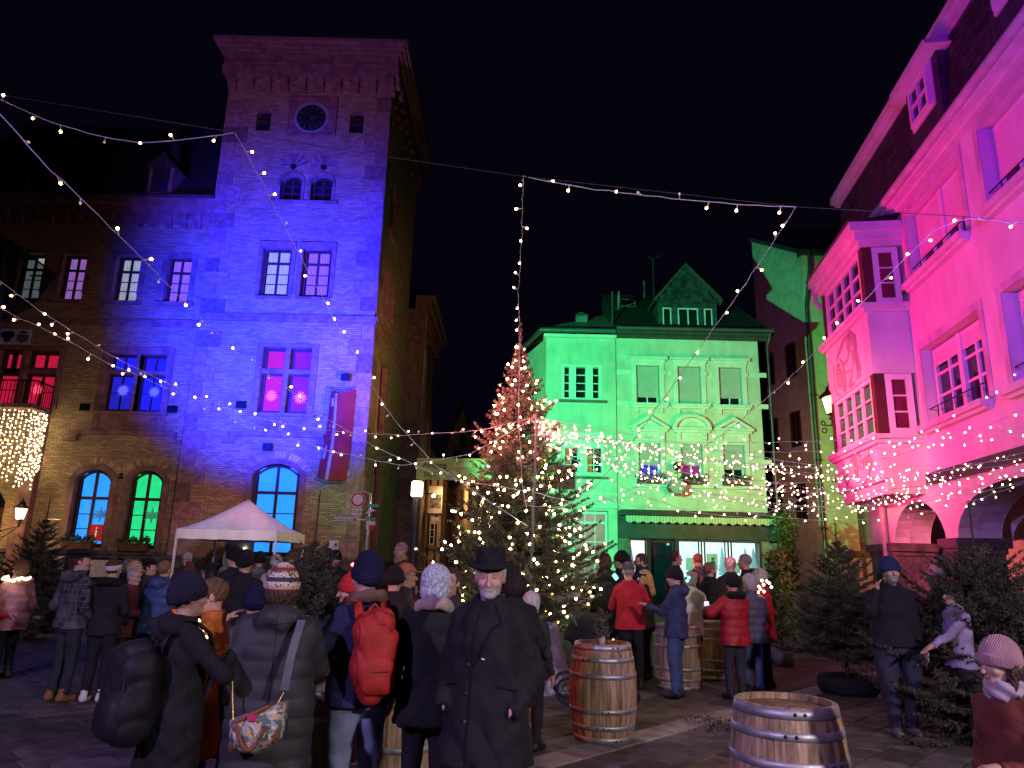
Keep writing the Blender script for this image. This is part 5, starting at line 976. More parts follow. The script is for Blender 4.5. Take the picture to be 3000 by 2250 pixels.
C = at(688, 388, YW); A = at(1532, 517, YW); B = at(2332, 606, YW); L0 = at(-60, 255, YW); R1 = at(2830, 640, YW + .2); R2 = at(3080, 665, YW + .2)
string('string_lights', [LT(7.5), at(-140, 230, YW), at(130, 350, YW), at(290, 400, YW), at(420, 420, YW), at(540, 408, YW), C], 'light string sagging across the upper left sky to the tower corner', None, 0, .36, 'near', .0045, 3)
string('string_lights', [C, at(760, 520, 6.8), at(842, 680, 7.3), at(1000, 975, 8.2), at(1150, 1225, 9.2), at(1275, 1365, 9.8), at(1420, 1460, 10.1), at(1545, 1540, 10.15)], 'light string falling from the tower corner down past the red banner to the tree', None, 0, .3, 'near', .0045, 4)
string('string_lights', [LT(7.0), at(-40, 290, 5.2), at(130, 480, 5.4), at(280, 620, 5.7), at(440, 780, 6.2), at(600, 945, 7.0), at(740, 1060, 7.8), at(930, 1210, 8.8), at(1100, 1310, 9.5), at(1300, 1400, 10.0), at(1545, 1440, 10.2)], 'long light string running from the top left corner down across the tower', None, 0, .3, 'near', .0045, 5)
string('string_lights', [LT(5.2), at(-30, 800, 6.0), at(130, 920, 6.5), at(330, 1045, 7.2), at(560, 1158, 8.0), at(740, 1222, 8.6), at(960, 1262, 9.2), at(1180, 1276, 9.7), at(1400, 1262, 10.0), MT], 'upper of two light strings from the left edge to the mast', None, 0, .2, 'mid', .0035, 6)
string('string_lights', [LT(4.8), at(-30, 890, 6.0), at(150, 975, 6.6), at(330, 1070, 7.2), at(500, 1140, 7.8), at(700, 1230, 8.5), at(960, 1320, 9.2), at(1180, 1365, 9.7), at(1380, 1330, 10.0), MT], 'lower of two light strings from the left edge to the mast', None, 0, .2, 'mid', .0035, 7)
string('string_lights', [A, at(1528, 700, 7.4), at(1518, 850, 8.4), at(1522, 960, 9.3), at(1520, 1250, 9.9), at(1530, 1420, 10.05), at(1545, 1500, 10.1)], 'light string hanging straight down onto the top of the Christmas tree', None, 0, .3, 'near', .0045, 8)
string('string_lights', [A, at(1720, 552, YW), at(1950, 580, YW), at(2150, 598, YW), B], 'short light string spanning the sky between two corner points', None, 0, .3, 'near', .0045, 9)
string('string_lights', [B, at(2250, 735, 6.9), at(2110, 935, 7.5), at(1960, 1145, 8.3), at(1850, 1300, 9.2), at(1740, 1430, 9.8), at(1640, 1490, 10.1), at(1548, 1480, 10.15)], 'light string slanting from the sky across green house to the tree', None, 0, .3, 'near', .0045, 10)
string('string_lights', [PF.p(pu(6.4), 5.3, .05), at(3060, 660, 6.6), R1, at(2740, 672, 6.8), at(2620, 790, 7.2), at(2420, 1000, 8.0), at(2300, 1120, 8.6), at(2130, 1265, 9.3), at(1960, 1375, 9.8), at(1820, 1450, 10), at(1700, 1480, 10.1), at(1560, 1440, 10.2)], 'light string dropping from the right edge past the pink bay', None, 0, .3, 'near', .0045, 11)
string('string_lights', [PF.p(pu(7.7), 4.25, .05), at(3050, 1040, 8.0), at(2900, 1150, 8.4), at(2740, 1250, 8.9), at(2560, 1345, 9.5), at(2400, 1440, 9.9), at(2200, 1520, 10), at(2020, 1500, 10), at(1850, 1440, 10.1), at(1600, 1300, 10.2), MT], 'light string rising to the right edge in front of the pink windows', None, 0, .21, 'mid', .0035, 12)
string('string_lights', [PF.p(pu(8.3), 3.8, .05), at(3050, 1180, 8.6), at(2860, 1260, 9.0), at(2640, 1330, 9.5), at(2480, 1375, 9.8), at(2300, 1352, 10), at(2000, 1300, 10.1), MT], 'upper long light string crossing the pink facade', None, 0, .21, 'mid', .0035, 13)
MB().tube([LT(7.55), at(-60, 268, YW), C, at(1150, 462, YW), A, B, R1 + Vector((0, 0, .02)), R2, PF.p(pu(6.5), 5.35, .05)], .004, 4).obj('span_wire', WIRE_D, None, label='thin dark span wire stretched overhead across the whole square', cat='wire')
for i in range(18):           # the dense fan of strings from the mast to the arcade house
    rg = random.Random(40 + i); f_ = i / 17; e = PF.p(pu(7.2 + 7.6 * (1 - f_) + rg.uniform(-.4, .4)), 3.30 + rg.uniform(-.25, .2), .05)
    string('string_lights', [MT + Vector((0, 0, -.015 * i)), e], 'one of the dense light strings fanning from the mast to the pink arcade', 'light strings fanning to the pink arcade', .2 + 1.25 * rg.random() * (.45 + .55 * f_), .15, 'far', .0028, 60 + i)
string('string_lights', [at(1600, 1240, 10.2), at(1700, 1400, 10.1), at(1770, 1460, 10.0), at(1830, 1480, 9.9), at(1950, 1492, 9.8), at(2060, 1492, 9.8), at(2200, 1450, 9.8), at(2300, 1400, 9.9)], 'light garland drooping below the others in front of the shop awning', None, 0, .2, 'far', .0028, 90)
string('string_lights', [at(1560, 1235, 10.2), at(1640, 1330, 10.05), at(1720, 1440, 10), at(1800, 1470, 9.95), at(1880, 1440, 9.95), at(1990, 1400, 10)], 'short drooping light garland just right of the tree', None, 0, .2, 'far', .0028, 91)
# lights on the tree itself
rg = np.random.default_rng(5); tl = empty('tree_lights', (.2, 11.2, .9), 'warm fairy lights wound round the Christmas tree', 'fairy lights')
cand = ctips[(ctips[:, 1] < 11.45)]; cand = cand[rg.permutation(len(cand))]; chosen = []
for q in cand:
    if all((q[0] - c[0]) ** 2 + (q[1] - c[1]) ** 2 + (q[2] - c[2]) ** 2 > .011 for c in chosen): chosen.append(q)
    if len(chosen) >= 300: break
for q in chosen:
    o = bpy.data.objects.new('bulb', BT); COL.objects.link(o); o.parent = tl; o.matrix_parent_inverse = Matrix.Translation(-Vector(tl['base'])); o.location = Vector(q) + Vector((0, -.03, .0)); o.rotation_euler = (rg.uniform(0, 6), rg.uniform(0, 6), 0)
wp = []
for k in range(420):
    t = k / 419; z = .95 + 4.3 * t; r_ = 1.3 * (1 - t) ** 1.05 + .03; a = k * .21; wp.append(Vector(caxis(z)) + Vector((r_ * math.cos(a), r_ * math.sin(a), .02 * math.sin(k))))
MB().tube(wp, .0035, 4).obj('cable', WIRE_D, tl)
# curtain of lights on the town hall balcony
cu = empty('light_curtain', (-18.5, 25.7, 6.7), 'curtain of small lights hanging from the town hall balcony', 'light curtain')
mbs = bulb_mesh('curtain_bulb', .042, M('curtain_bulb_glow', (.9, .85, .7), var=0, emis=(1, .80, .42), estr=13), False); bv = np.array([tuple(v.co) for v in mbs.vertices]); bf = [tuple(p.vertices) for p in mbs.polygons]
rg = random.Random(9)
strands = [(-20.9 + k * .17, 25.72) for k in range(21)] + [(-17.4, 25.8 + k * .13) for k in range(8)]
for k, (x, y) in enumerate(strands):
    ln = 2.5 + .6 * math.sin(k * 1.3) * .3 + rg.uniform(-.25, .35) - (.8 if 3 < k < 9 else 0); mb = MB(); mb.cm = 1; mb.tube([(x, y, 6.72), (x + .02, y, 6.72 - ln)], .0045, 3); mb.cm = 0
    z = 6.6
    while z > 6.72 - ln:
        vv = bv @ np.array(Matrix.Rotation(rg.uniform(0, 6), 3, 'X')) + np.array([x + rg.uniform(-.05, .05), y + rg.uniform(-.04, .04), z]); mb.add(vv, bf, True); z -= rg.uniform(.1, .17)
    mb.obj('light_strand', [mbs.materials[0], WIRE, HALO], cu)
# ------------------------------------------------------------------ people: bodies and clothes grown from distance fields
def surfnet(fn, lo, hi, h):
    lo = np.asarray(lo, float); hi = np.asarray(hi, float); n = np.maximum(4, np.ceil((hi - lo) / h).astype(int) + 1)
    gx_ = [lo[i] + h * np.arange(n[i]) for i in range(3)]; X, Y, Z = np.meshgrid(*gx_, indexing='ij')
    V = fn(X.astype(np.float32), Y.astype(np.float32), Z.astype(np.float32)); V = np.asarray(V, np.float32)
    V[0] = V[-1] = 1; V[:, 0] = V[:, -1] = 1; V[:, :, 0] = V[:, :, -1] = 1
    S = V < 0; c = np.zeros(tuple(n - 1), np.int8)
    for i in (0, 1):
        for j in (0, 1):
            for k in (0, 1): c += S[i:n[0] - 1 + i, j:n[1] - 1 + j, k:n[2] - 1 + k]
    act = (c > 0) & (c < 8); idx = -np.ones(act.shape, np.int32); ai = np.argwhere(act); m = len(ai); idx[act] = np.arange(m)
    acc = np.zeros((m, 3)); num = np.zeros(m)
    for c0 in ((0, 0, 0), (1, 0, 0), (0, 1, 0), (0, 0, 1), (1, 1, 0), (1, 0, 1), (0, 1, 1)):
        for ax in range(3):
            if c0[ax]: continue
            c1 = list(c0); c1[ax] = 1; a = V[ai[:, 0] + c0[0], ai[:, 1] + c0[1], ai[:, 2] + c0[2]]; b = V[ai[:, 0] + c1[0], ai[:, 1] + c1[1], ai[:, 2] + c1[2]]
            w = (a < 0) != (b < 0); t = np.where(w, a / np.where(w, a - b, 1), 0); p = np.array(c0, float)[None, :].repeat(m, 0); p[:, ax] += t; acc += p * w[:, None]; num += w
    P = lo + (ai + acc / np.maximum(num, 1)[:, None]) * h; Q = []
    for ax in range(3):
        o1, o2 = [(1, 2), (2, 0), (0, 1)][ax]; sl0 = [slice(1, -1)] * 3; sl1 = [slice(1, -1)] * 3; sl0[ax] = slice(0, -1); sl1[ax] = slice(1, None)
        A, B = S[tuple(sl0)], S[tuple(sl1)]; w = np.argwhere(A != B)
        if not len(w): continue
        inn = A[tuple(w.T)]; base = w + 1; base[:, ax] -= 1
        def cell(d1, d2): q = base.copy(); q[:, o1] -= d1; q[:, o2] -= d2; return idx[tuple(q.T)]
        f = np.stack([cell(1, 1), cell(0, 1), cell(0, 0), cell(1, 0)], 1); f[~inn] = f[~inn][:, ::-1]; Q.append(f)
    F = np.concatenate(Q) if Q else np.zeros((0, 4), int); F = F[(F >= 0).all(1)]
    return P, F
def cone(X, Y, Z, a, b, r1, r2):
    a = np.asarray(a, float); b = np.asarray(b, float); d = b - a; L = float(d @ d) + 1e-9
    px, py, pz = X - a[0], Y - a[1], Z - a[2]; t = np.clip((px * d[0] + py * d[1] + pz * d[2]) / L, 0, 1)
    return np.sqrt((px - d[0] * t) ** 2 + (py - d[1] * t) ** 2 + (pz - d[2] * t) ** 2) - (r1 + (r2 - r1) * t), t
def ell(X, Y, Z, c, r):
    k0 = np.sqrt(((X - c[0]) / r[0]) ** 2 + ((Y - c[1]) / r[1]) ** 2 + ((Z - c[2]) / r[2]) ** 2); return (k0 - 1) * min(r)
def smin(a, b, k): h = np.clip(.5 + .5 * (b - a) / k, 0, 1); return b + (a - b) * h - k * h * (1 - h)
def smax(a, b, k): return -smin(-a, -b, k)
def profile(X, Y, Z, tab):   # rows: z, half width, half depth, centre y
    t = np.array(tab, float); a = np.interp(Z, t[:, 0], t[:, 1]); b = np.interp(Z, t[:, 0], t[:, 2]); cy_ = np.interp(Z, t[:, 0], t[:, 3])
    d = (((np.abs(X) / a) ** 2.4 + (np.abs(Y - cy_) / b) ** 2.4) ** (1 / 2.4) - 1) * np.minimum(a, b)
    return np.maximum(d, np.maximum(t[0, 0] - Z, Z - t[-1, 0]))
def folds(X, Y, Z, rg, amp, freq):
    d = 0
    for _ in range(5):
        v = rg.normal(0, 1, 3); v[2] *= 1.3; v /= np.linalg.norm(v); f = freq * rg.uniform(.6, 1.7); d = d + np.sin((X * v[0] + Y * v[1] + Z * v[2]) * f + 2.2 * np.sin((X * v[2] - Y * v[0] + Z * v[1]) * f * .45) + rg.uniform(0, 6))
    return d * amp / 5
def ik(S, Wt, l1, l2, pole):
    S, Wt, pole = np.array(S, float), np.array(Wt, float), np.array(pole, float); d = Wt - S; L = np.linalg.norm(d); Lm = min(L, (l1 + l2) * .995); u = d / L; a = (l1 * l1 - l2 * l2 + Lm * Lm) / (2 * Lm); h = math.sqrt(max(0, l1 * l1 - a * a)); pole = pole - u * (pole @ u); pole /= np.linalg.norm(pole) + 1e-9
    return S + u * a + pole * h, S + u * Lm
CLOTH = {}
def cloth(name, col, kind=None, rough=.85, bump=.25, bscale=90, **k):
    return M('cloth_' + name, col, rough, bump=bump, bscale=bscale, kind=kind, var=.22, vscale=7, **k)
SKIN = M('skin', (.5, .3, .22), .55, kind='attr', var=.12, vscale=30, spec=.35)
HAIRM = {}
def hairmat(col): 
    k = 'hair_%d_%d_%d' % tuple(int(c * 255) for c in col); return M(k, col, .5, var=.35, vscale=60, bump=.7, bscale=120)
ARMS = dict(hang=((.255, .05, .85), (.25, -.6, -.2)), pocket=((.205, .135, .93), (.5, -1, 0)), hold=((.16, .30, 1.12), (.6, -.3, -.7)), phone=((.20, .13, 1.45), (.4, .35, -1)), front=((.1, .32, 1.2), (.6, -.1, -.8)), point=((.28, .50, 1.40), (.6, 0, -.8)), reach=((.3, .48, 1.08), (.4, -.1, -1)), drink=((.07, .24, 1.42), (.9, .1, -.6)))
def person(name, x, y, face, h=1.72, label='', skin=(.52, .31, .23), coat='jacket', ccol=None, hem=.78, pants=None, shoe=None, hat=None, hcol=None, hair='short', haircol=(.05, .035, .025), la=None, ra=None, headyaw=None, headpitch=None, tilt=.03, vox=.016, build=1., glasses=False, beard=None, hood=None, hoodmat=None, scarf=None, stride=0., seed=1, hands=None, zoff=0., bend=0., collar=True):
    rg = np.random.default_rng(seed); s = h / 1.75
    la = la or rg.choice(['hang', 'pocket', 'hold', 'front']); ra = ra or rg.choice(['hang', 'pocket', 'hold', 'front']); headyaw = rg.uniform(-16, 16) if headyaw is None else headyaw; headpitch = rg.uniform(-9, 4) if headpitch is None else headpitch
    root = empty(name, (x, y, zoff), label, 'person', None, math.radians(face), local=True); root.rotation_euler = (rg.uniform(-tilt, tilt), rg.uniform(-tilt, tilt), math.radians(face))
    ccol = ccol or cloth('black', (.012, .012, .014)); pants = pants or cloth('dark_trousers', (.016, .016, .022)); shoe = shoe or M('black_shoe', (.015, .014, .013), .5)
    th_ = {'jacket': .0, 'puffer': .016, 'coat': .006, 'sweater': -.004}[coat]; B = build
    hv = (vox * .75)
    # --- joints
    shx = .165 * (.5 + .5 * B); pts = {}
    for sd, arm in ((-1, la), (1, ra)):
        wt, po = ARMS[arm] if isinstance(arm, str) else arm
        el, wr = ik((sd * shx, -.01, 1.378), (sd * wt[0], wt[1], wt[2]), .29, .27, (sd * po[0], po[1], po[2])); pts[sd] = (np.array([sd * shx, -.01, 1.378]), el, wr)
    def out(nm, fn, lo, hi, vx, mat, col=None, smooth=True):
        P, F = surfnet(fn, lo, hi, vx)
        if not len(F): return None
        me = fastmesh(nm, P * s, F, smooth, [mat])
        if col is not None:
            ca_ = me.color_attributes.new('Col', 'FLOAT_COLOR', 'POINT'); c4 = np.ones((len(P), 4), np.float32); c4[:, :3] = col(P); ca_.data.foreach_set('color', c4.ravel())
        return link(nm, me, root)
    # --- head (own yaw / pitch about the neck)
    yw, pt_ = math.radians(headyaw), math.radians(headpitch); cyw, syw, cp, sp_ = math.cos(yw), math.sin(yw), math.cos(pt_), math.sin(pt_)
    def toh(X, Y, Z):
        x0, y0, z0 = X, Y - .0, Z - 1.50; x1, y1 = x0 * cyw + y0 * syw, -x0 * syw + y0 * cyw; y2, z2 = y1 * cp + z0 * sp_, -y1 * sp_ + z0 * cp; return x1, y2, z2 + 1.50
    def head(X, Y, Z, detail=True):
        x, y, z = toh(X, Y, Z)
        d = ell(x, y, z, (0, .0, 1.655), (.077, .098, .096)); d = smin(d, ell(x, y, z, (0, .03, 1.585), (.06, .072, .078)), .03)
        d = smin(d, ell(x, y, z, (0, .082, 1.545), (.03, .022, .02)), .025)
        d = smin(d, cone(x, y, z, (0, .1, 1.648), (0, .122, 1.607), .009, .0145)[0], .012)
        d = smin(d, cone(x, y, z, (-.035, .088, 1.668), (.035, .088, 1.668), .011, .011)[0], .012)
        for e in (-1, 1):
            d = smax(d, -ell(x, y, z, (e * .031, .106, 1.647), (.019, .018, .012)), .008); d = np.minimum(d, ell(x, y, z, (e * .031, .083, 1.646), (.013, .013, .011)))
            d = smin(d, ell(x, y, z, (e * .08, -.005, 1.63), (.012, .022, .034)), .006); d = smin(d, ell(x, y, z, (e * .042, .075, 1.61), (.024, .024, .02)), .02)
        d = smin(d, ell(x, y, z, (0, .1, 1.572), (.023, .012, .0075)), .006); d = smax(d, -ell(x, y, z, (0, .115, 1.5725), (.022, .01, .002)), .003)
        return smin(d, cone(X, Y, Z, (0, -.02, 1.44), (0, .0, 1.57), .062, .052)[0], .025)
    def hcolr(P):
        x, y, z = toh(P[:, 0], P[:, 1], P[:, 2]); c = np.tile(np.array(skin), (len(P), 1)); hm = z > 1.5
        rd = np.exp(-(((np.abs(x) - .045) / .02) ** 2 + ((z - 1.605) / .02) ** 2)) * (y > .04) * .35; c = c * (1 - rd[:, None]) + np.array(skin) * np.array([1.15, .7, .7]) * rd[:, None]
        if beard is not None: m_ = hm & (z < 1.598 + .0 * x) & (y > .012) & ~((np.abs(x) < .022) & (np.abs(z - 1.572) < .008)) ; c[m_] = beard
        lip = hm & (np.abs(x) < .022) & (np.abs(z - 1.572) < .0075) & (y > .085); c[lip] = np.array(skin) * np.array([.85, .48, .5])
        ey = hm & (((np.abs(x) - .031) / .0125) ** 2 + ((z - 1.645) / .0048) ** 2 < 1) & (y > .06); c[ey] = (.30, .27, .25)
        ir = ey & (np.abs(np.abs(x) - .031) < .0075); c[ir] = (.02, .015, .012)
        br = hm & (((np.abs(x) - .034) / .02) ** 2 + ((z - 1.676 + np.abs(np.abs(x) - .034) * .1) / .0055) ** 2 < 1) & (y > .06); c[br] = np.array(haircol) * .7
        return c
    hp, hf = surfnet(lambda X, Y, Z: head(X, Y, Z), (-.16, -.17, 1.42), (.16, .19, 1.80), min(.0085, vox * .55)); C_ = [hcolr(hp)]; Vs = [hp]; Fs = [hf]; off = len(hp)
    # trunk, limbs
    def body(X, Y, Z):
        d = profile(X, Y, Z, [(.84, .15, .10, 0), (1.0, .15, .10, 0), (1.15, .13, .09, 0), (1.32, .16, .1, 0), (1.45, .1, .07, 0)])
        for sd in (-1, 1):
            S_, E_, W_ = pts[sd]; d = smin(d, cone(X, Y, Z, S_, E_, .045, .038)[0], .03); d = smin(d, cone(X, Y, Z, E_, W_, .037, .026)[0], .01)
            o_ = stride * sd; d = smin(d, cone(X, Y, Z, (sd * .085 * B, 0, .9), (sd * .095 * B, .02 + o_ * .5, .5), .07, .045)[0], .03); d = smin(d, cone(X, Y, Z, (sd * .095 * B, .02 + o_ * .5, .5), (sd * .1, -.01 + o_, .08), .044, .032)[0], .01)
        return d
    ext = max(.45, max(max(abs(pts[sd][2][0]), abs(pts[sd][2][1]), abs(pts[sd][1][0])) for sd in (-1, 1)) + .12)
    bp, bf = surfnet(body, (-ext, -ext * .8, .05), (ext, ext, 1.75), .036); Vs.append(bp); Fs.append(bf + off); C_.append(np.tile(np.array(skin), (len(bp), 1))); off += len(bp)
    # hands with five fingers
    for sd in (-1, 1):
        arm = la if sd < 0 else ra
        if arm == 'pocket': continue
        S_, E_, W_ = pts[sd]; fd = W_ - E_; fd /= np.linalg.norm(fd); ref = np.array([sd * -1., .2, 0]) if abs(fd[2]) > .7 else np.array([0, 0, -1.]); nrm = ref - fd * (ref @ fd); nrm /= np.linalg.norm(nrm); lat = np.cross(fd, nrm) * sd
        if abs(fd[2]) > .7 and lat[1] < 0: lat = -lat
        if abs(fd[2]) <= .7 and lat[0] * sd > 0: lat = -lat
        curl = {'front': .9, 'hold': 1.0, 'drink': 1.0, 'phone': .8}.get(arm if isinstance(arm, str) else 'hang', .45); G = []
        for i, (o_, ln) in enumerate(((.027, .072), (.009, .08), (-.009, .075), (-.026, .06))):
            cu_ = curl
            if arm == 'point': cu_ = .05 if i == 0 else 1.25
            if arm == 'reach': cu_ = .15
            p0 = W_ + fd * .095 + lat * o_; d1 = fd * math.cos(cu_ * .6) + nrm * math.sin(cu_ * .6); p1 = p0 + d1 * ln * .5; d2 = fd * math.cos(cu_ * 1.5) + nrm * math.sin(cu_ * 1.5); G.append((p0, p1, p1 + d2 * ln * .5))
        tb = W_ + fd * .035 + lat * .03; t1 = tb + (fd * .6 + lat * .7 + nrm * .25) * .045; t2 = t1 + (fd * .85 + lat * .15 + nrm * .45) * .035
        root['grip_left' if sd < 0 else 'grip_right'] = [float(v) for v in (W_ + fd * .1 + nrm * .03) * s]
        def hand(X, Y, Z):
            d = cone(X, Y, Z, W_ - fd * .03, W_ + fd * .03, .026, .028)[0]
            for o_ in (-.02, 0, .02): d = smin(d, cone(X, Y, Z, W_ + fd * .03 + lat * o_ * .7, W_ + fd * .09 + lat * o_, .02, .014)[0], .014)
            for p0, p1, p2 in G: d = smin(d, np.minimum(cone(X, Y, Z, p0, p1, .0095, .0088)[0], cone(X, Y, Z, p1, p2, .0088, .0072)[0]), .004)
            return smin(d, np.minimum(cone(X, Y, Z, tb, t1, .0135, .011)[0], cone(X, Y, Z, t1, t2, .0105, .0085)[0]), .008)
        q = W_ + fd * .07; hp2, hf2 = surfnet(hand, q - .14, q + .14, min(.0075, vox * .5)); Vs.append(hp2); Fs.append(hf2 + off); C_.append(np.tile(np.array(skin) * np.array([1.02, .95, .95]), (len(hp2), 1))); off += len(hp2)
    me = fastmesh('body', np.concatenate(Vs) * s, np.concatenate(Fs), True, [SKIN]); ca_ = me.color_attributes.new('Col', 'FLOAT_COLOR', 'POINT'); c4 = np.ones((off, 4), np.float32); c4[:, :3] = np.concatenate(C_); ca_.data.foreach_set('color', c4.ravel()); link('body', me, root)
    # --- coat
    fw = (1.6 if coat == 'coat' else 1.15); hz = hem
    def coatf(X, Y, Z):
        fl = 1 + (fw - 1) * .25
        d = profile(X, Y, Z, [(hz, .205 * B * fl, .15 * B * fl, -.005), (.97, .19 * B * (1 + .3 * (fl - 1)), .14 * B, 0), (1.1, .178 * B, .13 * B, .0), (1.28, .19 * (.4 + .6 * B), .132 * B, 0.0), (1.36, .172 * (.5 + .5 * B), .12, -.005), (1.44, .115, .095, -.01), (1.50, .075, .075, -.012)]) - th_
        if coat == 'puffer': d = d - .011 * np.abs(np.sin(math.pi * (Z - hz) / .115)) ** .5
        for sd in (-1, 1):
            S_, E_, W_ = pts[sd]; a, t = cone(X, Y, Z, S_, E_, (.066 + th_) * (.6 + .4 * B), .056 + th_); b, t2 = cone(X, Y, Z, E_, W_ - (W_ - E_) * .03, .054 + th_, .042 + th_ * .8)
            if coat == 'puffer': a = a - .009 * np.abs(np.sin(math.pi * t * 2.6)) ** .5; b = b - .009 * np.abs(np.sin(math.pi * t2 * 2.4)) ** .5
            else: a = a - .004 * np.sin(t * 17 + 9 * X) * (t > .35); b = b - .0045 * np.sin(t2 * 22 + 11 * Y)
            w_ = (X - W_[0]) * (W_ - E_)[0] + (Y - W_[1]) * (W_ - E_)[1] + (Z - W_[2]) * (W_ - E_)[2]; b = np.maximum(b, w_ / .27 - .004)
            d = smin(d, smin(a, b, .025), .035); d = smin(d, cone(X, Y, Z, (sd * .03, -.02, 1.455), S_ + np.array([sd * .0, 0, .012]), .062, .058)[0] - th_ * .6, .03)
        if collar:
            q = np.sqrt((X / 1.02) ** 2 + (Y + .008) ** 2); d = smin(d, np.sqrt((q - .07) ** 2 + ((Z - 1.495) * .62) ** 2) - .021 - th_ * .4, .018)
        if hood == 'down':
            hd = ell(X, Y, Z, (0, -.11, 1.455), (.15, .085, .085)); hd = smax(hd, -ell(X, Y, Z, (0, -.075, 1.53), (.085, .06, .07)), .02); d = smin(d, hd - .01 * np.sin(X * 40) * np.sin(Z * 33), .03)
        rg2 = np.random.default_rng(seed + 5); d = d + folds(X, Y, Z, rg2, .013 if coat != 'puffer' else .008, 26)
        if coat != 'puffer':
            w1 = np.abs(np.sin(Z * 15 + X * 9 * np.sin(Y * 7 + seed) + 2.5 * np.sin(X * 8 + seed) + 2 * np.sin(Y * 9))); w2 = np.abs(np.sin(X * 16 + Y * 13 + 1.5 * np.sin(Z * 7 + seed)))
            d = d + .006 * (1 - w1) ** 4 - .001 * w1 + .006 * (1 - w2) ** 3 * np.clip((1.2 - Z) * 3, 0, 1)
        d = np.maximum(d, -ell(X, Y, Z, (0, .015, 1.56), (.066, .078, .09)) if collar else d * 0 - 1)
        return d
    ey = max(.34, max(pts[sd][2][1] for sd in (-1, 1)) + .12); out('coat' if coat == 'coat' else ('sweater' if coat == 'sweater' else 'jacket'), coatf, (-ext, -.36, hz - .04), (ext, ey, max(1.62, max(pts[sd][2][2] for sd in (-1, 1)) + .06)), vox, ccol)
    if hood == 'fur':
        def fur(X, Y, Z):
            q = np.sqrt(X ** 2 + ((Y + .045) / .95) ** 2); d = np.sqrt((q - .115) ** 2 + ((Z - 1.46 - .25 * (-Y - .05)) * .9) ** 2) - .05; return d + .012 * np.sin(X * 150) * np.sin(Y * 140) * np.sin(Z * 160)
        out('fur_collar', fur, (-.25, -.27, 1.36), (.25, .2, 1.6), vox * .8, hoodmat or cloth('black_fur', (.008, .008, .009), bump=1, bscale=160))
    if hood == 'lining':
        def lin(X, Y, Z):
            q = np.sqrt((X / 1.1) ** 2 + (Y + .04) ** 2); return np.sqrt((q - .1) ** 2 + ((Z - 1.475 + .35 * np.clip(Y, -.2, .1)) * .7) ** 2) - .03 + .004 * np.sin(X * 60)
        out('hood_lining', lin, (-.25, -.24, 1.34), (.25, .16, 1.62), vox * .8, hoodmat)
    if scarf is not None:
        def scf(X, Y, Z): q = np.sqrt((X / 1.05) ** 2 + (Y - .005) ** 2); return np.sqrt((q - .078) ** 2 + ((Z - 1.505 + .12 * Y) * .55) ** 2) - .03 + .006 * np.sin(np.arctan2(Y, X) * 5 + Z * 70)
        out('scarf', scf, (-.2, -.2, 1.4), (.2, .2, 1.62), vox * .7, scarf)
    # --- trousers and shoes
    st = stride
    def legs(X, Y, Z):
        d = profile(X, Y, Z, [(.8, .16 * B, .115 * B, 0), (.9, .168 * B, .12 * B, 0), (1.02, .15 * B, .11 * B, 0)])
        for sd in (-1, 1):
            o_ = st * sd; K = (sd * .095 * B, .02 + o_ * .5, .5); A_ = (sd * .1, -.01 + o_, .1); d = smin(d, cone(X, Y, Z, (sd * .085 * B, 0, .88), K, .1 * B, .073 * (.5 + .5 * B))[0], .03); d = smin(d, cone(X, Y, Z, K, A_, .07 * (.5 + .5 * B), .06)[0], .012)
        d = d + folds(X, Y, Z, np.random.default_rng(seed + 9), .009, 30) + .006 * np.sin(Z * 75 + X * 12) * np.clip((.32 - Z) * 5, 0, 1)
        return np.maximum(d, .055 - Z)
    if hem > .12: out('trousers', legs, (-.32 * B, -.3 - abs(st), .02), (.32 * B, .3 + abs(st), 1.06), vox, pants)
    for sd in (-1, 1):
        o_ = st * sd; cx_ = sd * .1
        def shoef(X, Y, Z):
            d = cone(X, Y, Z, (cx_, -.055 + o_, .05), (cx_ + sd * .02, .13 + o_, .035), .047, .04)[0]; d = smin(d, cone(X, Y, Z, (cx_, -.03 + o_, .05), (cx_, -.02 + o_, .15), .045, .05)[0], .03); return np.maximum(smax(d, .004 - Z, .008), Z - .16)
        out('shoe', shoef, (cx_ - .1, -.15 + o_, -.02), (cx_ + .1, .22 + o_, .2), vox * .8, shoe)
    # --- hair
    if hair:
        hm_ = hairmat(haircol)
        def hairf(X, Y, Z):
            x, y, z = toh(X, Y, Z); d = ell(x, y, z, (0, -.012, 1.668), (.091, .107, .103)); 
            if hair == 'bald': d = np.maximum(d, z - 1.66)
            if hair in ('bob', 'long', 'fluffy'): d = smin(d, ell(x, y, z, (0, -.04, 1.60), (.1, .085, .1)), .03)
            if hair == 'fluffy': d = smin(d, ell(x, y, z, (0, -.03, 1.69), (.1, .11, .1)), .03)
            if hair == 'long':
                for e in (-1, 1): d = smin(d, cone(x, y, z, (e * .075, .0, 1.63), (e * .1, .06, 1.36), .035, .028)[0], .03)
                d = smin(d, cone(x, y, z, (0, -.07, 1.62), (0, -.1, 1.38), .075, .06)[0], .04)
            if hair == 'bun': d = smin(d, ell(x, y, z, (0, -.05, 1.785), (.05, .05, .042)), .012)
            lim = {'short': 1.585, 'bald': 1.59}.get(hair, 1.50 if hair != 'long' else 1.3)
            d = smax(d, -np.maximum(.030 - y, z - 1.715), .012)
            d = smax(d, lim - z, .01)
            an = np.arctan2(x, y + .02); return d + (.004 if hair == 'short' else .006) * np.sin(an * 26 + z * 40 + 3 * np.sin(z * 50)) + .003 * np.sin(z * 90 + an * 11)
        out('hair', hairf, (-.2, -.24, 1.28 if hair == 'long' else 1.45), (.2, .2, 1.86), vox * .6, hm_)
    # --- headgear
    hc = hcol or cloth('black_knit', (.012, .012, .014), 'knit', bscale=45, bump=.6)
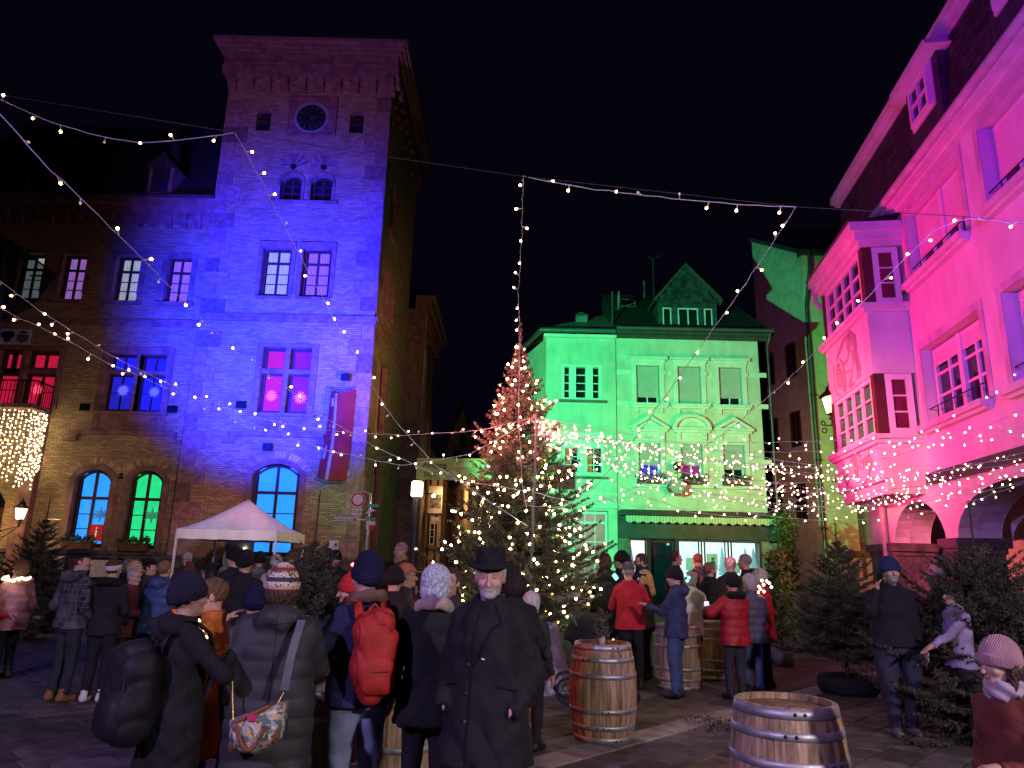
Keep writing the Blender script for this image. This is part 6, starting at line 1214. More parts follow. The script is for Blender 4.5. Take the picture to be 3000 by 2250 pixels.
    if hat in ('beanie', 'bobble', 'tall'):
        top = 1.685 if hat != 'tall' else 1.70
        def hf_(X, Y, Z):
            x, y, z = toh(X, Y, Z); d = ell(x, y, z, (0, -.012, 1.672), (.105, .122, .136 if hat != 'tall' else .155)); an = np.arctan2(x, y); d = d + .0022 * np.sin(an * 40)
            cut = 1.630 + .26 * y; d = np.maximum(d, cut - z); cf_ = np.maximum(ell(x, y, z, (0, -.012, 1.672), (.113, .131, .14)), np.maximum(cut - .012 - z, z - cut - .055)); d = smin(d, cf_ + .002 * np.sin(an * 40), .006)
            if hat == 'bobble': d = smin(d, ell(x, y, z, (0, -.03, 1.835), (.042, .042, .042)) + .006 * np.sin(x * 160) * np.sin(z * 150) * np.sin(y * 155), .006)
            return d
        out('hat', hf_, (-.18, -.2, 1.56), (.18, .2, 1.92), vox * .6, hc)
    elif hat == 'fedora':
        def hf_(X, Y, Z):
            x, y, z = toh(X, Y, Z); r_ = np.sqrt(x ** 2 + ((y + .01) / 1.18) ** 2); cr_ = np.maximum(r_ - (.097 - .18 * np.clip(z - 1.70, 0, .2)), np.maximum(1.695 - z, z - (1.802 - .7 * np.clip(.045 - np.abs(x), 0, .05) + .12 * (y - .0)* -.6)))
            brz = 1.705 + .35 * np.clip(np.abs(x) - .09, 0, 1) ; br = np.maximum(r_ - .136, np.abs(z - brz) - .006); return smin(cr_, br, .012)
        out('hat', hf_, (-.22, -.24, 1.64), (.22, .24, 1.86), vox * .5, hc)
    elif hat in ('cap', 'beret'):
        def hf_(X, Y, Z):
            x, y, z = toh(X, Y, Z); d = np.maximum(ell(x, y, z, (0, -.012, 1.68), (.1, .118, .108)), 1.69 - .05 * (y < 0) * .5 - z)
            if hat == 'cap': v = np.maximum(np.sqrt(x ** 2 + (y - .1) ** 2) - .09, np.abs(z - 1.697 + 1.6 * x ** 2 + .12 * (y - .1)) - .006); d = smin(d, np.maximum(v, .06 - y), .01)
            else: d = smin(d, ell(x, y, z, (.02, -.03, 1.745), (.135, .145, .045)), .03)
            return d
        out('hat', hf_, (-.2, -.22, 1.62), (.2, .26, 1.84), vox * .6, hc)
    elif hat in ('fur', 'headband'):
        def hf_(X, Y, Z):
            x, y, z = toh(X, Y, Z); d = ell(x, y, z, (0, -.012, 1.66), (.118, .132, .13))
            if hat == 'headband': d = np.maximum(d - .0 + .016, np.abs(z - 1.665 - .2 * y) - .033)
            else: d = np.maximum(d, 1.645 + .1 * y - z) + .008 * np.sin(x * 120) * np.sin(y * 130) * np.sin(z * 125)
            return d
        out('headband' if hat == 'headband' else 'hat', hf_, (-.18, -.2, 1.56), (.18, .2, 1.85), vox * .6, hc)
    if glasses:
        mb = MB(); R_ = lambda x, y, z: Vector((x * cyw - (y * cp - (z - 1.5) * sp_) * syw, x * syw + (y * cp - (z - 1.5) * sp_) * cyw, y * sp_ + (z - 1.5) * cp + 1.5)) * s
        for e in (-1, 1):
            mb.tube([R_(e * .034 + .023 * math.cos(a), .116, 1.645 + .018 * math.sin(a)) for a in np.linspace(0, 2 * math.pi, 13)], .0022 * s, 4); mb.tube([R_(e * .056, .114, 1.65), R_(e * .083, .0, 1.65)], .0022 * s, 4)
        mb.tube([R_(-.012, .119, 1.65), R_(.012, .119, 1.65)], .002 * s, 4); mb.obj('glasses', M('dark_glasses', (.02, .015, .015), .3), root)
    return root
# ------------------------------------------------------------------ wine barrels
OAK = M('barrel_oak', (.45, .31, .19), .7, kind='wood', bump=.25, bscale=60); OAK_D = M('barrel_head_oak', (.28, .17, .10), .75, kind='wood', bump=.25, bscale=60); HOOP = M('galvanised_hoop', (.42, .42, .43), .5, .7, var=.25, vscale=12)
def barrel(x, y, label, h=.9, rb=.335, rh=.285, n=26, seed=1):
    rg = random.Random(seed); root = empty('wine_barrel', (x, y, 0), label, 'barrel')
    R = lambda t, k=0: rh + (rb - rh) * (1 - (2 * t - 1) ** 2) + k
    a = rg.uniform(0, 6)
    ws = [rg.uniform(.75, 1.25) for _ in range(n)]; tw_ = sum(ws)
    for k in range(n):
        w_ = 2 * math.pi * ws[k] / tw_; a0, a1 = a + .0022, a + w_ - .0022; a += w_; mb = MB(); vs = []; m = 10; of = rg.uniform(-.0015, .0015)
        for j in range(m + 1):
            t = j / m; z = h * t
            for (aa, rr) in ((a0, R(t, of)), ((a0 + a1) / 2, R(t, of + .0015)), (a1, R(t, of)), (a1, R(t, -.025)), (a0, R(t, -.025))): vs.append((x + rr * math.cos(aa), y + rr * math.sin(aa), z))
        fs = [(j * 5 + i, j * 5 + (i + 1) % 5, j * 5 + 5 + (i + 1) % 5, j * 5 + 5 + i) for j in range(m) for i in range(5)] + [(0, 1, 2, 3, 4), tuple(m * 5 + i for i in (4, 3, 2, 1, 0))]
        mb.add(vs, fs, False); mb.obj('stave', OAK, root)
    for t0, t1 in ((.005, .065), (.135, .185), (.30, .35), (.65, .70), (.815, .865), (.935, .995)):
        mb = MB(); mb.lathe([(R(t0, -.002), h * t0), (R(t0, .005), h * t0), (R((t0 + t1) / 2, .0055), h * (t0 + t1) / 2), (R(t1, .005), h * t1), (R(t1, -.002), h * t1)], (x, y, 0), 40)
        hp_ = mb.obj('hoop', HOOP, root); an = rg.uniform(3.6, 5.4)
        for da in (-.09, .09):
            rr = R((t0 + t1) / 2, .006); c_ = Vector((x + rr * math.cos(an + da), y + rr * math.sin(an + da), h * (t0 + t1) / 2)); m2 = MB(); m2.lathe([(.011, -.004), (.009, .004), (0, .007)], (0, 0, 0), 8)
            o = m2.obj('rivet', M('dark_rivet', (.05, .05, .05), .4, .8), hp_); o.location = c_; o.rotation_euler = (0, math.pi / 2, an + da)
    hz_ = h - .035; rr = R(.97, -.026); k = -5
    for i in range(-4, 4):   # head boards
        u0, u1 = i * rr / 4 + .002, (i + 1) * rr / 4 - .002; c0, c1 = math.sqrt(max(0, rr * rr - u0 * u0)), math.sqrt(max(0, rr * rr - u1 * u1)); q = [(u0, -c0), (u1, -c1), (u1, c1), (u0, c0)]; co, si = math.cos(.5), math.sin(.5)
        mb = MB(); V = [(x + p * co - q_ * si, y + p * si + q_ * co, hz_) for p, q_ in q]; V2 = [(a_, b_, hz_ - .02) for a_, b_, _ in V]; mb.add(V + V2, [(0, 1, 2, 3), (0, 4, 5, 1), (1, 5, 6, 2), (2, 6, 7, 3), (3, 7, 4, 0)]); mb.obj('head_board', OAK_D, root)
    return root
barrel(.98, 7.72, 'wine barrel with a small potted cypress on top, half lit red', .9, .335, .275, 26, 1)
bf_ = at(2300, 2058, 4.62); barrel(bf_.x, bf_.y, 'large wine barrel cut by the bottom edge at right front', .9, .335, .285, 26, 2)
barrel(at(1985, 1900, 10.9).x, 10.9, 'wine barrel behind the man in the navy jacket and jeans', .86, .34, .29, 24, 3)
barrel(at(948, 2100, 5.55).x, 5.55, 'wine barrel between patterned-hat woman and red backpack', .9, .33, .28, 24, 4)
barrel(at(1175, 2100, 6.1).x, 6.1, 'wine barrel behind the person with silver-blue hair', .9, .33, .28, 24, 5)
barrel(at(2088, 1850, 11.9).x, 11.9, 'dark wine barrel behind the woman in the short red puffer', .88, .33, .28, 22, 6)
# little cypress in white pot
cy_ = Vector((.98 - .02, 7.66, .868)); cp_ = empty('potted_cypress', cy_, 'tiny cypress in a white pot on the barrel', 'plant')
MB().lathe([(.0, 0), (.036, 0), (.05, .1), (.053, .105), (.046, .105), (.04, .085), (0, .085)], cy_, 16).obj('pot', M('white_ceramic', (.62, .62, .6), .4, var=.05), cp_)
leafy('foliage', [cy_ + Vector((r_ * math.cos(a) * (.055 * (1 - z / .26) + .006), r_ * math.sin(a) * (.055 * (1 - z / .26) + .006), .1 + z)) for z in np.linspace(0, .22, 18) for a in np.linspace(0, 6.28, 9) for r_ in (.5, 1)], 2600, .02, NEEDLE, cp_, 8)
# ------------------------------------------------------------------ tent
TY = 22.3; tt = empty('gazebo_tent', (-8.5, TY + 1.5, 0), 'white pop-up gazebo tent with peaked roof in front of the tower', 'tent')
TC = M('tent_canvas', (.80, .80, .80), .7, var=.08, vscale=3, bump=.15, bscale=14); x0, x1, y0, y1, ze = -10.0, -7.0, TY, TY + 3, 2.44
mb = MB(); n = 16; pk = Vector(((x0 + x1) / 2, (y0 + y1) / 2, 3.5)); vs = {}; V = []
for i in range(n + 1):
    for j in range(n + 1):
        u, v = i / n * 2 - 1, j / n * 2 - 1; m_ = max(abs(u), abs(v)); t = 1 - m_; z = ze + (pk.z - ze) * (t ** 1.28) * .98 + .0; z -= .05 * (1 - t) * 0; V.append((x0 + (x1 - x0) * i / n, y0 + (y1 - y0) * j / n, z + .012 * math.sin(7 * u) * math.sin(5 * v) * m_))
mb.add(V, [(i * (n + 1) + j, (i + 1) * (n + 1) + j, (i + 1) * (n + 1) + j + 1, i * (n + 1) + j + 1) for i in range(n) for j in range(n)], True); mb.obj('canopy', TC, tt)
for (a, b) in (((x0, y0), (x1, y0)), ((x1, y0), (x1, y1)), ((x1, y1), (x0, y1)), ((x0, y1), (x0, y0))):
    mb = MB(); A_, B_ = Vector((*a, 0)), Vector((*b, 0)); nr = (B_ - A_).cross(Vector((0, 0, 1))).normalized(); V = []; N_ = 30
    for k in range(N_ + 1):
        p = A_.lerp(B_, k / N_); V += [p + Vector((0, 0, ze)) + nr * .004, p + nr * (.012 + .012 * math.sin(k * .9)) + Vector((0, 0, ze - .15)), p + nr * (.012 + .016 * math.sin(k * .9 + .5)) + Vector((0, 0, ze - .3 + .006 * math.sin(k)))]
    mb.add(V, [q for k in range(N_) for q in ((k * 3, k * 3 + 1, k * 3 + 4, k * 3 + 3), (k * 3 + 1, k * 3 + 2, k * 3 + 5, k * 3 + 4))], True); mb.obj('valance', TC, tt)
for (a, b) in ((x0, y0), (x1, y0), (x0, y1), (x1, y1)): MB().wbox(a - .03, a + .03, b - .03, b + .03, 0, ze - .02).wbox(a - .08, a + .08, b - .08, b + .08, 0, .012).obj('leg', WHITE_PAINT, tt)
mb = MB()
for yy in (y0, y1):
    for k in range(4):
        a = x0 + .75 * k; mb.tube([(a, yy + .02, ze - .28), (a + .75, yy + .02, ze - .05)], .012, 4); mb.tube([(a, yy + .02, ze - .05), (a + .75, yy + .02, ze - .28)], .012, 4)
for xx in (x1,):
    for k in range(4): a = y0 + .75 * k; mb.tube([(xx - .02, a, ze - .28), (xx - .02, a + .75, ze - .05)], .012, 4); mb.tube([(xx - .02, a, ze - .05), (xx - .02, a + .75, ze - .28)], .012, 4)
mb.obj('scissor_frame', ZINC, tt)
pn = empty('display_panel', (-9.0, 25.6, 0), 'white display panel with a lit lamp and pictures inside the tent', 'panel'); PP = Frame((0, 25.5, 0), (1, 0, 0), (0, -1, 0))
MB(PP).box(-9.75, -8.75, .1, 2.2, -.05, 0).obj('board', M('panel_white', (.6, .6, .6), .6), pn); MB(PP).box(-9.68, -9.3, 1.4, 2.05, 0, .015).obj('picture', M('panel_picture', (.35, .4, .45), .6, var=.5, vscale=6), pn)
MB(PP).box(-9.08, -8.98, 1.78, 1.9, 0, .1).obj('panel_lamp', BLACK_IRON, pn); MB(PP).disc(-9.03, 1.92, .05, .04, 10, .06).disc(-9.03, 1.76, .05, .04, 10, .06).obj('lamp_glow', EM('panel_lamp_glow', (1, .85, .6), 9), pn)
ms = empty('microphone_stand', (at(600, 1640, 21).x, 21, 0), 'microphone on a stand in front of the tent', 'microphone'); b_ = ms.location
MB().tube([b_ + Vector((0, 0, 0)), b_ + Vector((0, 0, 1.4)), b_ + Vector((.18, 0, 1.62))], .012, 5).lathe([(.16, 0), (.15, .02), (.0, .03)], b_, 10).obj('stand', BLACK_IRON, ms); MB().tube([b_ + Vector((.16, 0, 1.6)), b_ + Vector((.26, 0, 1.7))], [.018, .03], 8).obj('microphone_head', BLACK_IRON, ms)
# ------------------------------------------------------------------ town hall fittings
def lantern(name, p, s, label, lamp=18, bracket=None, cat='lantern'):
    root = empty(name, p, label, cat); G_ = M('lantern_glass', (.9, .8, .6), .3, var=.05, emis=(1.0, .70, .34), estr=4.2)
    mb = MB(); q = []
    for (r_, z) in ((.13, 0), (.22, .42)): q += [(r_ * s * math.cos(a), r_ * s * math.sin(a), z * s) for a in (math.pi / 4 + math.pi / 2 * k for k in range(4))]
    for k in range(4):
        V = [Vector(p) + Vector(q[i]) for i in (k, (k + 1) % 4, 4 + (k + 1) % 4, 4 + k)]; MB().add(V, [(0, 1, 2, 3)]).obj('pane', G_, root)
        mb.tube([Vector(p) + Vector(q[k]) * 1.02, Vector(p) + Vector(q[4 + k]) * 1.02], .012 * s, 4); mb.tube([Vector(p) + Vector(q[4 + k]), Vector(p) + Vector(q[4 + (k + 1) % 4])], .014 * s, 4); mb.tube([Vector(p) + Vector(q[k]), Vector(p) + Vector(q[(k + 1) % 4])], .012 * s, 4)
    mb.lathe([(.3 * s, .42 * s), (.24 * s, .47 * s), (.13 * s, .56 * s), (.1 * s, .66 * s), (.04 * s, .7 * s), (.05 * s, .76 * s), (0, .82 * s)], p, 8, False); mb.lathe([(.05 * s, -.3 * s), (.03 * s, -.16 * s), (.09 * s, -.12 * s), (.04 * s, -.06 * s), (.14 * s, 0)], p, 8)
    if bracket:
        for path in bracket: mb.tube(path, .016 * s, 5)
    mb.obj('ironwork', BLACK_IRON, root)
    if lamp:
        l_ = bpy.data.lights.new('lantern_bulb', 'POINT'); l_.energy = lamp; l_.color = (1, .62, .28); l_.shadow_soft_size = .1 * s; o = bpy.data.objects.new('lantern_bulb', l_); COL.objects.link(o); o.location = Vector(p) + Vector((0, -.28 * s, .1 * s))
    return root
w_ = WF.p(-17.65, 2.5, .3)
for dx_, lb in ((-.02, 'right lantern of the wrought-iron bracket beside the town hall door'), (-2.05, 'left lantern of the wrought-iron bracket at the left edge')):
    p = WF.p(-17.6 + dx_ + .35, 2.75, .9); lantern('wall_lantern', p, .92, lb, 85, [[WF.p(-18.3 + .1, 2.35, .3), WF.p(-18.2, 2.3, .7), p + Vector((0, 0, -.25))], [WF.p(-18.2, 2.0, .3), WF.p(-18.0, 2.1, .6), p + Vector((0, 0, -.27))]] if dx_ > -1 else [[WF.p(-18.9, 2.0, .3), p + Vector((0, 0, -.27))]])
p = at(2437, 1200, 17.1); p.z = at(2437, 1212, 17.1).z; ba = PF.p(B1, p.z - .35, BD - .1); lantern('wall_lantern', p, 1.0, 'lit wrought-iron lantern on a bracket at the pink bay', 30, [[p + Vector((-.0, 0, -.2)), p + Vector((0, 0, -.45))], [p + Vector((-.2, 0, -.3)), Vector((ba.x, ba.y, p.z - .3))], [p + Vector((0, 0, -.32)), Vector((ba.x, ba.y, p.z - .55))], [p + Vector((-.22 + .06 * math.cos(a), 0, -.42 + .06 * math.sin(a))) for a in np.linspace(0, 7, 12)], [p + Vector((-.24 + .05 * math.cos(a), 0, -.24 + .05 * math.sin(a))) for a in np.linspace(0, 7, 12)]])
# street lamp at the mouth of the alley
sl_ = at(1222, 1432, 24.2); sp = Vector((sl_.x, sl_.y, 0)); st_ = empty('street_lamp', sp, 'modern street lamp with glowing head at the alley mouth', 'street lamp')
MB().lathe([(.15, 0), (.14, sl_.z - .3), (.15, sl_.z - .26)], sp, 14).obj('column', M('lamp_column', (.05, .055, .06), .5, .4), st_)
MB().lathe([(.16, -.26), (.19, -.22), (.19, .2), (.16, .24), (0, .25)], sl_, 16).obj('lamp_head', M('lamp_head_glow', (.9, .8, .6), var=.02, emis=(1, .72, .36), estr=14), st_)
l_ = bpy.data.lights.new('street_lamp_bulb', 'POINT'); l_.energy = 150; l_.color = (1, .62, .28); l_.shadow_soft_size = .2; o = bpy.data.objects.new('street_lamp_bulb', l_); COL.objects.link(o); o.location = sl_ + Vector((.0, -.35, .1))
l_ = bpy.data.lights.new('alley_lamp_bulb', 'POINT'); l_.energy = 170; l_.color = (1, .60, .26); l_.shadow_soft_size = .2; o = bpy.data.objects.new('alley_lamp_bulb', l_); COL.objects.link(o); o.location = (-3.2, 40.5, 5.2)
al_ = empty('alley_lamp', (-4.4, 40.5, 5.2), 'small wall lamp deep in the alley on the annex', 'wall lamp'); MB().wbox(-4.75, -4.2, 40.45, 40.55, 5.28, 5.34).obj('arm', BLACK_IRON, al_); MB().lathe([(.05, .1), (.12, 0), (.1, -.1), (0, -.12)], (-4.2, 40.5, 5.22), 10).obj('globe', EM('alley_globe', (1, .65, .3), 6), al_)
# flower boxes, information sign, boards, floodlights
for (a, b, lb) in ((-16.0, -14.95, 'wooden flower box with greenery below the blue arched window'), (-13.95, -12.95, 'wooden flower box with greenery below the green arched window')):
    o = empty('flower_box', WF.p((a + b) / 2, 1.85, .1), lb, 'flower box'); MB(WF).box(a, b, 1.76, 2.02, .06, .32).box(a - .02, b + .02, 2.0, 2.04, .04, .34).obj('trough', M('box_wood', (.16, .07, .03), .7, kind='wood'), o)
    leafy('plants', [WF.p(a + t * (b - a), 2.12 + .06 * math.sin(t * 17), .2) for t in np.linspace(0, 1, 16)], 420, .075, LEAF, o, 12)
o = empty('information_board', WF.p(-15.1, 2.1, -.2), 'red board with white letter i in the blue arched window', 'sign'); MB(WF).box(-15.34, -14.86, 2.08, 2.68, -.19, -.16).obj('board', M('info_red', (.4, .015, .02), .5, emis=(.5, .02, .02), estr=.3), o); text('i', WF, -15.1, 2.4, -.158, .52, M('info_white', (.8, .8, .8), .5, emis=(.8, .8, .8), estr=.4), o)
for (u, z, r_, m_, lb) in ((-15.05, 3.05, .34, M('blue_star_paper', (.12, .35, .6), .7, emis=(.03, .16, .42), estr=.6), 'large dark paper star in the blue arched window'), (-13.15, 3.05, .34, M('green_star_paper', (.1, .4, .25), .7, emis=(.02, .25, .1), estr=.6), 'large dark paper star in the green arched window')): tag(star(WF, u, z, -.17, r_, 6, m_, None, 'paper_star', .35), lb, 'paper star')
for (a, b, z0, z1, lb) in ((-16.45, -15.75, .85, 1.6, 'narrow framed notice case on the town hall plinth'), (-14.95, -13.75, .75, 1.5, 'wide framed notice case on the town hall plinth')):
    o = MB(WF).box(a, b, z0, z1, .17, .24).obj('notice_case', BLACK_IRON, None, label=lb, cat='notice case'); MB(WF).box(a + .08, b - .08, z0 + .08, z1 - .08, .24, .246).obj('notice_sheet', M('notice_paper', (.5, .48, .46), .7, var=.25, vscale=12), o)
o = MB(WF).box(-16.95, -16.3, 2.1, 3.1, 0, .03).obj('wall_plaque', M('plaque_slate', (.12, .1, .08), .6), None, label='stone wall plaque with raised lines right of the lantern', cat='plaque')
for k in range(3): MB(WF).box(-16.92, -16.33, 2.2 + k * .3, 2.23 + k * .3, .03, .036).obj('plaque_line', M('clock_gilt'), o)
for (fr, u, z, lb) in ((WF, -16.05, 6.95, 'small black floodlight left of the deep blue window'), (WF, -12.75, 6.95, 'small black floodlight right of the deep blue window'), (TF, -10.05, 7.1, 'small black floodlight left of the tower cross window'), (TF, -8.9, 5.55, 'small black floodlight above the tower arched window'), (TF, -6.25, 8.25, 'small black floodlight above the red banner')):
    o = empty('wall_floodlight', fr.p(u, z, .1), lb, 'floodlight'); MB(fr).box(u - .16, u + .16, z - .1, z + .16, .16, .3).obj('housing', BLACK_IRON, o); MB(fr).box(u - .03, u + .03, z - .02, z + .04, 0, .16).obj('bracket', BLACK_IRON, o)
o = MB(TF).box(-6.35, -6.02, 1.68, 2.3, .2, .225).obj('info_plate', M('plate_cyan', (.5, .55, .58), .5), None, label='pale information plate on the tower corner near the signpost', cat='plate'); MB(TF).box(-6.16, -6.06, 2.08, 2.2, .225, .23).obj('plate_symbol', M('plate_ink', (.05, .1, .2), .6), o)
# red banner on the tower
bn = empty('banner', TF.p(-6.3, 4.4, .3), 'tall red and white banner hanging on the tower corner', 'banner'); BR = M('banner_red', (.24, .02, .015), .8, var=.2, bump=.3, bscale=8); BW = M('banner_white', (.30, .26, .22), .8)
def sheet(p00, p10, p01, p11, mat, bow=.1, nm='panel', n=10):
    mb = MB(); V = []
    for i in range(n + 1):
        for j in range(5):
            t, s_ = i / n, j / 4; a = Vector(p00).lerp(Vector(p01), t); b = Vector(p10).lerp(Vector(p11), t); q = a.lerp(b, s_); q.x += bow * math.sin(math.pi * t) * 1.0; q.y -= .04 * math.sin(math.pi * s_) + .02 * math.sin(9 * t); V.append(q)
    mb.add(V, [(i * 5 + j, i * 5 + j + 1, i * 5 + 6 + j, i * 5 + 5 + j) for i in range(n) for j in range(4)], True); return mb.obj(nm, mat, bn)
sheet(TF.p(-6.74, 7.75, .25), TF.p(-6.52, 7.6, .5), TF.p(-6.98, 4.5, .3), TF.p(-6.62, 4.4, .55), BR, .06); sheet(TF.p(-6.52, 7.6, .505), TF.p(-6.44, 7.6, .5), TF.p(-6.62, 4.4, .555), TF.p(-6.5, 4.4, .55), BW, .06); sheet(TF.p(-6.44, 7.6, .5), TF.p(-5.86, 7.85, .12), TF.p(-6.5, 4.4, .55), TF.p(-5.98, 4.4, .15), BR, .06)
sheet(TF.p(-6.69, 6.7, .31), TF.p(-6.6, 6.65, .42), TF.p(-6.86, 5.2, .35), TF.p(-6.72, 5.15, .46), BW, .06, 'white_stripe'); MB(TF).box(-6.62, -6.53, 7.1, 7.4, .52, .53).obj('crest', BW, bn)
MB().tube([TF.p(-6.78, 7.86, .22), TF.p(-6.48, 7.66, .52), TF.p(-5.84, 7.95, .06)], .025, 6).tube([TF.p(-7.05, 4.42, .3), TF.p(-6.58, 4.3, .56), TF.p(-5.98, 4.34, .14)], .022, 6).obj('rods', ZINC, bn)
# glass canopy at the left edge
gc = empty('glass_canopy', at(40, 760, 20), 'tinted glass canopy on steel arms at upper left edge', 'canopy'); q = [at(-60, 640, 19), at(168, 808, 20.2), at(90, 905, 20.5), at(-60, 965, 19.6)]
MB().add([*q], [(0, 1, 2, 3)]).obj('glass_sheet', glass_mat('tinted_glass', (.25, .3, .42), .8), gc); MB().tube([q[0], q[1]], .03, 5).tube([at(-60, 700, 19.4), at(42, 706, 19.7)], .04, 5).tube([at(-60, 755, 19.4), at(110, 760, 19.8)], .04, 5).tube([at(88, 808, 20.0), at(168, 808, 20.1)], .03, 5).tube([at(10, 700, 19.6), at(-5, 1000, 19.9)], .05, 5).obj('steel_arm', M('dark_steel', (.02, .02, .025), .5, .3), gc)
# ------------------------------------------------------------------ road sign post and alley signs
SY = 22.0; SF = Frame((0, SY, 0), (1, 0, 0), (0, -1, 0)); SX = lambda px, py: at(px, py, SY)
sg = empty('sign_post', (SX(1073, 1600).x, SY, 0), 'grey signpost with round red-rimmed road sign, street name and direction plates', 'signpost')
pt, pb = SX(1085, 1446), SX(1070, 1640); PM = M('galvanised_post', (.4, .42, .42), .45, .7); SW = M('sign_white', (.62, .62, .62), .5, var=.04); SB = M('sign_black', (.02, .02, .02), .5); SR = M('sign_red', (.42, .02, .02), .5); SGN = M('sign_green', (.03, .30, .16), .5)
MB().tube([(pb.x, SY, 0), (pt.x, SY, pt.z), (SX(1062, 1440).x, SY - .02, SX(1062, 1440).z)], .04, 8).obj('post', PM, sg)
c_ = SX(1050, 1464); d_ = MB(SF).disc(c_.x, c_.z, .05, .21, 32, .06).obj('round_sign', SR, sg); MB(SF).disc(c_.x, c_.z, .061, .155, 32, .065).obj('sign_field', SW, d_); MB(SF).disc(c_.x, c_.z, .058, .218, 32, .0595).obj('white_rim', SW, d_)
def plate(px0, py0, px1, py1, mat, d, txt=None, size=.1, tmat=None, arrow=0, sk=0.):
    a, b = SX(px0, py0), SX(px1, py1); p = [(a.x, b.z), (b.x, b.z + sk), (b.x, a.z + sk), (a.x, a.z)]
    if arrow > 0: p = [(a.x, b.z), (b.x - .09, b.z + sk), (b.x, (a.z + b.z) / 2 + sk), (b.x - .09, a.z + sk), (a.x, a.z)]
    if arrow < 0: p = [(a.x + .09, b.z), (b.x, b.z + sk), (b.x, a.z + sk), (a.x + .09, a.z), (a.x, (a.z + b.z) / 2)]
    o = MB(SF).prism(p, d, d + .015).obj('plate', mat, sg)
    if txt: text(txt, SF, (a.x + b.x) / 2, (a.z + b.z) / 2 + sk / 2, d + .017, size, tmat or SB, o)
    return o
plate(1032, 1491, 1061, 1509, SW, .05, '10-22h', .125)
o = plate(975, 1516, 1046, 1528, SW, .06, 'Balduinstraße', .135, None, 0, .02); a, b = SX(975, 1522), SX(1046, 1522)
for u, sgn in ((a.x + .045, -1), (b.x - .045, 1)): MB(SF).prism([(u + sgn * .03, a.z + .01), (u - sgn * .02, a.z + .055), (u - sgn * .02, a.z - .035)], .076, .08).obj('arrow', SB, o)
MB(SF).box(b.x, pt.x, a.z + .0, a.z + .03, .02, .05).obj('sign_arm', PM, sg)
plate(1078, 1477, 1114, 1487, M('sign_teal', (.05, .45, .33), .5), .05, None, .1, None, 1); plate(1084, 1491, 1101, 1500, SW, .052, None, .1, None, 1); plate(1071, 1498, 1086, 1507, SW, .054, None, .1, None, -1)
plate(1074, 1512, 1086, 1525, M('sign_teal'), .05); plate(1085, 1516, 1101, 1527, SGN, .052); plate(1083, 1528, 1100, 1539, SW, .05); plate(1082, 1540, 1098, 1552, SR, .052); plate(1074, 1526, 1082, 1538, SW, .053); plate(1073, 1539, 1081, 1551, SW, .05)
# trail banner across the alley
TBY = 27.2; TB = Frame((0, TBY, 0), (1, -.12, 0), (-.12, -1, 0)); a, b = at(1222, 1342, TBY), at(1410, 1346, TBY); zt, zb = a.z, at(1222, 1404, TBY).z
tb = empty('trail_banner', (a.x, TBY, zb), 'green banner with trail directions strung across the alley behind the tree', 'banner'); TB.o = Vector((a.x, TBY, 0)); ln = 5.2
mb = MB(TB); N_ = 24
for k in range(N_):
    e = lambda t: .03 * math.sin(t * 19) + .02 * math.sin(t * 41); t0, t1 = k / N_, (k + 1) / N_; mb.add([TB.p(ln * t0, zb, e(t0)), TB.p(ln * t1, zb - .02, e(t1)), TB.p(ln * t1, zt, e(t1)), TB.p(ln * t0, zt, e(t0))], [(0, 1, 2, 3)], True)
mb.obj('cloth', M('banner_green', (.28, .42, .13), .7, var=.08), tb); BK = M('banner_black', (.015, .015, .015), .6); WT = M('banner_letter_white', (.7, .7, .7), .6)
hh = zt - zb
text('Aufgang', TB, .25, zt - hh * .33, .06, hh * .36, BK, tb, align='LEFT'); text('zum', TB, .3, zb + hh * .26, .06, hh * .36, BK, tb, align='LEFT'); text('Collis Steilpfad', TB, 1.42, zt - hh * .3, .06, hh * .38, WT, tb, align='LEFT'); text('Collis Rundweg', TB, .95, zb + hh * .28, .06, hh * .38, WT, tb, align='LEFT')
MB().tube([(-5.35, 27.4, zt + .05), TB.p(0, zt, 0)], .01, 4).tube([TB.p(ln, zt, 0), (1.3, 29.4, zt + .2)], .01, 4).obj('rope', WIRE_D, tb)
AY = 41.0; AS = Frame((0, AY, 0), (1, 0, 0), (0, -1, 0))
def aboard(px0, py0, px1, py1, lab, mats):
    a, b = at(px0, py0, AY), at(px1, py1, AY); o = MB(AS).box(a.x, b.x, b.z, a.z, 0, .05).obj('alley_sign', mats[0], None, label=lab, cat='sign')
    if len(mats) > 1: MB(AS).box(a.x + .05, b.x - .05, b.z + (a.z - b.z) * .18, b.z + (a.z - b.z) * .68, .05, .056).obj('picture', mats[1], o)
    return o
aboard(1258, 1424, 1294, 1504, 'tall poster sign with dark picture hanging in the alley', [M('alley_sign_white', (.5, .47, .42), .6), M('alley_sign_picture', (.12, .11, .1), .6, var=.8, vscale=5)]); aboard(1265, 1515, 1286, 1527, 'small white plate sign in the alley', [M('alley_sign_white')]); aboard(1260, 1529, 1280, 1535, 'narrow white arrow sign in the alley', [M('alley_sign_white')])
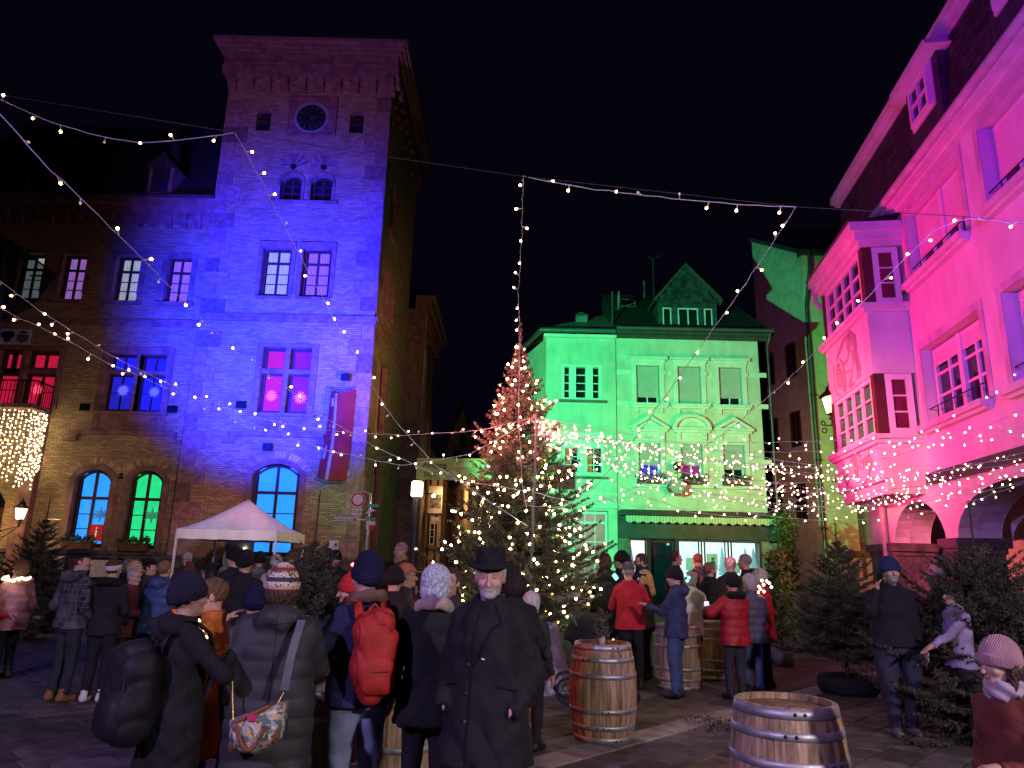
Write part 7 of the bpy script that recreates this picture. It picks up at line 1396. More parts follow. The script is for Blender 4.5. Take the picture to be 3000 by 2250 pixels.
# barrier posts with chain
cp1, cp2 = Vector((at(1223, 1650, 20).x, 20, 0)), Vector((at(1252, 1650, 20.3).x, 20.3, 0))
for p, lb in ((cp1, 'left red and white barrier post near the street lamp'), (cp2, 'right red and white barrier post near the street lamp')):
    o = empty('barrier_post', p, lb, 'post', 'barrier posts')
    for k in range(5): MB().lathe([(.03, .2 * k), (.03, .2 * k + .2)], p, 10).obj('band', SR if k % 2 else SW, o)
    MB().lathe([(.12, 0), (.11, .03), (0, .03)], p, 12).obj('foot', BLACK_IRON, o)
MB().tube([cp1.lerp(cp2, t) + Vector((0, 0, .95 - .5 * t * (1 - t))) for t in np.linspace(0, 1, 12)], .014, 5).obj('barrier_chain', SW, None, label='chain sagging between the two barrier posts', cat='chain')
# ------------------------------------------------------------------ planters at the right
pp = Vector((at(2345, 1850, 19.4).x, 12.4, 0)); o = empty('terracotta_pot', pp, 'big red terracotta pot behind the small fir tree', 'pot'); MB().lathe([(0, 0), (.3, 0), (.36, .3), (.42, .7), (.44, .92), (.47, .93), (.47, 1.0), (.41, 1.0), (.4, .9), (0, .88)], pp, 24).obj('pot_body', M('terracotta', (.30, .06, .04), .8, var=.2), o); leafy('plants', [pp + Vector((.3 * math.cos(a), .3 * math.sin(a), 1.02)) for a in np.linspace(0, 6, 9)], 160, .07, LEAF, o, 31)
lp = Vector((at(2283, 1760, 13.6).x, 13.6, 0)); o = empty('laurel_bush', lp, 'upright laurel bush beside the shop corner', 'bush'); MB().lathe([(0, 0), (.18, 0), (.22, .36), (.2, .36), (0, .32)], lp, 16).obj('pot', M('grey_planter', (.2, .2, .2), .8), o); MB().tube([lp + Vector((0, 0, .3)), lp + Vector((.03, 0, 1.6))], .02, 5).obj('stem', BARK, o)
leafy('foliage', [lp + Vector((.2 * math.sin(i * 2.4) * (1.2 - abs(z - 1.0) * .7), .2 * math.cos(i * 2.4) * (1.2 - abs(z - 1.0) * .7), z)) for i, z in enumerate(np.linspace(.45, 1.95, 60))], 1300, .07, M('laurel_leaf', (.09, .15, .03), .45, var=.4, vscale=20), o, 32)
tp2 = Vector((at(2385, 1700, 15.0).x, 15.0, 0)); o = empty('stone_trough', tp2, 'grey stone trough with yellow flowers in front of the lane', 'planter'); MB().wbox(tp2.x - .9, tp2.x + .9, 14.7, 15.3, 0, 1.25).obj('trough', DARK_STONE, o); leafy('leaves', [tp2 + Vector((t, -.1, 1.33)) for t in np.linspace(-.8, .8, 12)], 300, .07, LEAF, o, 33); leafy('blossoms', [tp2 + Vector((t, -.2, 1.4)) for t in (-.7, -.62, -.45, -.4)], 60, .035, M('yellow_blossom', (.6, .42, .05), .6), o, 34)
lp = Vector((at(2305, 1600, 28.2).x, 28.2, 0)); o = empty('climbing_shrub', lp, 'tall dark climbing shrub beside the shop wall', 'shrub'); MB().tube([lp, lp + Vector((.1, 0, 3))], .03, 5).obj('stem', BARK, o); leafy('foliage', [lp + Vector((.3 * math.sin(i * 2.4), .3 * math.cos(i * 2.4), z)) for i, z in enumerate(np.linspace(1.0, 3.9, 60))], 1100, .11, LEAF, o, 35)
for px_, py_, lb in ((2561, 1504, 'upper of two round red signs by the pink downpipe'), (2563, 1538, 'lower of two round red signs by the pink downpipe')):
    p = at(px_, py_, 18.6); SS = Frame((0, 18.6, 0), (1, 0, 0), (0, -1, 0)); o = MB(SS).disc(p.x, p.z, 0, .1, 18, .02).obj('round_sign', SR, None, label=lb, cat='sign'); MB(SS).box(p.x - .02, p.x + .02, p.z, p.z + .3, -.03, -.001).obj('hanger', BLACK_IRON, o)
# ------------------------------------------------------------------ stroller
sv = Vector((at(1742, 1850, 9.6).x, 9.6, 0)); so = empty('stroller', sv, 'dark stroller with folded hood between the tree and barrel', 'stroller'); DKF = cloth('stroller_black', (.012, .012, .014))
mb = MB()
for e in (-.24, .24):
    mb.tube([sv + Vector((-.30, e, 1.02)), sv + Vector((-.18, e, .8)), sv + Vector((.38, e, .14))], .016, 6); mb.tube([sv + Vector((.1, e, .5)), sv + Vector((-.32, e, .16))], .014, 6)
mb.tube([sv + Vector((-.30, -.24, 1.02)), sv + Vector((-.33, 0, 1.04)), sv + Vector((-.30, .24, 1.02))], .018, 6); mb.obj('frame', ZINC, so)
for (dx_, r_) in ((-.34, .15), (.4, .1)):
    for e in (-.26, .26):
        m2 = MB(); V = [sv + Vector((dx_ + (r_ + .02 * math.cos(b)) * math.cos(a) , e + .02 * math.sin(b), r_ + .02 + (r_ + .02 * math.cos(b)) * math.sin(a))) for a in np.linspace(0, 2 * math.pi, 19)[:-1] for b in np.linspace(0, 2 * math.pi, 7)[:-1]]
        m2.add(V, [(i * 6 + j, i * 6 + (j + 1) % 6, ((i + 1) % 18) * 6 + (j + 1) % 6, ((i + 1) % 18) * 6 + j) for i in range(18) for j in range(6)], True)
        for a in np.linspace(0, math.pi, 4)[:-1]: m2.tube([sv + Vector((dx_ + r_ * math.cos(a), e, r_ + .02 + r_ * math.sin(a))), sv + Vector((dx_ - r_ * math.cos(a), e, r_ + .02 - r_ * math.sin(a)))], .006, 4)
        m2.obj('wheel', M('rubber'), so)
def _seat(X, Y, Z): d = smax(cone(X, Y, Z, (-.12, 0, .78), (.26, 0, .42), .2, .19)[0], -cone(X, Y, Z, (-.02, 0, .9), (.3, 0, .56), .15, .15)[0], .02); return np.maximum(d, np.abs(Y) - .2)
P_, F_ = surfnet(_seat, (-.4, -.28, .15), (.55, .28, 1.1), .02); link('seat', fastmesh('seat', P_ + np.array(sv), F_, True, [DKF]), so)
def _hood(X, Y, Z): q = np.sqrt((X + .05) ** 2 + (Z - .72) ** 2 + (Y * .75) ** 2); d = np.abs(q - .33) - .012; return np.maximum(np.maximum(d, X + .02 - .5 * (Z - .72)), .74 - Z)
P_, F_ = surfnet(_hood, (-.55, -.45, .6), (.4, .45, 1.2), .016); link('hood', fastmesh('hood', P_ + np.array(sv), F_, True, [DKF]), so)
def _muff(X, Y, Z): return ell(X, Y, Z, (.16, 0, .56), (.22, .15, .1))
P_, F_ = surfnet(_muff, (-.2, -.22, .38), (.5, .22, .74), .02); link('foot_muff', fastmesh('foot_muff', P_ + np.array(sv), F_, True, [cloth('cream_muff', (.45, .4, .33))]), so)
def glow_chain(name, pts, label, col=(1, .62, .3), s=.012, estr=18, n=None):
    root = empty(name, pts[0], label, 'light chain'); MB().tube(pts, .003, 4).obj('cable', WIRE_D, root); mat = EM('chain_glow_%d_%d_%d' % tuple(int(c * 99) for c in col), col, estr); bm_ = fastmesh('bulb', np.array([tuple(v) for v in MB().lathe([(0, -s), (s, 0), (0, s)], (0, 0, 0), 6).v]), [tuple(f) for f in MB().lathe([(0, -s), (s, 0), (0, s)], (0, 0, 0), 6).f], True, [mat])
    for p in pts[::(1 if n is None else max(1, len(pts) // n))]: o = bpy.data.objects.new('bulb', bm_); COL.objects.link(o); o.parent = root; o.matrix_parent_inverse = Matrix.Translation(-Vector(pts[0])); o.location = Vector(p) + Vector((random.uniform(-.015, .015), -.015, random.uniform(-.015, .015)))
    return root
glow_chain('light_chain', [sv + Vector((.12 + .1 * math.cos(a), -.17, .72 + .09 * math.sin(a))) for a in np.linspace(0, 6, 10)], 'small red-orange glowing light chain on the stroller', (1, .22, .1), .014, 14)
# ------------------------------------------------------------------ the crowd
BLK = cloth('black', (.012, .012, .014)); BLK2 = cloth('charcoal', (.03, .03, .034)); NAVY = cloth('navy', (.014, .017, .055)); NAVY2 = cloth('dark_navy', (.012, .014, .03)); DENIM = cloth('denim', (.05, .075, .17), bscale=140); JEANS_L = cloth('pale_denim', (.17, .21, .32), bscale=140); REDJ = cloth('red_fleece', (.42, .018, .03)); REDP = cloth('red_puffer', (.34, .014, .025), rough=.5); BLUEP = cloth('blue_puffer', (.04, .07, .18), rough=.5); PINKP = cloth('pink_puffer', (.42, .2, .24), rough=.55); BURG = cloth('burgundy', (.09, .018, .03)); LILAC = cloth('lilac', (.3, .24, .42)); ORANGE = cloth('orange', (.42, .12, .02)); RUST = cloth('rust_wool', (.14, .035, .025)); GREY = cloth('grey_wool', (.13, .13, .14)); WHITEC = cloth('off_white', (.5, .48, .46)); BEIGE = cloth('beige', (.36, .31, .25)); CHECK = cloth('black_check', (.012, .012, .014), 'check', bscale=5.2, bump=.3, col2=(.09, .09, .1)); BROWN_B = M('tan_boot', (.22, .11, .04), .7, var=.2); WSHOE = M('white_shoe', (.6, .6, .6), .5, var=.05); FELT = M('black_felt', (.010, .010, .012), .9, var=.2, vscale=20, bump=.2, bscale=150); TEAL = cloth('teal', (.03, .2, .2)); DOWN = cloth('grey_down', (.035, .037, .04), rough=.6)
KN = lambda n_, c: cloth(n_, c, 'knit', bscale=45, bump=.6)
K_BLK = KN('black_knit', (.012, .012, .014)); K_NAVY = KN('navy_knit', (.010, .011, .045)); K_PINK = KN('pink_knit', (.45, .25, .3)); K_WHITE = KN('white_knit', (.5, .5, .5)); K_BLUE = KN('blue_knit', (.02, .03, .12)); K_GREY = KN('grey_cap', (.12, .12, .14)); K_ORANGE = cloth('orange_cap', (.3, .11, .05)); K_FAIR = M('fair_isle_knit', (.5, .45, .4), .9, kind='fairisle', bump=.4, bscale=90); K_ELF = M('red_green_knit', (.4, .02, .02), .9, var=.1); FURB = cloth('brown_fur', (.14, .07, .035), bump=1, bscale=140)
XT = {'beanie': .055, 'tall': .09, 'bobble': .12, 'fedora': .065, 'cap': .045, 'beret': .045, 'fur': .05, 'headband': .02, None: .022}
_ps = [100]
def P(px, py, Y, face, label, **k):
    q = at(px, py, Y); hx = XT[k.get('hat')] + (.045 if k.get('hair') == 'bun' else 0); h_ = k.pop('h', None) or q.z / (1 + hx / 1.75); _ps[0] += 7
    near = Y < 6.5; k.setdefault('vox', .0125 if near else (.017 if Y < 11.5 else .021)); k.setdefault('seed', _ps[0]); k.setdefault('tilt', .015 if near else .035); return person('person', q.x, q.y, face, h_, label, **k)
G1, G2_, G3 = (.30, .29, .28), (.22, .2, .18), (.5, .48, .46); BR1, BR2, BLOND = (.06, .03, .018), (.13, .07, .035), (.42, .27, .12)
# front row
f1 = P(560, 1672, 4.3, -44, 'person in navy ribbed beanie and black parka carrying a huge black backpack', hat='beanie', hcol=KN('deep_navy_knit', (.018, .018, .04)), ccol=BLK, coat='jacket', hem=.62, hood='down', pants=BEIGE, la='hang', ra=((.12, .3, 1.30), (.7, 0, -.7)), glasses=True, headyaw=0, build=1.12, hair='short', haircol=BR1)
f2 = P(830, 1648, 4.5, 12, 'woman in patterned knit hat and long dark down coat with floral bag', hat='beanie', hcol=K_FAIR, ccol=DOWN, coat='puffer', hem=.40, hood='down', pants=BLK2, build=1.22, hair='bob', haircol=BR1, la='hang', ra='front')
P(752, 1712, 5.35, 20, 'person in navy cap and blue coat holding a hand up to the face', hat='beanie', hcol=K_NAVY, ccol=cloth('slate_blue', (.035, .05, .10)), coat='coat', hem=.45, la=((.23, .12, 1.5), (.9, 0, -.6)), ra='hang', build=1.1)
f3 = P(1083, 1605, 4.9, 30, 'tall man in navy beanie and navy jacket wearing a red backpack', hat='tall', hcol=K_NAVY, ccol=NAVY, coat='jacket', hem=.82, pants=JEANS_L, build=1.1, la='hold', ra='hang', hood='lining', hoodmat=cloth('brown_hood', (.13, .08, .06)), headyaw=15, hair='short', haircol=BR1)
P(1035, 1652, 5.75, 105, 'smiling woman in red and green bobble hat pointing to the left', hat='bobble', hcol=K_ELF, ccol=NAVY2, coat='jacket', hem=.75, la='hold', ra='point', scarf=WHITEC, hair='bob', haircol=BR2)
f5 = P(1270, 1660, 4.95, 8, 'person with silver-blue hair in a black coat seen from behind', ccol=BLK, coat='coat', hem=.72, hair='fluffy', haircol=(.42, .47, .55), pants=BLK, la='front', ra='front', hood='lining', hoodmat=cloth('cream_lining', (.42, .33, .28)))
f6 = P(1436, 1598, 4.25, 158, 'bearded man in black fedora and long black coat walking towards the camera', hat='fedora', hcol=FELT, ccol=BLK, coat='coat', hem=.64, pants=cloth('dark_grey_trousers', (.028, .028, .03)), la='pocket', ra='pocket', beard=(.45, .43, .42), hair='short', haircol=(.4, .38, .37), headyaw=20, build=1.14, stride=.16)
f7 = P(2925, 1858, 3.55, 108, 'child in pink beanie and rust coat at the bottom right corner', hat='beanie', hcol=K_PINK, ccol=RUST, coat='jacket', hem=.75, scarf=cloth('lilac_scarf', (.38, .3, .36)), hair='long', haircol=(.06, .035, .025), la='hold', ra='hang', skin=(.55, .35, .27), headpitch=-6)
fo = P(628, 1735, 4.85, 100, 'person in orange jacket facing the black backpack and holding an orange cup', ccol=ORANGE, coat='jacket', hem=.55, la='drink', ra='hang', hair='short', haircol=BR2, h=1.5)
P(1322, 1662, 6.1, 150, 'young man with glasses and dark curls behind the silver-blue hair', hair='short', haircol=BR1, glasses=True, ccol=BLK2, la='hang', ra='pocket')
P(1500, 1668, 6.3, 20, 'dark-haired person half hidden behind the man in the fedora', hair='bob', haircol=(.02, .012, .01), ccol=BLK, hem=.6, coat='coat')
P(1556, 1735, 7.2, -30, 'short white-haired person behind the shoulder of the fedora man', hair='fluffy', haircol=G3, ccol=BLK2)
P(1182, 1645, 7.6, -80, 'man in orange baseball cap and glasses looking right', hat='cap', hcol=K_ORANGE, ccol=BLK2, glasses=True, la='hold', ra='hold', hair='short', haircol=G2_)
P(1150, 1655, 7.3, -20, 'person in black beanie beside the orange baseball cap', hat='beanie', hcol=K_BLK, ccol=BLK)
P(1170, 1588, 13.4, 112, 'grey-haired smiling man with glasses and yellow scarf near the street lamp', hair='short', haircol=G1, glasses=True, ccol=BLK2, scarf=cloth('mustard_scarf', (.3, .26, .1)), la='hold', ra='hold')
# left side
P(62, 1635, 10.3, 68, 'woman in pink quilted jacket and brown fur hat with glowing neck chain', hat='fur', hcol=FURB, ccol=PINKP, coat='puffer', hem=.74, hood='down', pants=BLK, hair='bob', haircol=BR2, la='hold', ra='hang')
P(-12, 1690, 9.9, -50, 'person in bright red jacket cut by the left edge', ccol=REDJ, hair='bob', haircol=G3, scarf=WHITEC)
P(240, 1606, 8.9, -22, 'man in black beret and checked hooded jacket with tan boots', hat='beret', hcol=K_BLK, ccol=CHECK, coat='jacket', hem=.84, hood='down', pants=cloth('dark_jeans', (.025, .027, .035)), shoe=BROWN_B, hair='short', haircol=BR1, headyaw=-45, la='pocket', ra='pocket')
P(335, 1628, 8.9, 5, 'woman with hair bun and white headband in black jacket and white trainers', hat='headband', hcol=WHITEC, ccol=BLK, coat='jacket', hem=.80, hood='fur', pants=cloth('black_jeans', (.012, .012, .016)), shoe=WSHOE, hair='bun', haircol=BR1, la='pocket', ra='pocket')
P(392, 1665, 9.7, -85, 'short grey-haired woman with glasses in burgundy jacket facing right', hair='short', haircol=G1, glasses=True, ccol=BURG, coat='puffer')
P(402, 1641, 10.6, -70, 'blonde woman with glasses behind the grey-haired woman', hair='bob', haircol=BLOND, glasses=True, ccol=BLK2)
P(375, 1634, 11.3, 20, 'dark grey-haired person behind the white headband', hair='bob', haircol=(.1, .1, .1), ccol=BLK)
P(436, 1634, 10.8, -75, 'person in soft black cap facing right in the left crowd', hat='beret', hcol=K_BLK, ccol=BLK2, hair='short', haircol=BR1)
P(480, 1640, 9.6, -10, 'person with short light brown hair in blue quilted jacket from behind', hair='short', haircol=(.2, .11, .05), ccol=BLUEP, coat='puffer', hem=.8, hood='down', build=1.1)
P(562, 1617, 14, 172, 'white-bearded man with glasses facing the camera under the tent edge', hair='short', haircol=G3, beard=(.4, .39, .38), glasses=True, ccol=cloth('brown_jacket', (.07, .04, .03)))
P(568, 1645, 11, 10, 'woman with red-brown pinned hair in the left crowd', hair='bun', haircol=(.12, .03, .02), ccol=BURG, scarf=cloth('fur_scarf', (.2, .12, .06)))
P(528, 1672, 12, 15, 'person in tawny fur hat left of the tent pole', hat='fur', hcol=FURB, ccol=cloth('brown_jacket', (.07, .04, .03)), hair='bob', haircol=BR2)
P(630, 1648, 9.4, 75, 'woman in black beret facing left in a black coat', hat='beret', hcol=FELT, ccol=BLK, coat='coat', hem=.6, hair='bob', haircol=(.02, .015, .012))
P(712, 1608, 8.8, 2, 'tall broad man in black beanie and black coat seen from behind', hat='beanie', hcol=K_BLK, ccol=BLK, coat='coat', hem=.6, build=1.15)
P(692, 1601, 10.7, 60, 'man in dark beanie just left of the tall broad man', hat='beanie', hcol=K_BLK, ccol=NAVY2, hair='short', haircol=G2_)
P(612, 1655, 14.5, 20, 'green-tinted fair-haired person near the microphone', hair='bob', haircol=BLOND, ccol=BLK2)
P(640, 1648, 15.5, 170, 'fair-haired person with glasses facing the camera by the microphone', hair='bob', haircol=BLOND, glasses=True, ccol=BLK2)
P(735, 1634, 14.5, 150, 'pale-faced person behind the tall broad man', hair='bob', haircol=BLOND, ccol=GREY)
P(757, 1614, 13.2, 5, 'person in black beanie and grey hoodie from behind at the tent', hat='beanie', hcol=K_BLK, ccol=GREY, hood='down')
P(806, 1622, 13.0, 10, 'person in pale hooded jacket beside the fir top', hat='beanie', hcol=K_WHITE, ccol=WHITEC, hood='down')
P(850, 1610, 15.0, 0, 'bald-looking person in brown fur jacket by the black post', hair='short', haircol=BR2, ccol=cloth('brown_jacket', (.07, .04, .03)))
P(968, 1605, 14.2, -45, 'dark curly-haired man looking right of the fir tree', hair='short', haircol=BR1, ccol=BLK2, glasses=True)
P(994, 1610, 13.5, 170, 'man in black cap facing the camera right of the fir tree', hat='beanie', hcol=K_BLK, ccol=BLK)
# group around the barrels on the right
P(1850, 1643, 10.7, -12, 'man in bright red fleece jacket and grey cap from behind', hat='cap', hcol=K_GREY, ccol=REDJ, coat='jacket', hem=.82, pants=BLK, hair='short', haircol=G1, la='front', ra='hold', build=1.06)
P(1972, 1656, 10.1, 62, 'man in navy jacket, jeans and striped beanie gesturing with one hand', hat='beanie', hcol=K_BLK, ccol=cloth('navy_jacket_pale', (.035, .04, .11)), coat='jacket', hem=.80, hood='down', pants=DENIM, glasses=True, la=((.12, .40, 1.22), (.4, -.2, -1)), ra='hang', skin=(.55, .35, .27), build=1.08)
fr2 = P(2140, 1678, 10.1, 18, 'woman in short red puffer with black fur collar checking her phone', hat='beanie', hcol=K_BLK, ccol=REDP, coat='puffer', hem=.78, hood='fur', pants=cloth('dark_jeans', (.025, .027, .035)), la=((.30, .25, 1.25), (.9, -.2, -.6)), ra='front')
P(2190, 1683, 10.5, 5, 'grey-haired woman in violet quilted jacket between two red puffers', hair='fluffy', haircol=(.36, .33, .34), ccol=cloth('violet_quilt', (.07, .06, .12), rough=.5), coat='puffer', hem=.78, pants=DENIM, scarf=cloth('grey_scarf', (.2, .18, .22)), la='front', ra='front')
P(2230, 1668, 11.0, 55, 'woman in long red puffer with star lights round her neck', hair='fluffy', haircol=G1, ccol=REDP, coat='puffer', hem=.70, pants=NAVY2, la='hold', ra='hang')
P(1886, 1620, 12.6, 85, 'dark-haired man with glasses and beard facing left behind red jacket', hair='short', haircol=BR1, glasses=True, beard=(.08, .05, .035), ccol=BLK, la='hold', ra='hold', scarf=NAVY)
P(1815, 1611, 12.1, 60, 'man in striped black beanie left of the red jacket', hat='beanie', hcol=K_BLK, ccol=NAVY2, pants=DENIM)
P(1840, 1625, 13.2, 40, 'person in grey-blue hooded jacket behind the grey cap', hat='beanie', hcol=K_GREY, ccol=cloth('slate_blue', (.035, .05, .10)), hood='down')
P(1884, 1668, 11.6, 60, 'blonde woman with black headband right of the red jacket', hat='headband', hcol=K_BLK, ccol=BLK, hair='long', haircol=BLOND, la='drink', ra='hold')
P(1760, 1618, 12.0, 12, 'person in dark hooded coat right of the Christmas tree', hair='bob', haircol=BR1, ccol=BLK, coat='coat', hem=.6, hood='down')
P(1985, 1613, 14.5, -78, 'balding man facing right in front of the shop door', hair='short', haircol=BR1, ccol=BLK2)
P(2031, 1650, 14.8, 175, 'small smiling woman facing the camera by the shop window', hair='long', haircol=BR1, ccol=BLK, h=1.6)
P(2049, 1621, 15.6, 0, 'person with short fair hair looking into the shop window', hair='short', haircol=BR2, ccol=GREY, hood='down')
P(2080, 1646, 12.0, -70, 'man with glasses in black quilted jacket facing right', hair='short', haircol=(.16, .08, .05), glasses=True, ccol=BLK, coat='puffer', beard=(.12, .07, .045))
P(2130, 1630, 12.9, 5, 'pink-lit white-haired man from behind at the shop window', hair='short', haircol=G3, ccol=BLK2)
P(2188, 1622, 13.3, 60, 'tall grey-haired man leaning left before the right shop window', hair='short', haircol=G2_, ccol=BLK, hood='down')
P(2016, 1672, 11.2, -20, 'person in pale jacket wearing green glowing lights behind the navy jacket', hair='bob', haircol=G2_, ccol=WHITEC)
# right side
fr1 = P(2600, 1628, 8.2, 172, 'big bearded man in blue beanie and black sweater holding a phone to his ear', hat='beanie', hcol=K_BLUE, ccol=cloth('black_knitwear', (.010, .010, .018)), coat='sweater', hem=.86, pants=cloth('navy_joggers', (.03, .032, .06)), build=1.38, la='hang', ra='phone', beard=(.3, .29, .28), hair='short', haircol=G1, shoe=M('grey_trainer', (.12, .12, .13), .6), stride=.08, vox=.0145)
P(2788, 1698, 7.9, 88, 'woman in black hat leaning in with a lilac sleeve stretched out', hat='beanie', hcol=K_BLK, ccol=LILAC, coat='sweater', hem=.82, la='reach', ra='hang', hair='short', haircol=BR1, vox=.0145)
P(2737, 1640, 12.2, -100, 'person in white bobble hat with red hair by the arcade pier', hat='bobble', hcol=K_WHITE, ccol=BLK, hair='bob', haircol=(.22, .05, .02), scarf=TEAL)
P(2792, 1650, 12.6, -20, 'person in blue cap and black jacket with red print beside the arcade', hat='beanie', hcol=K_BLUE, ccol=BLK, hood='down')
P(2898, 1668, 11.2, 60, 'teal-lit person half hidden behind the arcade pier', hat='beanie', hcol=KN('teal_lit_knit', (.05, .25, .25)), ccol=TEAL)  # teal light on this person is put into the hat and jacket colour
P(2985, 1722, 10.2, 90, 'person at the right edge behind the dark fir tree', hat='beanie', hcol=K_WHITE, ccol=BLK2)
# ------------------------------------------------------------------ things carried or worn
def worn(root, name, label, cat):
    o = empty(name, root.location, label, cat, None, 0, local=True); o.rotation_euler = root.rotation_euler; return o, root.location
def loc_obj(root, nm, P_, F_, mat, sc): return link(nm, fastmesh(nm, P_ * sc, F_, True, [mat]), root)
def backpack(pr, h_, label, mat, c, r_, pocket=True, strapm=None, vox=.013):
    sc = h_ / 1.75; o, _ = worn(pr, 'backpack', label, 'backpack')
    def f(X, Y, Z):
        q = (np.abs((X - c[0]) / r_[0]) ** 3 + np.abs((Y - c[1]) / r_[1]) ** 2.4 + np.abs((Z - c[2]) / r_[2]) ** 3) ** (1 / 3) - 1; d = q * min(r_); d = np.maximum(d, -.11 - .0 * Z - Y * 0 - 9) ; w1 = np.abs(np.sin(Z * 15 + X * 9 + 2 * np.sin(X * 12 + 1))); return d + .009 * (1 - w1) ** 3 + folds(X, Y, Z, np.random.default_rng(77), .012, 22)
    P_, F_ = surfnet(f, (c[0] - r_[0] - .06, c[1] - r_[1] - .06, c[2] - r_[2] - .06), (c[0] + r_[0] + .06, c[1] + r_[1] + .06, c[2] + r_[2] + .06), vox); loc_obj(o, 'pack', P_, F_, mat, sc)
    if pocket:
        def g(X, Y, Z): q = (np.abs(X / (r_[0] * .75)) ** 3 + np.abs((Y - c[1] + r_[1] * .75) / (r_[1] * .45)) ** 2.4 + np.abs((Z - c[2] + r_[2] * .4) / (r_[2] * .42)) ** 3) ** (1 / 3) - 1; return q * r_[1] * .45 + folds(X, Y, Z, np.random.default_rng(78), .006, 30)
        P_, F_ = surfnet(g, (-r_[0], c[1] - r_[1] * 1.5, c[2] - r_[2]), (r_[0], c[1], c[2] + r_[2] * .3), vox); loc_obj(o, 'front_pocket', P_, F_, mat, sc)
    for e in (-1, 1):
        mb = MB(); pts_ = [(e * .085, c[1] + r_[1] * .7, c[2] + r_[2] * .75), (e * .10, -.12, 1.47), (e * .115, .0, 1.485), (e * .135, .11, 1.40), (e * .15, .16, 1.22), (e * .2, .1, 1.05)]; V = []
        for x, y, z in pts_: V += [Vector((x - .03, y, z)) * sc, Vector((x + .03, y, z)) * sc, Vector((x + .03, y + .006, z + .012)) * sc, Vector((x - .03, y + .006, z + .012)) * sc]
        mb.add(V, [(i * 4 + j, i * 4 + (j + 1) % 4, i * 4 + 4 + (j + 1) % 4, i * 4 + 4 + j) for i in range(len(pts_) - 1) for j in range(4)], True); mb.obj('strap', strapm or mat, o)
    mb = MB(); mb.tube([Vector((-.04, c[1] + r_[1] * .5, c[2] + r_[2] * .96)) * sc, Vector((0, c[1] + r_[1] * .5, c[2] + r_[2] * 1.12)) * sc, Vector((.04, c[1] + r_[1] * .5, c[2] + r_[2] * .96)) * sc], .009, 6); mb.obj('grab_loop', strapm or mat, o)
    mb = MB(); mb.tube([Vector((r_[0] * .8 * math.cos(a), c[1] - r_[1] * .72, c[2] + r_[2] * .7 * math.sin(a))) * sc for a in np.linspace(.2, math.pi - .2, 12)], .004, 4); mb.obj('zip', M('zip_dark', (.03, .03, .03), .4), o)
    return o
from mathutils.bvhtree import BVHTree
def seam(owner, target, paths, mat, name, w=.004, side=1):
    me = target.data; bvh = BVHTree.FromPolygons([v.co.copy() for v in me.vertices], [tuple(p.vertices) for p in me.polygons]); mb = MB()
    for path in paths:
        P3 = []
        for (x0, z0), (x1, z1) in zip(path[:-1], path[1:]):
            n_ = max(2, int(math.hypot(x1 - x0, z1 - z0) / .02))
            for i in range(n_ + 1):
                x, z = x0 + (x1 - x0) * i / n_, z0 + (z1 - z0) * i / n_; hit = bvh.ray_cast(Vector((x, side * 1.0, z)), Vector((0, -side, 0)))
                if hit[0] is not None: P3.append(hit[0] + Vector((0, side * w * .4, 0)))
        if len(P3) > 2: mb.tube(P3, w, 5)
    if mb.v: return mb.obj(name, mat, owner)
def part_of(root, nm): return [c for c in root.children if c.name.split('.')[0] == nm][0]
hof = lambda r_: [c for c in r_.children if c.name.startswith('body')][0].dimensions.z
bp1 = backpack(f1, 1.53, 'huge black backpack on the person in the navy ribbed beanie', cloth('backpack_black', (.013, .013, .018), rough=.6), (0, -.27, 1.07), (.20, .145, .31), True)
bp3 = backpack(f3, 1.66, 'bright red backpack on the tall man in the navy beanie', cloth('backpack_red', (.36, .022, .018), rough=.6), (0, -.24, 1.14), (.15, .10, .285), True)
SEAM_D = M('seam_dark', (.004, .004, .005), .8); SEAM_L = M('seam_grey', (.022, .022, .026), .6); SEAM_R = M('seam_red', (.16, .01, .01), .7); BTN = M('horn_button', (.05, .04, .04), .3)
c6 = part_of(f6, 'coat'); k_ = f6.children[0].dimensions.z / 1.0 and 1.0
seam(f6, c6, [[(.02, 1.38), (.03, .62)]], SEAM_D, 'front_placket', .005); [seam(f6, c6, [p_], SEAM_D, 'pocket_flap', .006) for p_ in ([(-.21, 1.0), (-.11, 1.02)], [(.21, 1.0), (.11, 1.02)])]; seam(f6, c6, [[(-.06, 1.43), (-.11, 1.33), (-.07, 1.31), (-.06, 1.27), (.015, 1.10)], [(.08, 1.43), (.13, 1.33), (.09, 1.31), (.08, 1.27), (.03, 1.10)]], SEAM_D, 'lapel', .006)
for z_ in (1.12, .98, .84): seam(f6, c6, [[(.045, z_ + .006), (.045, z_ - .006)]], BTN, 'button', .011)
seam(f6, c6, [[(-.05, 1.15), (-.03, 1.155)]], M('steel_pin', (.5, .5, .5), .3, .8), 'badge', .008)
for f_, nm in ((f1, 'jacket'), (f2, 'jacket'), (f3, 'jacket'), (f5, 'coat')):
    t_ = part_of(f_, nm); seam(f_, t_, [[(0, 1.34), (.003, 1.0), (0, .75)], [(-.14, 1.30), (0, 1.28), (.14, 1.30)]], SEAM_L, 'back_seam', .0022, -1)
for b_, m_ in ((bp1, SEAM_L), (bp3, SEAM_R)):
    t_ = part_of(b_, 'pack'); zc = 1.0 if b_ is bp1 else 1.10; seam(b_, t_, [[(-.12, zc + .22), (-.13, zc), (-.11, zc - .2)], [(.12, zc + .22), (.13, zc), (.11, zc - .2)], [(-.12, zc + .2), (0, zc + .25), (.12, zc + .2)]], m_, 'piping', .004, -1)
    t_ = part_of(b_, 'front_pocket'); seam(b_, t_, [[(-.09, zc - .02), (0, zc), (.09, zc - .02)], [(-.05, zc - .1), (.05, zc - .1)]], m_, 'pocket_zip', .004, -1)
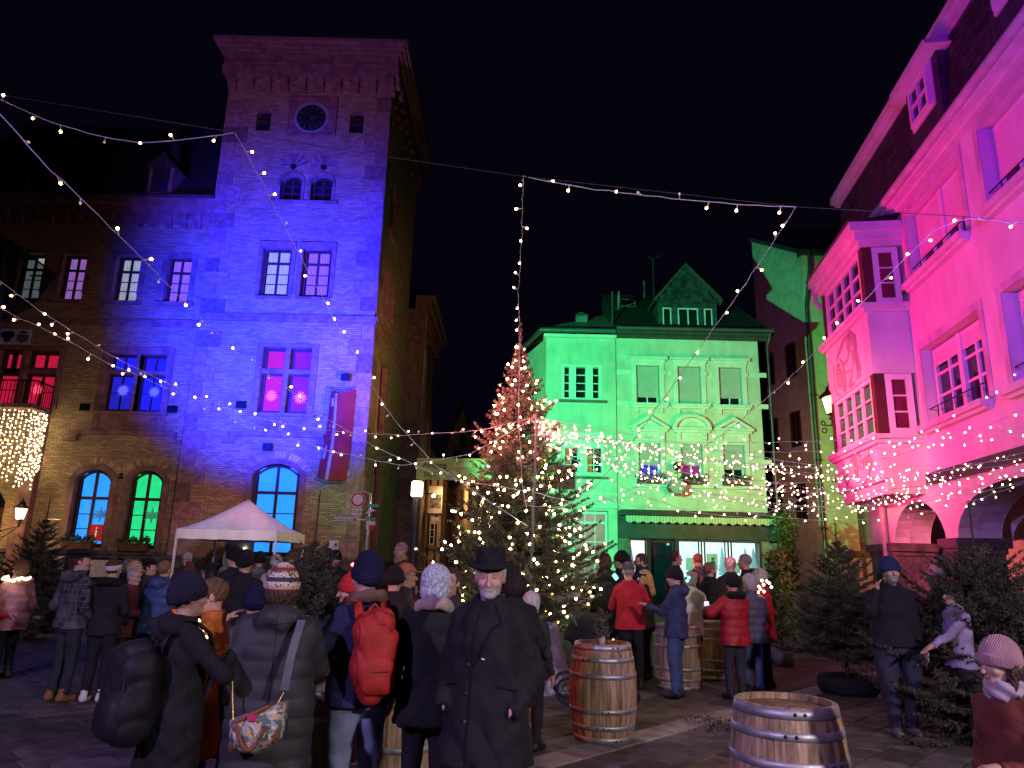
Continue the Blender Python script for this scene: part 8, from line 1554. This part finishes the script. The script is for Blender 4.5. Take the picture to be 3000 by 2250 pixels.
# floral bag
by_ = 4.22; q = [at(672, 2110, by_), at(828, 2060, by_), at(822, 2165, by_), at(752, 2212, by_), at(672, 2200, by_)]
fb = empty('shoulder_bag', at(750, 2212, by_), 'floral shoulder bag with brown leather corners at the hip of patterned-hat woman', 'bag')
BGF = Frame((0, by_, 0), (1, 0, 0), (0, -1, 0)); poly = [(p.x, p.z) for p in q]
mb = MB(BGF); n_ = len(poly); V = [BGF.p(a, b, .0) for a, b in poly] + [BGF.p(a, b, -.12) for a, b in poly]; cx_ = sum(a for a, b in poly) / n_; cz_ = sum(b for a, b in poly) / n_
m1 = [BGF.p((a * 2 + cx_) / 3, (b * 2 + cz_) / 3, .045) for a, b in poly]; V += m1 + [BGF.p(cx_, cz_, .055)]
mb.add(V, [(i, (i + 1) % n_, n_ + (i + 1) % n_, n_ + i) for i in range(n_)] + [(i, 2 * n_ + i, 2 * n_ + (i + 1) % n_, (i + 1) % n_) for i in range(n_)] + [(2 * n_ + i, 3 * n_, 2 * n_ + (i + 1) % n_) for i in range(n_)] + [tuple(n_ + i for i in range(n_))], True); mb.obj('bag_body', M('floral_print', (.4, .4, .3), .6, kind='floral', bump=.1), fb)
LEA = M('tan_leather', (.22, .08, .035), .45, var=.2); lerp = lambda a, b, t: (a[0] + (b[0] - a[0]) * t, a[1] + (b[1] - a[1]) * t)
for i0, i1, i2 in ((4, 0, 3), (2, 3, 1)):
    c_ = poly[i0]; a_, b_ = lerp(c_, poly[i1], .26), lerp(c_, poly[i2], .34); m_ = ((a_[0] + b_[0]) / 2 * .8 + cx_ * .2, (a_[1] + b_[1]) / 2 * .8 + cz_ * .2); MB(BGF).add([BGF.p(*c_, .006), BGF.p(*a_, .012), BGF.p(*m_, .045), BGF.p(*b_, .012)], [(0, 1, 2, 3)]).obj('leather_corner', LEA, fb)
MB().tube([BGF.p(poly[0][0] + .04, poly[0][1] - .005, .03), BGF.p(poly[1][0] - .06, poly[1][1] - .01, .03)], .012, 6).obj('leather_rim', LEA, fb)
ht = []
for t in np.linspace(0, 1, 14): ht.append(BGF.p(poly[0][0] + .06 + t * .16, poly[0][1] - .01 - .12 * math.sin(math.pi * t), .07))
MB().tube(ht, .011, 6).obj('handle', LEA, fb); tg = at(737, 2104, by_ - .06); MB(BGF).box(tg.x - .025, tg.x + .025, tg.z - .016, tg.z + .016, .052, .058).obj('tag', M('pink_tag', (.5, .04, .1), .5), fb)
s0, s1 = at(888, 1815, 4.38), at(838, 2020, 4.22); mb = MB(); V = []
for t in np.linspace(0, 1, 8): p = s0.lerp(s1, t); V += [p + Vector((-.022, -.035 * math.sin(math.pi * t) - .03, 0)), p + Vector((.022, -.035 * math.sin(math.pi * t) - .03, 0))]
mb.add(V, [(2 * i, 2 * i + 1, 2 * i + 3, 2 * i + 2) for i in range(7)], True); mb.add([v + Vector((0, .004, 0)) for v in V], [(2 * i, 2 * i + 2, 2 * i + 3, 2 * i + 1) for i in range(7)], True); mb.obj('strap', cloth('grey_webbing', (.14, .14, .15)), fb)
MB().tube([s1, BGF.p(poly[1][0] - .02, poly[1][1], .02)], .006, 5).tube([at(680, 1975, 4.28), BGF.p(poly[0][0] + .02, poly[0][1], .0)], .006, 5).obj('clip', M('brass', (.5, .35, .12), .3, .9), fb)
# cups, bottle, phones
def grip(r_, side): return Matrix.LocRotScale(r_.location, r_.rotation_euler, None) @ Vector(r_['grip_' + side])
def cup(p, label, mat, r_=.035, h_=.1, nm='cup', cat='cup'):
    o = empty(nm, p, label, cat); MB().lathe([(0, 0), (r_ * .85, 0), (r_, h_), (r_ * .92, h_), (r_ * .8, .01), (0, .01)], p, 14).obj('vessel', mat, o); return o
gp_ = grip(fo, 'left') + Vector((0, 0, -.03)); c_ = cup(gp_, 'bright orange mug raised by the person in the orange jacket', M('orange_mug', (.6, .16, .02), .5, emis=(1, .28, .04), estr=.05), .042, .1); MB().tube([gp_ + Vector((.045 + .03 * math.sin(a), 0, .065 + .04 * math.cos(a))) for a in np.linspace(0, math.pi, 8)], .008, 5).obj('handle', M('orange_mug'), c_)
bp_ = grip(f3, 'left') + Vector((0, 0, -.05)); o = empty('beer_bottle', bp_, 'small brown bottle in the hand of the tall man in the navy beanie', 'bottle'); MB().lathe([(0, 0), (.028, 0), (.028, .11), (.012, .16), (.012, .19), (0, .19)], bp_, 12).obj('glass', M('brown_glass', (.06, .03, .01), .1, spec=.6), o); MB().lathe([(.0125, .185), (.0125, .198), (0, .2)], bp_, 10).obj('cap', M('brass'), o)
for p, lb, w_ in ((grip(fr1, 'right') + Vector((-.02, -.02, .02)), 'dark phone held to the ear of the big bearded man', .0), (grip(fr2, 'left') + Vector((0, -.03, .05)), 'lit phone in the hand of the woman in the short red puffer', 1.)):
    o = MB().wbox(p.x - .035, p.x + .035, p.y - .005, p.y + .005, p.z - .07, p.z + .07).obj('phone', BLACK_IRON, None, label=lb, cat='phone')
    MB().wbox(p.x - .03, p.x + .03, p.y - .008, p.y - .0055, p.z - .062, p.z + .062).obj('screen', EM('phone_screen', (.8, .75, .9), 1.6) if w_ else M('screen_off', (.01, .01, .01), .1), o)
# worn light chains
def ring(px_, py_, Y_, r_, n_=22, tilt=.25, a0=0., a1=6.28): c_ = at(px_, py_, Y_); return [c_ + Vector((r_ * math.cos(a), -abs(r_ * .7 * math.sin(a)) - .06 if math.sin(a) < 0 else r_ * .7 * math.sin(a) - .02, tilt * r_ * math.sin(a) + .012 * math.sin(5 * a))) for a in np.linspace(a0, a1, n_)]
glow_chain('light_chain', ring(62, 1690, 10.25, .17, 40, .2, 3.14, 6.28), 'glowing pale yellow tube chain round the neck of pink jacket', (1, .85, .35), .016, 10)
glow_chain('light_chain', [at(x, y, 4.62) for x, y in ((515, 1822), (535, 1812), (560, 1806), (585, 1818), (600, 1838), (612, 1862), (618, 1875), (612, 1890))], 'warm light chain at the collar of the navy beanie person', (1, .7, .25), .012, 16)
glow_chain('light_chain', [at(x, y, 10.62) for x, y in ((2222, 1716), (2234, 1704), (2246, 1700), (2252, 1710), (2238, 1714), (2228, 1726), (2240, 1730), (2256, 1722), (2220, 1736))], 'cluster of warm star lights on the long red puffer', (1, .62, .4), .022, 14)
glow_chain('light_chain', [at(x, y, 10.9) for x, y in ((2000, 1692), (2008, 1688), (2016, 1694), (2010, 1700))], 'green and blue glowing lights on the pale jacket', (.1, 1, .7), .022, 10)
glow_chain('light_chain', [at(1803, 1685, 11.6), at(1806, 1690, 11.6)], 'single green glowing badge left of the red jacket', (.1, 1, .6), .04, 7)
glow_chain('light_chain', [at(1040, 1655, 5.65), at(1044, 1652, 5.65)], 'red glowing bobble light on the red and green hat', (1, .1, .12), .018, 9)
